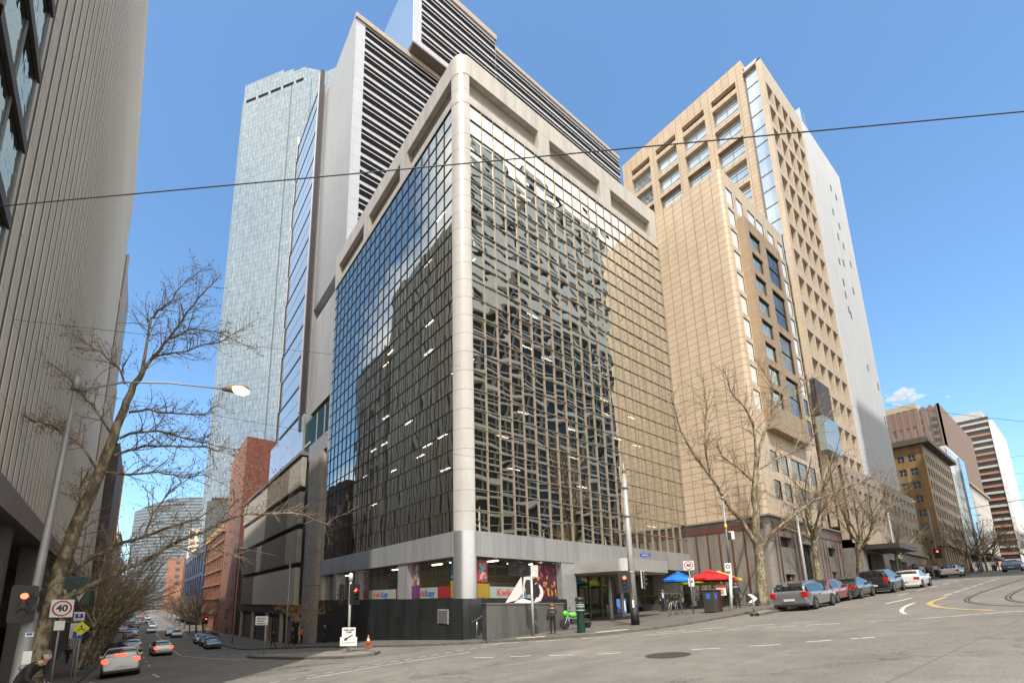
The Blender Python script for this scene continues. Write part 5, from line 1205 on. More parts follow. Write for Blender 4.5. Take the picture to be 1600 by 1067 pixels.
# other street trees: a few grown by hand, then copied
G1 = 'bare plane trees along the left street'; G2 = 'bare plane trees along the right street'
tA = auto_tree('plane_tree', 'bare street trees lining the left pavement of the descending street', (-2.9, 37, fz(-2.9, 37)), 10.5, 21, .8, G1, 9, .17, .9, (.3, .05), .3)
tB = auto_tree('plane_tree', 'bare street trees lining the left pavement of the descending street', (-3.0, 45, fz(-3, 45)), 10, 22, .85, G1, 9, .16, .9, (.32, 0), .26)
k = 0
for y in (53, 60, 68, 76, 87, 99, 112, 127, 144, 163, 185, 210, 240):
    src = (tA, tB)[k % 2]; c = copy_tree(src); k += 1
    x = -3.0-(y > 110)*.6; c.location = (x, y, fz(x, y)); c.rotation_euler = (0, 0, (k*1.1) % .9-.4); s = 1.05+.3*((k*7) % 5)/5; c.scale = (s, s, s)
k = 0
for y in (92, 106, 120, 136, 154, 175, 198, 225):
    src = (tB, tA)[k % 2]; c = copy_tree(src); k += 1
    c['label'] = 'bare street trees on the right pavement of the descending street'; c['group'] = 'bare plane trees on the right side of the left street'
    c.location = (10.9, y, fz(10.9, y)); c.rotation_euler = (0, 0, PI+k*.4); s = .95+.25*((k*3) % 4)/4; c.scale = (s, s, s)
def right_tree(x, y, lab, H, seed, dens=.9, **kw): return auto_tree('plane_tree', lab, (x, y, fz(x, y)), H, seed, kw.get('spread', .6), G2, 8, kw.get('tr', .22), dens, (0, -.05), .34)
right_tree(46.6, 13.6, 'bare plane tree behind the silver wagon in front of the granite doorway', 13.5, 31)
tC = right_tree(56.5, 13.4, 'bare pale plane tree beside the dark entrance canopy', 12.5, 33, .95)
c = copy_tree(tC); c['label'] = 'slim bare tree in front of the low tan street building'; c.location = (72, 13.3, fz(72, 13.3)); c.rotation_euler = (0, 0, 2); c.scale = (.7, .7, .72)
c = copy_tree(tC); c['label'] = 'small bare tree at the foot of the orange brown brick building'; c.location = (92, 13.3, fz(92, 13.3)); c.rotation_euler = (0, 0, 4); c.scale = (.62, .62, .62)
k = 0
tD = None
for x, y in ((112, 13), (126, 12.8), (140, 12.6), (152, 9), (160, 5.0), (168, 8.2), (176, 3.2), (186, 7), (196, 1.5), (205, 5), (216, 9), (230, 3)):
    if tD is None: tD = auto_tree('plane_tree', 'bare brown trees massed at the far end of the right street', (x, y, fz(x, y)), 11, 41, .75, 'bare trees at the far end of the right street', 9, .2, .75, (0, 0), .25); c = tD
    else:
        c = copy_tree(tD); c.location = (x, y, fz(x, y)); c.rotation_euler = (0, 0, k*1.3); s = .85+.3*((k*5) % 7)/7; c.scale = (s, s, s)
    k += 1
# small tree with the last orange leaves in front of the concrete building
rr = random.Random(77); bx, by = 11.6, 38.6
ol = thing('small_tree', 'small crooked tree with orange autumn leaves in front of the concrete building', 'tree', (bx, by, fz(bx, by)))
T, W_, Lf, S = MB(), MB(), MB(), MB()
p = [Vector(q) for q in ((0, 0, -.2), (.02, 0, .7), (-.06, .03, 1.5), (.05, 0, 2.0), (-.2, .1, 2.5))]
T.tube(p, [.09, .075, .065, .06, .05], 8)
for a in range(9):
    an = a*2*PI/9+.3; d = Vector((math.cos(an), math.sin(an), .42+.2*(a % 3))); q, qr = wander(p[3+(a % 2)], d, 2.2+.5*rr.random(), .035, .008, 7, rr, .25, -.03)
    T.tube(q, qr, 5, caps=False); twigs(W_, None, q, qr, rr, 9, .75, 2)
    for i in range(90):
        j = rr.randint(2, 7); c = q[j]+Vector((rr.gauss(0, .34), rr.gauss(0, .34), rr.gauss(.08, .2))); s = rr.uniform(.03, .065)
        n = Vector((rr.gauss(0, 1), rr.gauss(0, 1), rr.gauss(0, 1))).normalized(); a_ = n.orthogonal().normalized()*s; b_ = n.cross(a_)
        Lf.add([c-a_, c-b_*.7, c+a_, c+b_*.7], [(0, 1, 2, 3)])
T.build('trunk', BARK, ol, smooth=True, world=False); cr = W_.build('crown', TWIG, ol, smooth=True, world=False); Lf.build('foliage', OLEAF, cr, world=False)['kind'] = 'stuff'
# ---------------------------------------------------------------- vehicles
def paint(name, col, metal=.0, rough=.28): return plain(name, col, rough, metal, var=.03, scale=1.5, coat=.8)
CGLASS = mirror_glass('car_glass', (.75, .8, .82), (.012, .013, .014), 0, .10, .6)
TYRE = plain('tyre_rubber', (.018, .017, .016), .8); RIMM = plain('alloy_rim', (.42, .42, .43), .3, .85)
BLACKP = plain('black_plastic', (.022, .022, .022), .5); PLATE = plain('number_plate', (.6, .6, .58), .4)
TAILR = plain('tail_red', (.42, .012, .012), .2); HEADL = plain('head_lens', (.7, .72, .72), .1); BRAKE = emit('brake_lit', (1, .06, .03), 2.2); AMBER = emit('amber_lit', (1, .3, .04), 3)
BASEP = paint('paint_base', (.3, .3, .3))
# each shape: stations (x, roof or bonnet height), belt height, length etc; front is +x
SHAPES = {
 'wagon': dict(L=4.75, W=1.84, belt=.98, st=[(-2.36, .78), (-2.32, 1.0), (-2.12, 1.34), (-1.85, 1.50), (-1.0, 1.56), (0., 1.56), (.45, 1.50), (1.12, 1.06), (1.7, .98), (2.15, .86), (2.34, .66)], wh=(-1.4, 1.42), wr=.34),
 'suv': dict(L=4.8, W=1.9, belt=1.1, st=[(-2.36, .85), (-2.33, 1.12), (-2.18, 1.55), (-1.95, 1.70), (-1.0, 1.76), (0., 1.75), (.4, 1.68), (1.02, 1.2), (1.65, 1.12), (2.15, 1.0), (2.36, .72)], wh=(-1.42, 1.44), wr=.37),
 'sedan': dict(L=4.7, W=1.8, belt=.93, st=[(-2.33, .72), (-2.28, .98), (-1.65, 1.04), (-1.05, 1.36), (-.6, 1.44), (0., 1.46), (.4, 1.40), (1.12, 1.0), (1.75, .92), (2.15, .80), (2.33, .6)], wh=(-1.38, 1.42), wr=.33),
 'hatch': dict(L=4.1, W=1.76, belt=.95, st=[(-2.03, .72), (-1.99, .98), (-1.72, 1.34), (-1.45, 1.47), (-.6, 1.52), (.1, 1.50), (.45, 1.42), (1.05, 1.04), (1.5, .95), (1.85, .82), (2.02, .62)], wh=(-1.22, 1.28), wr=.31),
 'van': dict(L=4.9, W=1.9, belt=1.15, st=[(-2.42, .9), (-2.40, 1.2), (-2.32, 1.85), (-2.1, 1.95), (-1.0, 1.98), (.4, 1.96), (.95, 1.88), (1.75, 1.22), (2.05, 1.1), (2.3, .95), (2.42, .7)], wh=(-1.45, 1.5), wr=.34),
 'ute': dict(L=5.0, W=1.86, belt=1.06, st=[(-2.48, .85), (-2.46, 1.10), (-2.40, 1.13), (-1.1, 1.12), (-.98, 1.14), (-.62, 1.52), (-.3, 1.60), (.3, 1.60), (.62, 1.52), (1.25, 1.12), (1.8, 1.04), (2.3, .9), (2.48, .66)], wh=(-1.5, 1.55), wr=.36),
}
def make_car(shape, name, label, cat, pmat, lights=TAILR, group=None, roofrack=False):
    s = SHAPES[shape]; root = thing(name, label, cat, (0, 0, 0), 0, group); hw = s['W']/2; belt0 = s['belt']; st = s['st']
    # resample the top line with smooth in-between stations
    S_ = []
    for i in range(len(st)-1):
        for k in range(3): f = k/3; S_.append((st[i][0]*(1-f)+st[i+1][0]*f, st[i][1]*(1-f)+st[i+1][1]*f, i))
    S_.append((*st[-1], len(st)-2))
    x0, x1 = st[0][0], st[-1][0]; rings = []
    for x, h, i in S_:
        t = (x-x0)/(x1-x0); e = min(t, 1-t); w_ = hw*(1-.14*max(0, 1-e/.1)**2); zb = .22+.10*max(0, 1-e/.06)
        belt = min(belt0-.05*(t-.4), h-.05 if h > .8 else h-.06); gh = max(0, h-belt); wt = w_*(.97-.22*min(1, gh/.55)) if gh > .12 else w_*.93
        prof = [(.82*w_, zb), (.965*w_, zb+.06), (w_*.985, .5), (w_, .5*(.5+belt)), (w_*.975, belt-.03), (w_*.955, belt), (wt+.03*(gh > .12), belt+gh*.82 if gh > .12 else h-.02), (wt-.07, h-.005), (wt*.5, h+.025*(gh > .2)), (0, h+.035*(gh > .2))]
        rings.append((x, gh, prof))
    body = MB(); glass = {'windscreen': MB(), 'rear_window': MB(), 'side_window': MB()}; body.cs = True
    n = len(rings[0][2]); pil = [-.05, s['wh'][0]+.35]
    for i in range(len(rings)-1):
        (xa, ga, pa), (xb, gb, pb) = rings[i], rings[i+1]; steep = (pb[-1][1]-pa[-1][1])/(xb-xa)
        for k in range(n-1):
            tgt = body; xm = (xa+xb)/2
            if ga > .1 and gb > .1 and k == 5 and min(ga, gb) > .14 and not any(abs(xm-q) < .09 for q in pil): tgt = glass['side_window']
            if k >= 6 and ga > .1 and abs(steep) > .42 and min(pa[-1][1], pb[-1][1]) > belt0+.02 and max(ga, gb) > .15:
                if k >= 7 : tgt = glass['windscreen' if steep < 0 else 'rear_window']
            for sg in (1, -1):
                q = [Vector((xa, sg*pa[k][0], pa[k][1])), Vector((xb, sg*pb[k][0], pb[k][1])), Vector((xb, sg*pb[k+1][0], pb[k+1][1])), Vector((xa, sg*pa[k+1][0], pa[k+1][1]))]
                tgt.add(q, [(0, 1, 2, 3) if sg > 0 else (3, 2, 1, 0)])
    for r in (rings[0], rings[-1]):
        vs = [Vector((r[0], y, z)) for y, z in r[2]]+[Vector((r[0], -y, z)) for y, z in r[2][-2::-1]]; body.add(vs, [tuple(range(len(vs)))])
    vs = []
    for sg in (1, -1): vs += [Vector((x, sg*p[0][0], p[0][1])) for x, g_, p in rings]
    m = len(rings); body.add(vs, [(i, i+1, m+i+1, m+i) for i in range(m-1)])
    bo = body.build('body', pmat, root, world=False)
    bm = bmesh.new(); bm.from_mesh(bo.data); bmesh.ops.remove_doubles(bm, verts=bm.verts, dist=.0005); bmesh.ops.recalc_face_normals(bm, faces=bm.faces); bm.to_mesh(bo.data); bm.free()
    bo.data.polygons.foreach_set('use_smooth', [True]*len(bo.data.polygons)); bo.data.set_sharp_from_angle(angle=.6)
    for nm, g_ in glass.items():
        if g_.v:
            if nm == 'side_window':
                cuts = [-9]+sorted(pil)+[9]
                for sg in (1, -1):
                    for c0, c1 in zip(cuts, cuts[1:]):
                        h_ = MB()
                        for f in g_.f:
                            if sum(g_.v[i].y for i in f)*sg > 0 and c0 < sum(g_.v[i].x for i in f)/len(f) < c1: h_.add([g_.v[i] for i in f], [tuple(range(len(f)))])
                        if h_.v: h_.build(nm, CGLASS, root, smooth=True, world=False)
            else: g_.build(nm, CGLASS, root, smooth=True, world=False)
    # wheels in dark arches
    wr = s['wr']; proto = None
    for wx in s['wh']:
        for sg in (1, -1):
            if proto is None:
                mb = MB(); mb.lathe([(wr*.62, -.1), (wr*.93, -.11), (wr, -.07), (wr, .07), (wr*.93, .11), (wr*.62, .1)], n=20); mb.v = [Vector((p.x, p.z, p.y)) for p in mb.v]
                proto = mb.build('wheel', TYRE, root, smooth=True, world=False)
                mb = MB(); mb.lathe([(.02, .085), (wr*.2, .09), (wr*.63, .06)], n=20)
                for k in range(5):
                    a = 2*PI*k/5; mb.prism([(math.cos(a+d)*q, math.sin(a+d)*q) for d, q in ((-.5, .07), (-.16, wr*.62), (.16, wr*.62), (.5, .07))], .075, .108)
                mb.v = [Vector((p.x, p.z, p.y)) for p in mb.v]; mb.build('rim', RIMM, proto, world=False)
                o = proto
            else:
                o = proto.copy(); COL.objects.link(o)
                for ch in proto.children: c = ch.copy(); COL.objects.link(c); c.parent = o
            o.location = (wx, sg*(hw-.10), wr)
            if sg < 0: o.rotation_euler = (0, 0, PI)
    for wx in s['wh']:
        for sg in (1, -1):
            MB().add([(wx+(wr+.07)*math.cos(a*PI/14), sg*(hw+.004), max(.24, wr+(wr+.07)*math.sin(a*PI/14))) for a in range(-3, 18)], [tuple(range(21)) if sg < 0 else tuple(range(20, -1, -1))]).build('wheel_arch', BLACKP, root, world=False)
    # lamps, bumpers, plate, mirrors
    zr = st[1][1]-.16; xr = x0
    for sg in (1, -1):
        MB().box(xr-.02, xr+.28, min(sg*(hw*.66), sg*(hw*.985)), max(sg*(hw*.66), sg*(hw*.985)), zr-.1, zr+.1 if shape not in ('suv', 'van', 'wagon') else zr+.2).build('tail_light', lights, root, world=False, bevel=.03)
        MB().box(x1-.34, x1+.0, min(sg*(hw*.6), sg*(hw*.95)), max(sg*(hw*.6), sg*(hw*.95)), .62, .76).build('headlight', HEADL, root, world=False, bevel=.03)
        MB().box(.62, .82, min(sg*(hw-.04), sg*(hw+.17)), max(sg*(hw-.04), sg*(hw+.17)), belt0-.02, belt0+.12).build('mirror', pmat, root, world=False, bevel=.03)
        MB().box(-.55, -.35, min(sg*(hw-.02), sg*(hw+.015)), max(sg*(hw-.02), sg*(hw+.015)), belt0-.16, belt0-.12).build('door_handle', BLACKP, root, world=False)
    MB().box(x0-.04, x0+.3, -hw*.9, hw*.9, .24, .42).build('bumper', BLACKP if shape != 'sedan' else pmat, root, world=False, bevel=.05)
    MB().box(x1-.3, x1+.03, -hw*.88, hw*.88, .22, .40).build('bumper', BLACKP, root, world=False, bevel=.05)
    MB().box(x0-.05, x0-.02, -.26, .26, .56, .68).build('number_plate', PLATE, root, world=False)
    MB().box(x1-.03, x1+.035, -.55, .55, .44, .6).build('grille', BLACKP, root, world=False)
    if roofrack:
        for sg in (1, -1):
            mb = MB(); mb.tube([(-1.75, sg*.6, 1.53), (-1.6, sg*.6, 1.6), (.2, sg*.6, 1.61), (.35, sg*.6, 1.54)], .025, 6); mb.build('roof_rail', RIMM, root, world=False)
    return root
def put(root, x, y, heading, dz=0):
    """stand a car on the sloping road: heading is the direction its front points, in radians"""
    d = Vector((math.cos(heading), math.sin(heading), 0)); q = .05
    gxx = (gz(x+1.3, y)-gz(x-1.3, y))/2.6; gyy = (gz(x, y+1.3)-gz(x, y-1.3))/2.6
    nrm = Vector((-gxx, -gyy, 1)).normalized(); fx = (d-nrm*d.dot(nrm)).normalized(); fy = nrm.cross(fx)
    M_ = Matrix((fx, fy, nrm)).transposed()
    root.location = (x, y, gz(x, y)+dz); root.rotation_euler = M_.to_euler(); return root
PG_ = paint('paint_silver_grey', (.26, .26, .265), .6); PR = paint('paint_red', (.22, .02, .015), .2); PK = paint('paint_black', (.02, .02, .022), .2); PKG = paint('paint_charcoal', (.05, .048, .047), .4)
PW = paint('paint_white', (.62, .61, .58)); PS = paint('paint_silver', (.45, .45, .45), .5); PB = paint('paint_blue', (.03, .11, .2), .4)
GP = 'cars parked along the right street'; GL = 'cars in the left street'
put(make_car('wagon', 'parked_car', 'silver grey wagon parked first in the row below the granite doorway', 'car', PG_, group=GP, roofrack=True), 33.1, 10.35, .0)
put(make_car('hatch', 'parked_car', 'dark red hatchback parked between the silver wagon and a black car', 'car', PR, group=GP), 38.0, 10.7, .0)
put(make_car('sedan', 'parked_car', 'glossy charcoal sedan parked behind the dark red hatchback', 'car', PKG, group=GP), 42.2, 10.5, .0)
put(make_car('suv', 'parked_car', 'large black four wheel drive parked beside the dark canopy', 'car', PK, group=GP), 48.4, 10.1, .0)
put(make_car('sedan', 'parked_car', 'white sedan parked at the uphill end of the row', 'car', PW, group=GP), 54.4, 9.5, .0)
H = PI/2+.02
ute = put(make_car('ute', 'pickup_truck', 'white pickup truck with lit brake lights waiting in the left lane', 'pickup', PW, lights=BRAKE), -.35, 34.6, H)
MB().box(-1.02, -.93, -.28, .28, 1.17, 1.24).build('brake_light', BRAKE, ute, world=False); 
mb = MB(); mb.tube([(-1.25, -.82, 1.1), (-1.2, -.7, 1.42), (-1.2, .7, 1.42), (-1.25, .82, 1.1)], .035, 8); mb.build('sports_bar', BLACKP, ute, world=False)
sed = make_car('sedan', 'sedan', 'white sedan with red tail lights ahead of the pickup on the left', 'car', PW, lights=TAILR, group=GL); put(sed, .2, 72, H)
put(make_car('wagon', 'wagon', 'pale silver wagon with lit brake lights beside the curved lane line', 'car', PS, lights=BRAKE, group=GL), 2.9, 62, H+.06)
put(make_car('hatch', 'parked_car', 'blue hatchback parked at the right kerb of the descending street', 'car', PB, group=GL), 8.7, 66, -H)
put(make_car('hatch', 'parked_car', 'dark hatchback parked behind the blue one', 'car', PKG, group=GL), 8.9, 73, -H)
put(make_car('sedan', 'parked_car', 'silver sedan parked behind the blue and dark hatchbacks', 'car', PS, group=GL), 8.9, 80, -H)
put(make_car('sedan', 'sedan', 'white sedan with dark windows parked farther down the descending street', 'car', PW, group=GL), 7.2, 104, -H)
put(make_car('van', 'van', 'pale van parked behind the white sedan far down the left street', 'van', PW, group=GL), 6.8, 114, -H)
lab = {0: 'small oncoming white car far down the left street', 1: 'small red car driving away far down the left street', 2: 'small dark car in the queue far down the left street', 3: 'small silver car far down the left street'}
for i, (x, y, hd, pm) in enumerate([(3.6, 128, -H, PW), (-.6, 110, H, PR), (.2, 122, H, PS), (-2.0, 136, H, PW), (.4, 150, H, PK), (4.4, 150, -H, PW), (4.6, 165, -H, PW), (-1.5, 166, H, PR), (1.2, 182, H, PW), (4.2, 188, -H, PS), (-.6, 200, H, PW), (2.2, 215, H, PR), (4.5, 222, -H, PW), (-1.4, 236, H, PK)]):
    c = copy_tree(sed); recolour(c, PW, pm) if pm != PW else None
    c['label'] = {id(PW): 'small white cars far down the left street', id(PR): 'small red cars far down the left street', id(PS): 'small silver cars far down the left street', id(PK): 'small black cars far down the left street'}[id(pm)]
    c['group'] = {id(PW): 'far white cars', id(PR): 'far red cars', id(PS): 'far silver cars', id(PK): 'far black cars'}[id(pm)]
    put(c, x, y, hd)
suv_far = make_car('hatch', 'car', 'white hatchback among the crowd at the far end of the right street', 'car', PW); put(suv_far, 86, 11.2, .0)
c = copy_tree(suv_far); recolour(c, PW, PB); c['label'] = 'low blue car on the crest at the far right edge'; put(c, 98, 7.2, .0)
# green motorcycle on the corner pavement, nose to the left
GREEN = paint('paint_green', (.08, .5, .03)); 
def motorcycle(name, label, loc, rz, pm, group=None):
    r = thing(name, label, 'motorcycle', loc, rz, group)
    for x in (-.68, .70):
        mb = MB(); mb.lathe([(.20, -.05), (.29, -.06), (.31, 0), (.29, .06), (.20, .05)], n=18); mb.v = [Vector((p.x+x, p.z, p.y+.31)) for p in mb.v]; w_ = mb.build('wheel', TYRE, r, smooth=True, world=False)
        mb = MB()
        for k in range(6): a = k*PI/3; mb.tube([(x, 0, .31), (x+.21*math.cos(a), 0, .31+.21*math.sin(a))], .018, 5)
        mb.build('rim', RIMM, w_, world=False)
    mb = MB(); mb.tube([(.70, .07, .31), (.48, .07, .86)], .028, 6); mb.tube([(.70, -.07, .31), (.48, -.07, .86)], .028, 6); mb.build('fork', RIMM, r, world=False)
    mb = MB(); mb.box(-.22, .30, -.13, .13, .26, .58); mb.tube([(-.1, .14, .3), (-.8, .2, .42)], [.03, .055], 8); mb.tube([(-.68, .1, .31), (-.1, .1, .42)], .035, 6); mb.build('engine', BLACKP, r, world=False, bevel=.03)
    mb = MB(); mb.ball((.16, 0, .80), .25, 10, 8, (1.25, .62, .66)); mb.build('fuel_tank', pm, r, smooth=True, world=False)
    mb = MB(); mb.ball((.62, 0, .88), .17, 10, 8, (1.1, .8, 1.05)); mb.build('fairing', pm, r, smooth=True, world=False)
    mb = MB(); mb.ball((-.34, 0, .78), .26, 10, 8, (1.35, .5, .30)); mb.ball((-.72, 0, .86), .2, 8, 6, (1.2, .5, .3)); mb.build('seat', BLACKP, r, smooth=True, world=False)
    mb = MB(); mb.tube([(.36, .36, 1.0), (.48, .14, 1.02), (.48, -.14, 1.02), (.36, -.36, 1.0)], .018, 6)
    for sg in (1, -1): mb.tube([(.46, sg*.22, 1.02), (.5, sg*.3, 1.2)], .01, 5); mb.ball((.5, sg*.31, 1.22), .06, 6, 5, (.4, 1.3, .8))
    mb.build('handlebar', BLACKP, r, world=False); return r
motorcycle('motorcycle', 'bright green and black motorcycle parked on the corner pavement behind the green post', (21.6, 18.0, fz(21.6, 18.0)), 2.75, GREEN)
mo = motorcycle('motorcycle', 'dark motorcycles parked in a row on the left kerb', (-1.5, 62, gz(-1.5, 62)), .3, BLACKP, 'motorcycles by the left kerb')
for k in range(7): c = copy_tree(mo); c.location = (-1.6, 64.4+k*2.2, gz(-1.6, 64.4+k*2.2)); c.rotation_euler = (0, 0, .3+.1*(k % 3))
mo2 = copy_tree(mo); mo2['label'] = 'dark motorcycles parked on the right pavement behind the hatchbacks'; mo2['group'] = 'motorcycles on the right pavement'; mo2.location = (11.2, 84, fz(11.2, 84))
for k in range(4): c = copy_tree(mo2); c.location = (11.2, 86+k*1.8, fz(11.2, 86+k*1.8))
# ---------------------------------------------------------------- people
SKIN = plain('skin', (.45, .27, .19), .6, var=.05); HAIRB = plain('hair_dark', (.025, .018, .014), .6, var=.2); HAIRR = plain('hair_brown', (.10, .045, .025), .6, var=.2)
def cloth(name, col): return plain(name, col, .85, var=.18, scale=14, bump=.3, bscale=30)
CB, CN, CG, CBL, CGR, COR, CRD, CWH = cloth('cloth_black', (.018, .017, .017)), cloth('cloth_navy', (.022, .025, .04)), cloth('cloth_grey', (.12, .12, .12)), cloth('cloth_blue', (.08, .12, .25)), cloth('cloth_green', (.02, .12, .06)), cloth('cloth_orange', (.5, .12, .03)), cloth('cloth_red', (.35, .03, .04)), cloth('cloth_white', (.55, .53, .5))
def person(name, label, loc, rz, mats, pose='stand', h=1.72, group=None, hair=0, hold=None):
    """one continuous skinned body: mats = top, trousers, shoes, hair"""
    k = h/1.75; J = {}
    J['pel'] = (0, 0, .93); J['waist'] = (0, 0, 1.08); J['chest'] = (0, .0, 1.30); J['neck'] = (0, .0, 1.47); J['head0'] = (.015, 0, 1.55)
    for s, sg in (('l', 1), ('r', -1)):
        J['sh'+s] = (0, sg*.185, 1.405); J['hip'+s] = (0, sg*.09, .90)
        J['el'+s] = (-.02, sg*.24, 1.13); J['wr'+s] = (.06, sg*.25, .88); J['hd'+s] = (.09, sg*.245, .79)
        J['kn'+s] = (.02, sg*.10, .49); J['an'+s] = (-.02, sg*.105, .085); J['to'+s] = (.14, sg*.12, .035)
    if pose == 'walk':
        J['knl'] = (.17, .09, .50); J['anl'] = (.24, .09, .10); J['tol'] = (.40, .10, .07); J['knr'] = (-.03, -.09, .49); J['anr'] = (-.30, -.09, .14); J['tor'] = (-.20, -.10, .035)
        J['ell'] = (-.14, .24, 1.15); J['wrl'] = (-.06, .26, .91); J['hdl'] = (-.02, .26, .83); J['elr'] = (.08, -.24, 1.13); J['wrr'] = (.24, -.22, .96); J['hdr'] = (.31, -.21, .90)
    if pose == 'hold':
        for s, sg in (('l', 1), ('r', -1)): J['el'+s] = (.03, sg*.24, 1.14); J['wr'+s] = (.25, sg*.12, 1.19); J['hd'+s] = (.33, sg*.06, 1.23)
    if pose == 'lean':   # bent forward at the hips, arms in front
        J['waist'] = (.08, 0, 1.06); J['chest'] = (.28, .0, 1.21); J['neck'] = (.43, 0, 1.33); J['head0'] = (.50, 0, 1.38)
        for s, sg in (('l', 1), ('r', -1)): J['sh'+s] = (.35, sg*.19, 1.27); J['el'+s] = (.36, sg*.25, 1.0); J['wr'+s] = (.52, sg*.14, .84); J['hd'+s] = (.60, sg*.11, .79)
        J['knl'] = (.12, .1, .48); J['knr'] = (-.02, -.1, .49); J['anr'] = (-.12, -.1, .085); J['tor'] = (.04, -.11, .035)
    E_ = [('pel', 'waist'), ('waist', 'chest'), ('chest', 'neck'), ('neck', 'head0')]
    for s in 'lr': E_ += [('chest', 'sh'+s), ('sh'+s, 'el'+s), ('el'+s, 'wr'+s), ('wr'+s, 'hd'+s), ('pel', 'hip'+s), ('hip'+s, 'kn'+s), ('kn'+s, 'an'+s), ('an'+s, 'to'+s)]
    rad = dict(pel=.145, waist=.135, chest=.16, neck=.058, head0=.056); 
    for s in 'lr': rad.update({'sh'+s: .075, 'el'+s: .052, 'wr'+s: .034, 'hd'+s: .03, 'hip'+s: .1, 'kn'+s: .068, 'an'+s: .045, 'to'+s: .04})
    names = list(J); me = bpy.data.meshes.new('sk'); me.from_pydata([Vector(J[n])*k for n in names], [(names.index(a), names.index(b)) for a, b in E_], [])
    ob = bpy.data.objects.new('sk', me); COL.objects.link(ob); sk = ob.modifiers.new('s', 'SKIN'); sk.use_smooth_shade = True
    for i, n in enumerate(names):
        r = rad[n]*k; f = (r*.8, r) if n in ('pel', 'waist', 'chest') else (r, r); me.skin_vertices[0].data[i].radius = f; me.skin_vertices[0].data[i].use_root = (n == 'pel')
    sb_ = ob.modifiers.new('u', 'SUBSURF'); sb_.levels = 1; sb_.render_levels = 1
    dg = bpy.context.evaluated_depsgraph_get(); me2 = bpy.data.meshes.new_from_object(ob.evaluated_get(dg)); bpy.data.objects.remove(ob)
    mb = MB(); mb.cs = True; mb.v = [v.co.copy() for v in me2.vertices]
    seg = [(Vector(J[a])*k, Vector(J[b])*k, a, b) for a, b in E_]
    def cls(c):
        best = 9; nm = ''
        for a, b, na, nb in seg:
            d = b-a; t = max(0, min(1, (c-a).dot(d)/d.length_squared)); q = (a+d*t-c).length
            if q < best: best = q; nm = (na, nb, t)
        na, nb, t = nm
        if nb.startswith('hd') or na == 'neck' or (nb == 'neck' and t > .75): return 3
        if nb.startswith('to') or (nb.startswith('an') and t > .93): return 2
        if nb.startswith(('kn', 'an')) or (nb.startswith('hip')) : return 1
        return 0
    for p in me2.polygons: mb.f.append(list(p.vertices)); mb.m.append(cls(p.center)); mb.sm.append(True)
    # head with face, joined to the neck
    mb.cm = 3; hb_ = Vector(J['head0'])*k; fd = Vector((1, 0, -.12 if pose in ('hold', 'lean') else 0)).normalized(); up = Vector((0, 0, 1)); up = (up-fd*up.dot(fd)).normalized(); hc = hb_+up*.095*k+fd*.018*k
    o = len(mb.v); mb.ball((0, 0, 0), .1*k, 14, 12, (.98, .78, 1.18)); sdv = up.cross(fd)
    for i in range(o, len(mb.v)):
        q = mb.v[i]; q = Vector(q)
        if q.z < -.03*k: q.x += .012*k; q.y *= .82+.18*(1+q.z/(.118*k))
        mb.v[i] = hc+fd*q.x+sdv*q.y+up*q.z
    P_ = lambda f, s_, u_: hc+fd*f*k+sdv*s_*k+up*u_*k
    mb.add([P_(.098, -.012, .012), P_(.098, .012, .012), P_(.122, .014, -.03), P_(.122, -.014, -.03), P_(.09, -.02, -.036), P_(.09, .02, -.036)], [(0, 1, 2, 3), (3, 2, 5, 4), (0, 3, 4), (1, 5, 2)])
    for sg in (1, -1): mb.ball(P_(.0, sg*.08, -.005), .026*k, 6, 5, (.5, .35, 1))
    # hands: palm is the limb end; five separate bent fingers
    for s, sg in (('l', 1), ('r', -1)):
        w0 = Vector(J['wr'+s])*k; h0 = Vector(J['hd'+s])*k; d = (h0-w0).normalized(); cx = d.cross(Vector((0, 0, 1)) if abs(d.z) < .8 else Vector((1, 0, 0))).normalized(); nn_ = cx.cross(d)
        for i, L_ in enumerate((.070, .080, .075, .058)):
            b_ = h0+d*.012*k+cx*(i-1.5)*.019*k; mb.tube([b_, b_+d*L_*.55*k+nn_*-.006*k*sg, b_+d*L_*.95*k-nn_*.026*k*sg], [.0085*k, .008*k, .0065*k], 5)
        b_ = h0-d*.02*k-cx*.032*k; mb.tube([b_, b_+d*.03*k-cx*.022*k, b_+d*.062*k-cx*.02*k], [.010*k, .009*k, .007*k], 5)
    root = thing(name, label, 'person', loc, rz, group)
    mb.build('body', [mats[0], mats[1], mats[2], SKIN], root, world=False)
    hm = MB(); hm.cs = True; o = 0; hm.ball((0, 0, 0), .112*k, 14, 10, (.98, .80, 1.12)); keep = []
    hm.f = [f for f in hm.f if (sum(hm.v[i].z for i in f)/len(f) > .05*k or sum(hm.v[i].x for i in f)/len(f) < -.02*k)]; hm.m = [0]*len(hm.f); hm.sm = [True]*len(hm.f)
    hm.v = [hc+fd*(q.x-.006*k)+sdv*q.y+up*(q.z+.004*k) for q in hm.v]
    if hair:
        for sg in (1, -1): hm.tube([P_(-.03, sg*.085, .04), P_(-.02, sg*.10, -.06), P_(.0, sg*.10, -.19)], [.04*k, .045*k, .025*k], 7)
        hm.tube([P_(-.085, 0, .05), P_(-.10, 0, -.08), P_(-.09, 0, -.2)], [.07*k, .075*k, .04*k], 8)
    hm.build('hair', mats[3], root, world=False)
    fm = MB()
    for sg in (1, -1): fm.ball(P_(.088, sg*.033, .008), .0125*k, 6, 5)
    fm.build('eye', plain('eye_dark', (.03, .02, .015), .3), root, world=False)
    fm = MB(); fm.box(-.003, .003, -.024*k, .024*k, -.006*k, .006*k); fm.v = [P_(.094, 0, -.06)+fd*q.x+sdv*q.y+up*q.z for q in fm.v]; fm.build('mouth', plain('lip', (.3, .1, .09), .5), root, world=False)
    return root
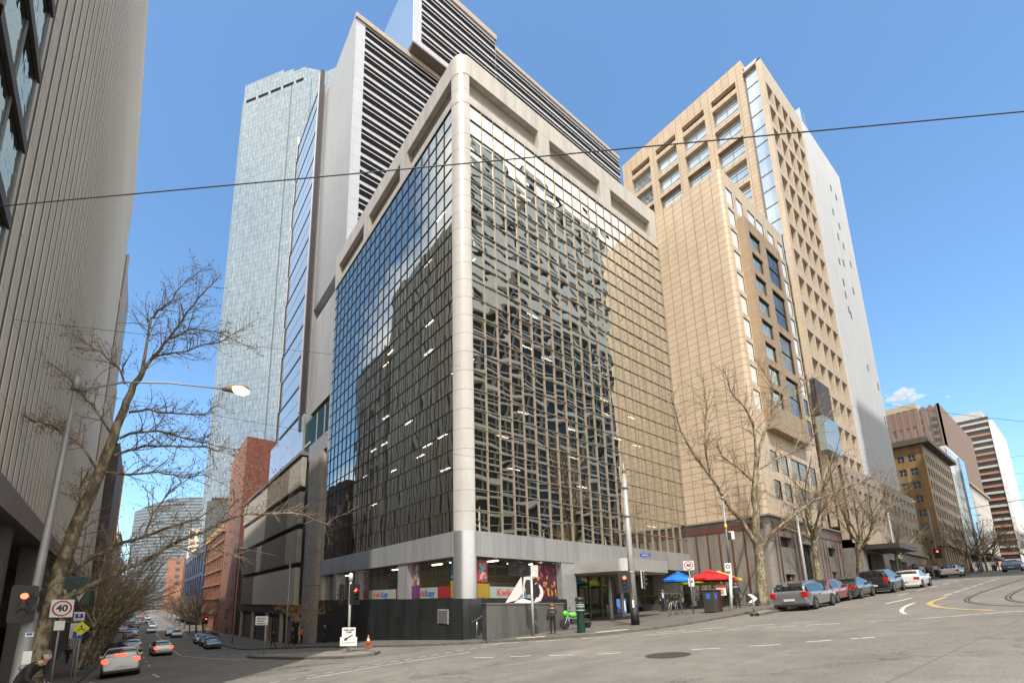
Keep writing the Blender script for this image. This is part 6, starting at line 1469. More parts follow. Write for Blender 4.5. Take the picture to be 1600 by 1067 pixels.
def F(x, y): return (x, y, fz(x, y))
def aim(x, y, tx, ty): return math.atan2(ty-y, tx-x)
wo = person('person', 'woman with long dark hair in black looking down at her phone on the corner kerb', F(18.95, 17.35), aim(18.95, 17.35, 3, 6), [cloth('coat_patterned', (.035, .032, .032)), CB, CB, HAIRR], 'hold', 1.66, hair=1)
mb = MB(); mb.box(.335, .347, -.038, .038, 1.19, 1.33); mb.build('phone', BLACKP, wo, world=False)
mb = MB(); mb.ball((.02, -.26, .88), .16, 8, 6, (.9, .5, 1.1)); mb.tube([(.02, -.24, 1.0), (0, -.17, 1.38)], .014, 5); mb.build('handbag', CB, wo, world=False)
wo2 = person('person', 'man in dark suit and open white shirt walking past the bike hoops', F(35.2, 20.4), aim(35.2, 20.4, 5, 3), [CN, CN, CB, HAIRB], 'walk', 1.78)
mb = MB(); mb.box(.10, .135, -.07, .07, 1.08, 1.44); mb.build('shirt', CWH, wo2, world=False)
person('person', 'man in black jumper leaning forward at the bottom left corner by the lamp pole', F(-2.12, 15.1)[:2]+(fz(-2.12, 15.1)+.17,), aim(-2.12, 15.1, 6, 9), [CB, CB, CB, cloth('hair_grey', (.09, .085, .08))], 'lean', 1.86)
person('person', 'person in green jacket cropped by the left edge under the arcade', F(-4.9, 22.2), 1.2, [CGR, CB, CB, HAIRB], 'walk', 1.75)
person('person', 'person in dark coat behind the leaning man near the left kerb', F(-3.1, 24.5), 1.5, [CB, CB, CB, HAIRB], 'stand', 1.72)
person('person', 'man in dark jacket standing by the mottled tree trunk on the right', F(35.0, 14.9), aim(35, 14.9, 20, 5), [CN, CB, CB, HAIRB], 'stand', 1.78)
person('person', 'woman in black coat at the left of three walkers by the concrete building', F(11.4, 46.2), 2.0, [CB, CB, CB, HAIRB], 'walk', 1.68)
person('person', 'man in black between two walkers in front of the concrete building doors', F(12.9, 45.2), -1.0, [CB, CB, CB, HAIRB], 'walk', 1.75)
person('person', 'person in orange top walking by the concrete building doors', F(14.3, 46.8), 2.2, [COR, CN, CB, HAIRB], 'stand', 1.74)
person('person', 'person in black standing at the kerb behind the small orange leaved tree', F(15.2, 42.5), 3, [CB, CB, CB, HAIRB], 'stand', 1.74)
person('person', 'person with grey hair looking over the silver wagon', F(on_y(1236, 905, 13.6).x, 13.6), 3.6, [CRD, CN, CB, cloth('hair_grey', (.09, .085, .08))], 'stand', 1.7)
# crowds: a few figures, then copies with shared meshes
base_p = [person('person', 'distant walkers in dark clothes on the right pavement at the crest', F(76, 12.8), 3.1, [CB, CN, CB, HAIRB], 'walk', 1.72, 'far walkers in dark clothes'),
          person('person', 'distant walkers in red tops on the right pavement at the crest', F(77, 13.3), 2.6, [CRD, CB, CB, HAIRB], 'walk', 1.70, 'far walkers in red'),
          person('person', 'distant walkers in white tops on the right pavement at the crest', F(78, 12.6), 3.3, [CWH, CN, CB, HAIRB], 'stand', 1.74, 'far walkers in white'),
          person('person', 'distant walkers in blue tops on the right pavement at the crest', F(79, 12.9), 2.9, [CBL, CB, CB, HAIRR], 'walk', 1.7, 'far walkers in blue')]
rr = random.Random(9)
for k in range(26):
    c = copy_tree(base_p[k % 4]); x = 80+k*1.35+rr.uniform(-.5, .5); y = rr.uniform(12.5, 14.3) if k % 3 else rr.uniform(9.2, 12.2) if k > 14 else 12.9
    c.location = F(x, y); c.rotation_euler = (0, 0, rr.uniform(0, 6))
for k in range(12):
    c = copy_tree(base_p[k % 4]); y = 58+k*7.5; x = -3.6-rr.random()*1.5; c.location = F(x, y); c.rotation_euler = (0, 0, 1.5+PI*(k % 2))
    q = ['dark clothes', 'red tops', 'white tops', 'blue tops'][k % 4]; c['label'] = 'distant walkers in %s under the trees on the left pavement' % q; c['group'] = 'left pavement walkers in %s' % q
# ---------------------------------------------------------------- street furniture
GALV = plain('galvanised', (.25, .25, .245), .5, .35, var=.15, scale=2); SBLK = plain('signal_black', (.012, .012, .012), .5); SWH = plain('sign_white', (.68, .68, .66), .5, var=.04)
SRED = plain('sign_red', (.45, .02, .02), .5); SBLUE = plain('sign_blue_print', (.02, .05, .32), .5); SYEL = plain('sign_yellow', (.68, .68, .02), .5); INK = plain('sign_ink', (.015, .015, .015), .5)
REDL = emit('red_lamp', (1, .045, .02), 7); OFFL = plain('lens_off', (.03, .02, .02), .2)
def xform(mb, loc, rz):
    c, s = math.cos(rz), math.sin(rz); mb.v = [Vector((p.x*c-p.y*s+loc[0], p.x*s+p.y*c+loc[1], p.z+loc[2])) for p in mb.v]; return mb
def signal_head(par, loc, rz, lit=0, board=True, size=1., white_edge=False):
    """three lensed lamp housing; +x local is the way it shows"""
    mb = MB(); k = size
    mb.box(-.14*k, .04*k, -.15*k, .15*k, -.5*k, .5*k)
    if board:
        pts = []
        for cx_, cy_, a0 in ((.30, .62, 0), (-.30, .62, 90), (-.30, -.62, 180), (.30, -.62, 270)):
            for q in range(5): a = math.radians(a0+q*22.5); pts.append((cx_*k+.1*k*math.cos(a)-.0, cy_*k+.1*k*math.sin(a)))
        n = len(pts); mb.add([(-.02*k, y, z) for y, z in pts]+[(.015*k, y, z) for y, z in pts], [tuple(range(n-1, -1, -1)), tuple(range(n, 2*n))]+[(i, (i+1) % n, n+(i+1) % n, n+i) for i in range(n)])
    h = xform(mb, loc, rz).build('signal_head', SBLK, par)
    for i, z in enumerate((.31, 0, -.31)):
        mb = MB(); n = 14; mb.add([(.045*k, .12*k*math.cos(2*PI*a/n), z*k+.12*k*math.sin(2*PI*a/n)) for a in range(n)], [tuple(range(n))])
        xform(mb, loc, rz).build('lens', REDL if lit == i+1 else OFFL, h)
        mb = MB(); m = 9; A = [(-.35+a*(PI+.7)/(m-1)) for a in range(m)]
        mb.add([(.04*k, .135*k*math.cos(a), z*k+.135*k*math.sin(a)) for a in A]+[(.27*k, .135*k*math.cos(a), z*k+.135*k*math.sin(a)-.03*k) for a in A], [(i2, i2+1, m+i2+1, m+i2) for i2 in range(m-1)])
        xform(mb, loc, rz).build('visor', SBLK, h)
    if white_edge:
        mb = MB()
        for sy in (1, -1): mb.box(-.03*k, .02*k, sy*.40*k-.015, sy*.40*k+.015, -.6*k, .6*k)
        xform(mb, loc, rz).build('board_edge', SWH, h)
    return h
def board(par, name, w_, h_, loc, rz, mat, t=.012, r=0.):
    mb = MB(); mb.box(-t/2, t/2, -w_/2, w_/2, -h_/2, h_/2); return xform(mb, loc, rz).build(name, mat, par)
def words(par, txt, size, loc, rz, mat, off=.012, dy=0, dz=0, bold=.008, name='lettering'):
    f = Vector((math.cos(rz), math.sin(rz), 0)); s_ = Vector((-math.sin(rz), math.cos(rz), 0))
    return text_mesh(txt, size, mat, name, par, Vector(loc)+f*off+s_*dy+Vector((0, 0, dz)), facing(rz), bold=bold, ext=.002)
def ring(par, loc, rz, r0, r1, mat, off=.01):
    mb = MB(); n = 28; mb.add([(off, r*math.cos(2*PI*a/n), r*math.sin(2*PI*a/n)) for r in (r0, r1) for a in range(n)], [(a, (a+1) % n, n+(a+1) % n, n+a) for a in range(n)])
    return xform(mb, loc, rz).build('ring', mat, par)
def shape2(par, name, pts, loc, rz, mat, off=.012):
    mb = MB(); n = len(pts); mb.add([(off, y, z) for y, z in pts]+[(off+.004, y, z) for y, z in pts], [tuple(range(n, 2*n))]+[(i, (i+1) % n, n+(i+1) % n, n+i) for i in range(n)]); return xform(mb, loc, rz).build(name, mat, par)
def base(x, y): return (x, y, fz(x, y))
def cam_rz(x, y): return math.atan2(-y, -x)
# -- left corner lamp standard with signal, leaning a little
lb_ = on_d(38, 990, 12.0); lx, ly = lb_.x, lb_.y; lz = fz(lx, ly); top = on_d(119, 603, 12.35)
lamp = thing('street_lamp', 'tall leaning grey street lamp with lit sodium head and red signal strapped on', 'street lamp', (lx, ly, lz))
f_ = lambda t: Vector((lx, ly, lz)).lerp(top, t)
mb = MB(); mb.tube([f_(-.02), f_(.0), f_(.30)], [.19, .17, .16], 14); mb.build('pole_base', GALV, lamp, smooth=True)
mb = MB(); mb.tube([f_(.29), f_(.31), f_(.6), f_(.98)], [.12, .11, .09, .06], 12); mb.build('pole', GALV, lamp, smooth=True)
mb = MB(); mb.cyl(top.x, top.y, top.z-.12, top.z+.28, .11, 12); mb.build('cap', GALV, lamp, smooth=True)
he = on_d(352, 608, 13.6); j0 = f_(.975)
mb = MB(); mb.tube([j0, j0.lerp(he, .1)+Vector((0, 0, .16)), j0.lerp(he, .3)+Vector((0, 0, .32)), j0.lerp(he, .6)+Vector((0, 0, .26)), he], [.035, .035, .03, .026, .026], 8); mb.build('arm', GALV, lamp, smooth=True)
ad = (he-j0).normalized(); 
mb = MB(); mb.tube([he-ad*.1, he+ad*.1, he+ad*.25, he+ad*.62, he+ad*.72], [.05, .10, .14, .12, .03], 10); hd_ = mb.build('lamp_head', plain('lamp_casing', (.16, .12, .07), .4), lamp, smooth=True)
mb = MB(); mb.ball(he+ad*.46-Vector((0, 0, .07)), .21, 10, 8, (1.35, 1.0, .6)); mb.build('lamp_glass', emit('sodium', (1, .55, .14), 7), hd_, smooth=True)
sp = on_d(36, 943, 11.75); signal_head(lamp, sp, cam_rz(sp.x, sp.y)+.05, 1, True, .66)
for dz in (.25, -.1):
    mb = MB(); mb.box(-.05, .05, -.35, .05, -.06, .06); xform(mb, sp+Vector((.3, -.1, dz)), 0).build('bracket', SBLK, lamp)
q = on_d(42, 1027, 11.7); board(lamp, 'notice', .17, .32, q, cam_rz(q.x, q.y), SWH)
q = on_d(36, 1043, 11.6); mb = MB(); mb.ball(q, .085, 8, 6); mb.build('push_button', GALV, lamp, smooth=True)
q = on_d(46, 991, 11.65); board(lamp, 'small_plate', .16, .1, q, cam_rz(q.x, q.y), SWH)
q = on_d(46, 990, 11.62); board(lamp, 'small_plate', .11, .045, q, cam_rz(q.x, q.y), SBLUE)
# -- sign posts on the left kerb
def signpost(name, label, u, v, D, zt, pr=.035, x_off=0, lean=0):
    p = on_d(u, v, D); t = thing(name, label, 'sign', (p.x, p.y, fz(p.x, p.y))); mb = MB(); mb.tube([(p.x, p.y, fz(p.x, p.y)-.1), (p.x, p.y, zt)], pr, 8); mb.build('post', GALV, t, smooth=True); return t, p
t, p = signpost('speed_sign', 'square white 40 speed sign with red ring beside the leaning plane tree', 97, 950, 17.0, on_d(97, 935, 17).z)
rz = cam_rz(p.x, p.y); p = p+Vector((math.cos(rz), math.sin(rz), 0))*.07; pl = board(t, 'sign_plate', .66, .64, p, rz, SWH); ring(pl, p, rz, .235, .29, SRED); words(pl, '40', .33, p, rz, INK, bold=.012)
q = p-Vector((0, 0, .62)); board(t, 'small_plate', .3, .34, q, rz, SWH)
t, p = signpost('parking_sign', 'white and blue parking sign plates on a thin post behind the speed sign', 124, 962, 19.5, on_d(124, 958, 19.5).z)
rz = cam_rz(p.x, p.y); p = p+Vector((math.cos(rz), math.sin(rz), 0))*.07; pl = board(t, 'sign_plate', .36, .36, p, rz, SWH); board(pl, 'blue_panel', .26, .17, p+Vector((0, -.02, .01)), rz, SBLUE); words(pl, 'P', .15, p+Vector((0, -.02, .01)), rz, SWH, off=.02)
t, p = signpost('warning_sign', 'yellow diamond warning sign above a blue parking plate on the left kerb', 127, 981, 19.0, on_d(127, 975, 19).z)
rz = cam_rz(p.x, p.y); p = p+Vector((math.cos(rz), math.sin(rz), 0))*.07; pl = shape2(t, 'sign_plate', [(.29, 0), (0, .29), (-.29, 0), (0, -.29)], p, rz, SYEL); shape2(pl, 'symbol', [(.03, .12), (-.03, .12), (-.03, .05), (.03, .05)], p, rz, INK, .018); mb = MB()
shape2(pl, 'symbol', [(.14, -.1), (.09, -.1), (.0, -.02), (-.09, -.1), (-.14, -.1), (0, .03)], p, rz, INK, .018)
q = on_d(122, 991, 18.9); b_ = board(t, 'parking_plate', .34, .26, q, cam_rz(q.x, q.y), SBLUE); words(b_, 'P', .16, q, cam_rz(q.x, q.y), SWH)
q = on_d(117, 985, 19.2); board(t, 'time_plate', .34, .62, q, cam_rz(q.x, q.y), SWH)
# -- kerbside guard rail, curved steel
x0, y0 = -2.55, 18.2
t = thing('guard_rail', 'curved steel guard rail on the left pavement behind the leaning man', 'railing', base(x0, y0))
for dz in (.95, .5):
    mb = MB(); mb.tube([Vector(base(x0-.7+.2*a-.01*a*a, y0-2.2+a*.95))+Vector((0, 0, dz)) for a in range(7)], .04, 8); mb.build('rail', GALV, t, smooth=True)
for a in (0, 2, 4, 6): mb = MB(); p = base(x0-.7+.2*a-.01*a*a, y0-2.2+a*.95); mb.cyl(p[0], p[1], p[2]-.1, p[2]+.95, .035, 8); mb.build('post', GALV, t, smooth=True)
# -- island signal with the arrow sign, and a traffic cone
ix, iy = 10.35, 25.0; p0 = Vector(base(ix, iy))
t = thing('traffic_light', 'red traffic light with white arrow sign on the kerbed island before the dark granite wall', 'traffic light', p0)
mb = MB(); mb.cyl(ix, iy, p0.z-.1, on_d(551, 905, 26.5).z, .075, 12); mb.build('pole', plain('pole_pale', (.42, .42, .4), .5, .3), t, smooth=True)
mb = MB(); zt = on_d(551, 905, 26.5).z; mb.lathe([(.13, zt-.05), (.135, zt+.22), (.10, zt+.36), (.02, zt+.40)], (ix, iy), 12); mb.build('cap', SWH, t, smooth=True)
hz = on_d(551, 928, 26.5).z; hp = Vector((ix+.17, iy-.25, hz)); signal_head(t, hp, cam_rz(ix, iy)+.55, 1, True, .84)
signal_head(t, Vector((ix-.52, iy+.05, hz-.03)), 2.4, 0, True, .84)
rz = cam_rz(ix, iy); sz = on_d(551, 991, 26.5).z; fw2 = Vector((math.cos(rz), math.sin(rz), 0))
q = Vector((ix, iy, sz-.12))+fw2*.1; board(t, 'lower_plate', .95, .5, q-Vector((0, 0, .25)), rz, SWH)
q = Vector((ix, iy, sz))+fw2*.13; pl = board(t, 'sign_plate', .76, .82, q, rz, SWH)
words(pl, 'TURN LEFT\nLANE', .12, q, rz, INK, dz=.2, bold=.006)
shape2(pl, 'arrow', [(.25, .03), (.21, -.04), (-.10, -.24), (-.06, -.30), (-.27, -.31), (-.20, -.13), (-.15, -.18)][::-1], q, rz, INK)
cx_, cy_ = 12.7, 27.4; cz_ = fz(cx_, cy_); co = thing('traffic_cone', 'orange traffic cone with white collar beside the island signal', 'traffic cone', (cx_, cy_, cz_))
mb = MB(); mb.box(cx_-.19, cx_+.19, cy_-.19, cy_+.19, cz_, cz_+.04); mb.build('foot', plain('cone_orange', (.75, .1, .03), .5), co)
mb = MB(); mb.lathe([(.15, cz_+.04), (.035, cz_+.72)], (cx_, cy_), 14); body = mb.build('cone', plain('cone_orange', (.75, .1, .03), .5), co, smooth=True)
mb = MB(); mb.lathe([(.115, cz_+.28), (.075, cz_+.5)], (cx_, cy_), 14); mb.build('collar', SWH, body, smooth=True)
# -- direction board and poles by the concrete building
sx, sy = 8.35, 36.4; p0 = base(sx, sy); t = thing('notice_sign', 'white lettered board on a post at the far end of the island', 'sign', p0)
mb = MB(); mb.cyl(sx, sy, p0[2]-.1, on_d(409, 975, 36.5).z, .05, 8); mb.build('post', GALV, t, smooth=True)
q = on_d(409, 969, 36.2); rz = cam_rz(q.x, q.y); pl = board(t, 'sign_plate', .92, .68, q, rz, SWH); 
for k_ in range(3): shape2(pl, 'text_line', [(-.36, .2-.19*k_), (.30-.1*(k_ == 1), .2-.19*k_), (.30-.1*(k_ == 1), .11-.19*k_), (-.36, .11-.19*k_)], q, rz, plain('sign_grey_ink', (.2, .2, .2), .5))
def lamp_post(name, label, x, y, zt, r0=.09, r1=.05, arm=None, group=None):
    p0 = base(x, y); t = thing(name, label, 'lamp post', p0, 0, group); mb = MB(); mb.tube([(x, y, p0[2]-.1), (x, y, p0[2]+1.2), (x, y, zt)], [r0, r0*.85, r1], 10); mb.build('pole', GALV, t, smooth=True)
    mb = MB(); mb.cyl(x, y, zt, zt+.12, r1*1.5, 10); mb.build('cap', GALV, t, smooth=True)
    if arm:
        e = Vector((x, y, zt-.05))+Vector(arm); mb = MB(); mb.tube([(x, y, zt-.3), Vector((x, y, zt-.05)).lerp(e, .35)+Vector((0, 0, .35)), e], [.04, .035, .03], 6); a_ = mb.build('arm', GALV, t, smooth=True)
        mb = MB(); mb.ball(e+Vector(arm).normalized()*.25, .22, 8, 6, (1.4, 1, .4)); mb.build('lamp_head', plain('lamp_grey', (.4, .4, .38), .4), a_, smooth=True)
    return t
lamp_post('lamp_post', 'slim grey pole in front of the concrete building beside the small orange tree', 11.2, 41.2, on_d(447, 880, 40.5).z, .07, .06, (-4.2, -1.5, .9))
lamp_post('lamp_post', 'tall grey pole on the right kerb at the red brick tower', 11.9, 71, on_d(378, 835, 65).z, .1, .06, (-2.8, 0, .3))
# -- sail sculpture on its stone planter, steps and handrail
ax_ = [on_y(760, 945, 18.9).x, on_y(881, 945, 18.9).x]; zt = -.12
pln = thing('stone_planter', 'long grey stone planter wall under the white sail sculpture', 'planter', (ax_[0], 18.9, fz(ax_[0], 18.9)))
mb = MB(); mb.prism([(ax_[0], 18.9), (ax_[1], 18.9), (ax_[1], 20.4), (ax_[0]+.9, 20.4)], lambda x, y: fz(x, y)-.3, zt); mb.build('wall', GRST, pln, bevel=.02)
mb = MB(); mb.prism([(ax_[0]-.03, 18.86), (ax_[1]+.03, 18.86), (ax_[1]+.03, 20.44), (ax_[0]+.86, 20.44)], zt, zt+.06); mb.build('coping', plain('coping_stone', (.16, .155, .145), .7), pln)
st = thing('stone_steps', 'stone steps climbing between the dark granite wall and the planter', 'steps', (16.9, 20.6, fz(16.9, 20.6)))
for k_ in range(6): MB().box(16.7+k_*.36, 19.4, 20.46, 21.34, -2.6, -1.95+k_*.17).build('step', GRST, st)
hr = thing('handrail', 'slanting steel handrail beside the stone steps', 'handrail', (16.6, 20.42, -2)); mb = MB(); mb.tube([on_d(737, 972, 26.4), on_d(763, 956, 26.2), on_d(770, 952, 26.2)], .035, 8); mb.build('rail', plain('rail_bright', (.5, .5, .5), .3, .8), hr, smooth=True)
mb = MB(); q = on_d(745, 967, 26.4); mb.cyl(q.x, q.y, -2.2, q.z, .025, 6); mb.build('post', plain('rail_bright', (.5, .5, .5), .3, .8), hr, smooth=True)
scu = thing('sail_sculpture', 'white folded sail sculpture with tall triangle and curled wing on the stone planter', 'sculpture', (20, 19.6, zt+.06))
SAIL = plain('sail_white', (.70, .66, .63), .45, var=.04)
def onp(u, v, y=19.6): return on_y(u, v, y)
def slab(pts, d, name, m=SAIL):
    n = len(pts); mb = MB(); off = Vector((.05, d, 0)); mb.add(pts+[q+off for q in pts], [tuple(range(n-1, -1, -1)), tuple(range(n, 2*n))]+[(i, (i+1) % n, n+(i+1) % n, n+i) for i in range(n)]); return mb.build(name, m, scu)
slab([onp(790, 942), onp(815, 901), onp(817, 926), onp(808, 937)], .10, 'tall_sail')
slab([onp(804, 941.5, 19.4), onp(833, 941.5, 19.4), onp(829, 938), onp(815, 934.5)], .12, 'foot_sail')
A_ = [onp(819+3*0, 901, 19.75), onp(826, 900, 19.75), onp(832, 903, 19.75), onp(832, 906, 19.75), onp(825, 905, 19.75), onp(820, 912, 19.75), onp(818, 934, 19.75), onp(816.5, 934, 19.75)]; slab(A_, .12, 'curled_sail')
cu = []
for i in range(9): a = -1.45+2.75*i/8; cu.append((834+15*math.cos(a)*1.0, 926-16.5*math.sin(a)))
ou = [onp(u, v, 19.8) for u, v in cu]; inn = [onp(834+(u-834)*.72, 926+(v-926)*.8, 19.8) for u, v in cu[::-1]]; slab(ou+inn, .14, 'wing_sail')
slab([onp(835, 941), onp(845, 938), onp(849, 929), onp(838, 934)], .1, 'wing_sail')
sx, sy = 18.0, 17.9; p0 = base(sx, sy); t = thing('traffic_light', 'traffic light seen from behind in front of the white sail sculpture', 'traffic light', p0)
D_ = FW[0]*sx+FW[1]*sy
mb = MB(); mb.cyl(sx, sy, p0[2]-.1, on_d(833, 898, D_).z, .07, 12); mb.build('pole', plain('pole_pale', (.42, .42, .4), .5, .3), t, smooth=True)
rz = cam_rz(sx, sy); q = on_d(825, 917, D_+.1); signal_head(t, q, rz+PI+.25, 0, False, .8); q = on_d(839, 920, D_); signal_head(t, q, rz-1.9, 0, False, .62)
q = on_d(835, 892, D_); board(t, 'rear_plate', .40, .66, q, rz+.2, plain('plate_back', (.5, .48, .42), .5)); mb = MB(); q = on_d(833, 901, D_); mb.cyl(q.x, q.y, q.z-.1, q.z+.2, .09, 10); mb.build('cap', plain('cap_pale', (.55, .62, .58), .4), t, smooth=True)
# -- green parking post / litter pillar with striped dark head
gx_, gy_ = 19.3, 15.75; p0 = base(gx_, gy_); t = thing('litter_bin', 'dark green cylinder litter bin with white banded domed head at the corner kerb', 'bin', p0); z = p0[2]
DG = plain('dark_green', (.012, .06, .035), .45, var=.2, scale=6)
mb = MB(); mb.lathe([(.20, z), (.21, z+.02), (.195, z+1.0), (.21, z+1.02)], (gx_, gy_), 18); mb.build('drum', DG, t, smooth=True)
mb = MB(); mb.lathe([(.22, z+1.03), (.23, z+1.1), (.225, z+1.55), (.2, z+1.6)], (gx_, gy_), 18); hd = mb.build('hood', plain('hood_dark', (.015, .03, .025), .4), t, smooth=True)
for zz in (1.12, 1.3, 1.4): mb = MB(); mb.lathe([(.234, z+zz), (.234, z+zz+.05)], (gx_, gy_), 18); mb.build('white_band', plain('band_pale', (.35, .4, .37), .5), hd)
mb = MB(); mb.lathe([(.245, z+1.62), (.25, z+1.72), (.2, z+1.8), (.03, z+1.83)], (gx_, gy_), 18); mb.build('cap', plain('cap_black', (.02, .02, .02), .4), t, smooth=True)
# -- big grey pole with black foot, signals and street name plate
bx_, by_ = 23.15, 15.15; D_ = FW[0]*bx_+FW[1]*by_; p0 = base(bx_, by_); zt = on_d(991, 740, D_).z
t = thing('traffic_light', 'thick grey pole with black painted foot carrying a red signal and blue street name plate', 'traffic light', p0)
mb = MB(); mb.tube([(bx_, by_, p0[2]-.1), (bx_, by_, zt)], [.20, .12], 16); mb.build('pole', plain('pole_grey', (.33, .33, .32), .5, .2, var=.15, scale=2), t, smooth=True)
mb = MB(); mb.cyl(bx_, by_, p0[2]-.05, p0[2]+1.05, .225, 16); mb.build('foot', plain('foot_black', (.012, .012, .012), .6), t, smooth=True)
mb = MB(); mb.lathe([(.12, zt), (.06, zt+.3), (.03, zt+.7)], (bx_, by_), 12); mb.build('finial', GALV, t, smooth=True)
for zz in (zt-.9, zt-2.6, 1.6): mb = MB(); mb.cyl(bx_, by_, zz, zz+.1, .185, 14); mb.build('collar', GALV, t, smooth=True)
rz = cam_rz(bx_, by_); q = on_d(976, 909, D_-.1); signal_head(t, q, rz+.1, 1, True, .8); q = on_d(1004.5, 905, D_+.2); signal_head(t, q, rz+2.0-PI*.2, 0, False, .85, True)
q = on_d(1008, 867, D_); board(t, 'name_plate', .56, .17, q, rz+.15, SBLUE); q = on_d(1008, 867, D_-.02); board(t, 'name_text', .34, .05, q, rz+.15, plain('plate_text', (.3, .35, .55), .5))
q = on_d(989.5, 943, D_-.2); board(t, 'call_box', .1, .42, q, rz, SWH, .08)
# -- speed sign, bins, bike hoops, pole with camera, chevron, small things on the plaza
t, p = signpost('speed_sign', 'small round 40 sign on a white square plate above the cafe umbrellas', 1076, 883, 30.5, on_d(1076, 878, 30.5).z, .04)
rz = cam_rz(p.x, p.y); p = p+Vector((math.cos(rz), math.sin(rz), 0))*.07; pl = board(t, 'sign_plate', .64, .62, p, rz, SWH); ring(pl, p, rz, .22, .28, SRED); words(pl, '40', .30, p, rz, INK, bold=.012)
q = on_d(1080, 909, 30.5); b_ = board(t, 'parking_plate', .34, .56, q, cam_rz(q.x, q.y), SWH); board(b_, 'blue_panel', .18, .14, q+Vector((-.012, -.01, .04)), cam_rz(q.x, q.y), SBLUE)
bx2, by2 = 31.2, 14.75; p0 = base(bx2, by2); t = thing('recycling_bin', 'dark box litter bin with blue sticker and maroon side beside the small 40 sign', 'bin', p0); z = p0[2]
mb = MB(); mb.box(bx2-.5, bx2+.0, by2-.35, by2+.35, z, z+1.35); mb.build('cabinet', plain('bin_dark', (.05, .047, .04), .5), t, bevel=.03)
mb = MB(); mb.box(bx2+.02, bx2+.48, by2-.36, by2+.34, z, z+1.4); mb.build('side_cabinet', plain('bin_maroon', (.06, .015, .015), .5), t, bevel=.03)
mb = MB(); mb.box(bx2-.55, bx2+.52, by2-.4, by2+.38, z+1.4, z+1.48); mb.build('lid', plain('bin_lid', (.14, .13, .11), .5), t, bevel=.02)
mb = MB(); mb.box(bx2-.515, bx2-.505, by2-.12, by2+.14, z+.85, z+1.2); mb.build('sticker', plain('sticker_blue', (.06, .14, .55), .5), t)
mb = MB(); mb.box(bx2-.40, bx2-.14, by2-.362, by2-.352, z+.85, z+1.2); mb.build('sticker', plain('sticker_blue', (.06, .14, .55), .5), t)
hoop0 = None
for k_, (x, y) in enumerate(((29.6, 16.4), (30.4, 16.7), (31.3, 16.9))):
    p0 = Vector(base(x, y)); t = thing('bike_hoop', 'bare steel bike hoops set in the pavement before the cafe planters', 'bike rack', p0, 0, 'bike hoops')
    mb = MB(); mb.tube([p0+Vector((-.42, .2, -.1)), p0+Vector((-.40, .2, .45))]+[p0+Vector((-.38*math.cos(a*PI/8), .2-.0*a, .45+.42*math.sin(a*PI/8))) for a in range(1, 8)]+[p0+Vector((.40, .2, .45)), p0+Vector((.42, .2, -.1))], .03, 8); mb.build('hoop', GALV, t, smooth=True)
px_, py_ = 31.9, 14.0; D_ = FW[0]*px_+FW[1]*py_; p0 = base(px_, py_); t = thing('camera_pole', 'pole with white lower half, yellow band and camera box beside the mottled tree', 'pole', p0)
tp = on_d(1129, 778, D_); mid = on_d(1141, 890, D_)
mb = MB(); mb.tube([(px_, py_, p0[2]-.1), mid], [.09, .085], 10); mb.build('white_foot', SWH, t, smooth=True)
mb = MB(); mb.tube([mid, tp], [.08, .06], 10); mb.build('pole', GALV, t, smooth=True)
ya, yb = mid.lerp(tp, .56), mid.lerp(tp, .63); mb = MB(); mb.tube([ya, yb], .085, 10); mb.build('yellow_band', plain('band_yellow', (.55, .4, .04), .5), t, smooth=True)
q = mid.lerp(tp, .47)+Vector((.28, -.18, 0)); mb = MB(); mb.box(-.16, .16, -.16, .16, -.28, .28); xform(mb, q, .4).build('camera_box', SWH, t, bevel=.03); mb = MB(); mb.box(-.1, .02, -.12, .12, -.26, .24); xform(mb, q+Vector((-.17, .07, -.02)), .4).build('camera_lens', SBLK, t)
q = on_d(1137.5, 885.5, D_-.1); b_ = board(t, 'sign_plate', .36, .52, q, cam_rz(px_, py_), SWH); ring(b_, q+Vector((0, 0, .03)), cam_rz(px_, py_), .07, .12, INK)
mb = MB(); mb.ball(tp, .13, 8, 6); mb.tube([tp, tp+Vector((.9, -.1, .6)), tp+Vector((1.6, -.2, .9))], .03, 6); mb.build('bracket', GALV, t, smooth=True)
cx2, cy2 = 29.9, 11.55; p0 = base(cx2, cy2); D_ = FW[0]*cx2+FW[1]*cy2; q = on_d(1176, 934.5, D_); t = thing('chevron_sign', 'black board with white chevron on a short post at the kerb nose', 'sign', p0); rz = cam_rz(cx2, cy2)
mb = MB(); mb.cyl(q.x, q.y, p0[2]-.1, q.z, .05, 8); mb.build('post', GALV, t, smooth=True); pl = board(t, 'sign_plate', .66, .56, q, rz, SBLK)
shape2(pl, 'chevron', [(-.24, .25), (0, .25), (.24, 0), (0, -.25), (-.24, -.25), (.0, 0)], q, rz, SWH)
ax2, ay2 = 31.3, 23.6; p0 = base(ax2, ay2); t = thing('sandwich_board', 'blue and white folding pavement sign under the canopy edge', 'sign', p0); rz = cam_rz(ax2, ay2); z = p0[2]
q = Vector(on_d(971, 946, FW[0]*ax2+FW[1]*ay2)); mb = MB(); mb.add([(.28, -.36, -.58), (.28, .36, -.58), (.06, .36, .55), (.06, -.36, .55)], [(0, 1, 2, 3)]); mb.add([(-.28, -.36, -.58), (-.28, .36, -.58), (-.06, .36, .55), (-.06, -.36, .55)], [(3, 2, 1, 0)]); xform(mb, q, rz).build('panel', plain('board_blue', (.05, .15, .5), .5), t)
mb = MB(); mb.add([(.262, -.05, -.4), (.262, .3, -.4), (.10, .3, .4), (.10, .0, .4)], [(0, 1, 2, 3)]); mb.v = [Vector((p.x+.012, p.y, p.z)) for p in mb.v]; xform(mb, q, rz).build('print', SWH, t)
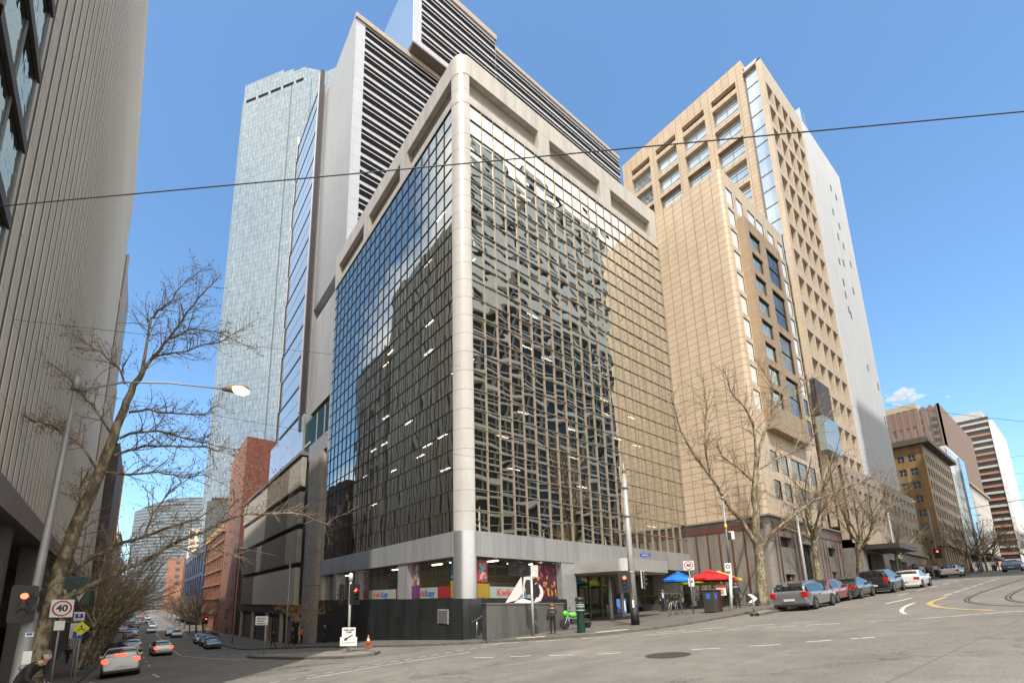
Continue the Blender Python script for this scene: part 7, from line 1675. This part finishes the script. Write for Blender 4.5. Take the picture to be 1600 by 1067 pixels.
bl = on_d(949, 950, 38); p0 = base(bl.x, bl.y); t = thing('bollard', 'short grey bollard in front of the lobby glass', 'bollard', p0); mb = MB(); mb.lathe([(.12, p0[2]-.05), (.11, p0[2]+.9), (.06, p0[2]+.98)], (p0[0], p0[1]), 12); mb.build('shaft', GALV, t, smooth=True)
# cafe umbrellas and planters
def umbrella(label, u, v, D, r, mat, n=8):
    p = on_d(u, v, D); z0 = fz(p.x, p.y); t = thing('cafe_umbrella', label, 'umbrella', (p.x, p.y, z0))
    mb = MB(); mb.cyl(p.x, p.y, z0, p.z, .03, 8); mb.build('pole', GALV, t, smooth=True)
    pts = [(p.x+r*math.cos(2*PI*k_/n+.3), p.y+r*math.sin(2*PI*k_/n+.3), p.z-.72) for k_ in range(n)]; hem = [(a, b, c-.16) for a, b, c in pts]
    mb = MB(); mb.add([tuple(p)]+pts+hem, [(0, 1+k_, 1+(k_+1) % n) for k_ in range(n)]+[(1+k_, 1+n+k_, 1+n+(k_+1) % n, 1+(k_+1) % n) for k_ in range(n)]); mb.build('canopy', mat, t)
    mb = MB(); mb.lathe([(.35, z0-.02), (.35, z0+.06), (.05, z0+.1)], (p.x, p.y), 12); mb.build('base', BLACKP, t, smooth=True)
umbrella('blue cafe umbrella left of the red one', 1059, 892, 37, 1.3, plain('umbrella_blue', (.01, .17, .62), .6, var=.05))
umbrella('red cafe umbrella in front of the granite side wall', 1108, 889, 35.5, 1.7, plain('umbrella_red', (.62, .015, .025), .6, var=.05))
umbrella('yellow cafe umbrella behind the red one', 1122, 891, 37.5, 1.6, plain('umbrella_yellow', (.72, .45, .08), .6, var=.05))
umbrella('lime green cafe umbrella between the blue and red ones', 1091, 897, 38.5, 1.5, plain('umbrella_lime', (.42, .55, .03), .6, var=.05))
LEAFD = plain('planter_leaf', (.035, .06, .028), .7, var=.4, scale=4)
for k_, (u0, u1, D_) in enumerate(((1005, 1040, 41.5), (1042, 1078, 40), (1090, 1122, 37), (1124, 1152, 36))):
    a, b = on_d(u0, 950, D_), on_d(u1, 950, D_-.8); z = fz((a.x+b.x)/2, (a.y+b.y)/2); t = thing('planter_box', ['dark planter box of shrubs nearest the canopy column', 'dark planter box of shrubs under the blue umbrella', 'dark planter box of shrubs under the red umbrella', 'dark planter box of shrubs nearest the mottled tree'][k_], 'planter', (a.x, a.y, z))
    d = Vector((b.x-a.x, b.y-a.y, 0)); n_ = Vector((d.y, -d.x, 0)).normalized()*.3; mb = MB(); mb.prism([((a-n_).x, (a-n_).y), ((b-n_).x, (b-n_).y), ((b+n_).x, (b+n_).y), ((a+n_).x, (a+n_).y)], z-.15, z+.55); mb.build('trough', plain('trough_dark', (.05, .045, .04), .6), t)
    mb = MB(); mb.tube([Vector((a.x, a.y, z+1.25)), Vector((b.x, b.y, z+1.25))], .05, 6); mb.build('rail', plain('rail_gold', (.26, .2, .07), .5), t)
    rr = random.Random(100+k_); mb = MB()
    for i in range(520):
        c = a.lerp(b, rr.random()); c = Vector((c.x+rr.gauss(0, .16), c.y+rr.gauss(0, .16), z+.5+abs(rr.gauss(.35, .36)))); s = rr.uniform(.04, .1); nn2 = Vector((rr.gauss(0, 1), rr.gauss(0, 1), rr.gauss(.3, 1))).normalized(); o1 = nn2.orthogonal().normalized()*s; o2 = nn2.cross(o1)*.5
        mb.add([c-o1, c-o2, c+o1, c+o2], [(0, 1, 2, 3)])
    mb.build('foliage', LEAFD, t)['kind'] = 'stuff'
q = on_d(1127, 922, 33.5); t = thing('poster_stand', 'red topped menu poster stand by the planters', 'sign', base(q.x, q.y)); rz = cam_rz(q.x, q.y); board(t, 'panel', .6, .72, q, rz, SWH, .04); board(t, 'header', .6, .16, q+Vector((-.03, -.01, .29)), rz, SRED, .03); board(t, 'picture', .3, .3, q+Vector((-.03, -.01, -.08)), rz, plain('print_orange', (.55, .2, .05), .5), .03)
mb = MB(); mb.cyl(q.x, q.y, fz(q.x, q.y), q.z-.36, .025, 6); mb.build('post', BLACKP, t)
# -- lamp posts along the right street
for k_, (x, u, v, lab_) in enumerate(((42.5, 1236, 793, 'tall grey lamp post behind the silver wagon'), (70, 1389, 795, 'grey lamp post beyond the dark entrance canopy'), (92, 1467, 815, 'grey lamp post in front of the orange brown brick building'), (118, 1503, 835, 'grey lamp post at the cream stone front'), (135, 1532, 850, 'far grey lamp post at the crest of the right street'))):
    zt = on_y(u, v, 13.1).z if k_ < 2 else gz(x, 13)+9.5; lamp_post('lamp_post', lab_, x, 13.1, zt, .13, .08, (1.2, -1.8, .5) if k_ else None)
fs = thing('traffic_light', 'far red traffic light in front of the orange brown brick building', 'traffic light', base(90, 12.7)); mb = MB(); z = fz(90, 12.7); mb.cyl(90, 12.7, z, z+3.2, .07, 8); mb.build('pole', GALV, fs); signal_head(fs, Vector((89.9, 12.7, z+3.1)), PI, 1, True, .9)
fs = thing('traffic_light', 'small amber lit traffic light on the left kerb behind the pickup', 'traffic light', base(-2.6, 46)); z = fz(-2.6, 46); mb = MB(); mb.cyl(-2.6, 46, z, z+3, .06, 8); mb.build('pole', GALV, fs); signal_head(fs, Vector((-2.5, 45.85, z+2.9)), -PI/2, 1, True, .7)
fs = thing('traffic_light', 'small traffic light and yellow warning plate on the right kerb of the left street', 'traffic light', base(10.8, 92)); z = fz(10.8, 92); mb = MB(); mb.cyl(10.8, 92, z, z+3.2, .07, 8); mb.build('pole', GALV, fs); signal_head(fs, Vector((10.7, 91.8, z+3.1)), -PI/2, 1, True, .9); board(fs, 'warning_plate', .7, .7, Vector((10.6, 91.7, z+2.1)), -PI/2, SYEL)
# -- overhead wires
WIRE = plain('wire_black', (.02, .02, .022), .5)
def wire(label, pts, r, name='overhead_wire', sag=0.):
    P0, P1 = Vector(pts[0]), Vector(pts[-1]); mb = MB(); n = 24; L = []
    for i in range(n+1): t = i/n; L.append(P0.lerp(P1, t)-Vector((0, 0, 4*sag*t*(1-t))))
    mb.tube(L, r, 6); o = mb.build(name, WIRE, smooth=True); return tag(o, label, 'wire')
def sp_(u, v, z): r = ray(u, v); return r*(z/r.z)
wire('thick span wire crossing the whole view in front of the glass offices', (lambda A, B: [A-(B-A)*.12, A+(B-A)*2.2])(sp_(-90, 330, 8.6), sp_(1720, 160, 9.6)), .013, sag=.05)
wire('thin wire sloping down from the ribbed building past the skyscraper', [sp_(-60, 490, 9), on_d(720, 572, 26.5)], .008, sag=.1)
wire('thin wire crossing the lower left panes of the glass offices', [on_d(120, 610, 12.3), on_d(1000, 745, 22.6)], .006, sag=.25)
for k_, (a, b) in enumerate((((1385, 632, 60), (1700, 668, 40)), ((1525, 722, 110), (1720, 690, 60)), ((1545, 742, 110), (1720, 728, 60)), ((1560, 772, 120), (1720, 735, 60)), ((1555, 762, 110), (1720, 748, 60)))):
    wire(['tram wire running out to the right edge above the brown tower', 'upper tram wire at the right edge before the striped tower', 'second tram wire at the right edge before the striped tower', 'lowest sloping tram wire at the right edge', 'third tram wire at the right edge before the striped tower'][k_], [on_d(*a), on_d(*b)], .03 if k_ else .022, sag=.2)
sb2 = thing('wire_insulator', 'yellow and black striped insulator rod on the tram wire at right', 'insulator', on_d(1530, 790, 90)); mb = MB(); mb.tube([on_d(1515, 794, 90), on_d(1600, 780, 70)], .06, 8); mb.build('rod', plain('rod_yellow', (.45, .33, .05), .5, var=.3, scale=1.5), sb2)
# -- small clouds low over the right street
def cloud(label, u, v, D, w_, h_, seed):
    rr = random.Random(seed); c0 = on_d(u, v, D); mb = MB(); ex = Vector((RT[0], RT[1], 0))
    for i in range(46):
        t = rr.gauss(0, .36); q = c0+ex*(t*w_)+Vector((0, 0, h_*(rr.gauss(0, .22)-.35*t*t)))+Vector((FW[0], FW[1], 0))*rr.gauss(0, w_*.2); s = w_*rr.uniform(.07, .2)*(1-.6*min(1, abs(t)))
        mb.ball(q, s, 14, 10, (1, 1, .62))
    o = mb.build('cloud', CLOUDM, smooth=True); return tag(o, kind='structure')
def cloud_mat():
    m, nt, out = new_mat('cloud'); v = N(nt, 'ShaderNodeVolumePrincipled'); v.inputs['Color'].default_value = (1, .97, .95, 1); v.inputs['Density'].default_value = .035; v.inputs['Anisotropy'].default_value = .2
    nt.links.new(v.outputs[0], out.inputs['Volume']); return m
CLOUDM = cloud_mat()
cloud('', 1414, 620, 1500, 95, 52, 3); cloud('', 1600, 803, 1800, 130, 70, 4)
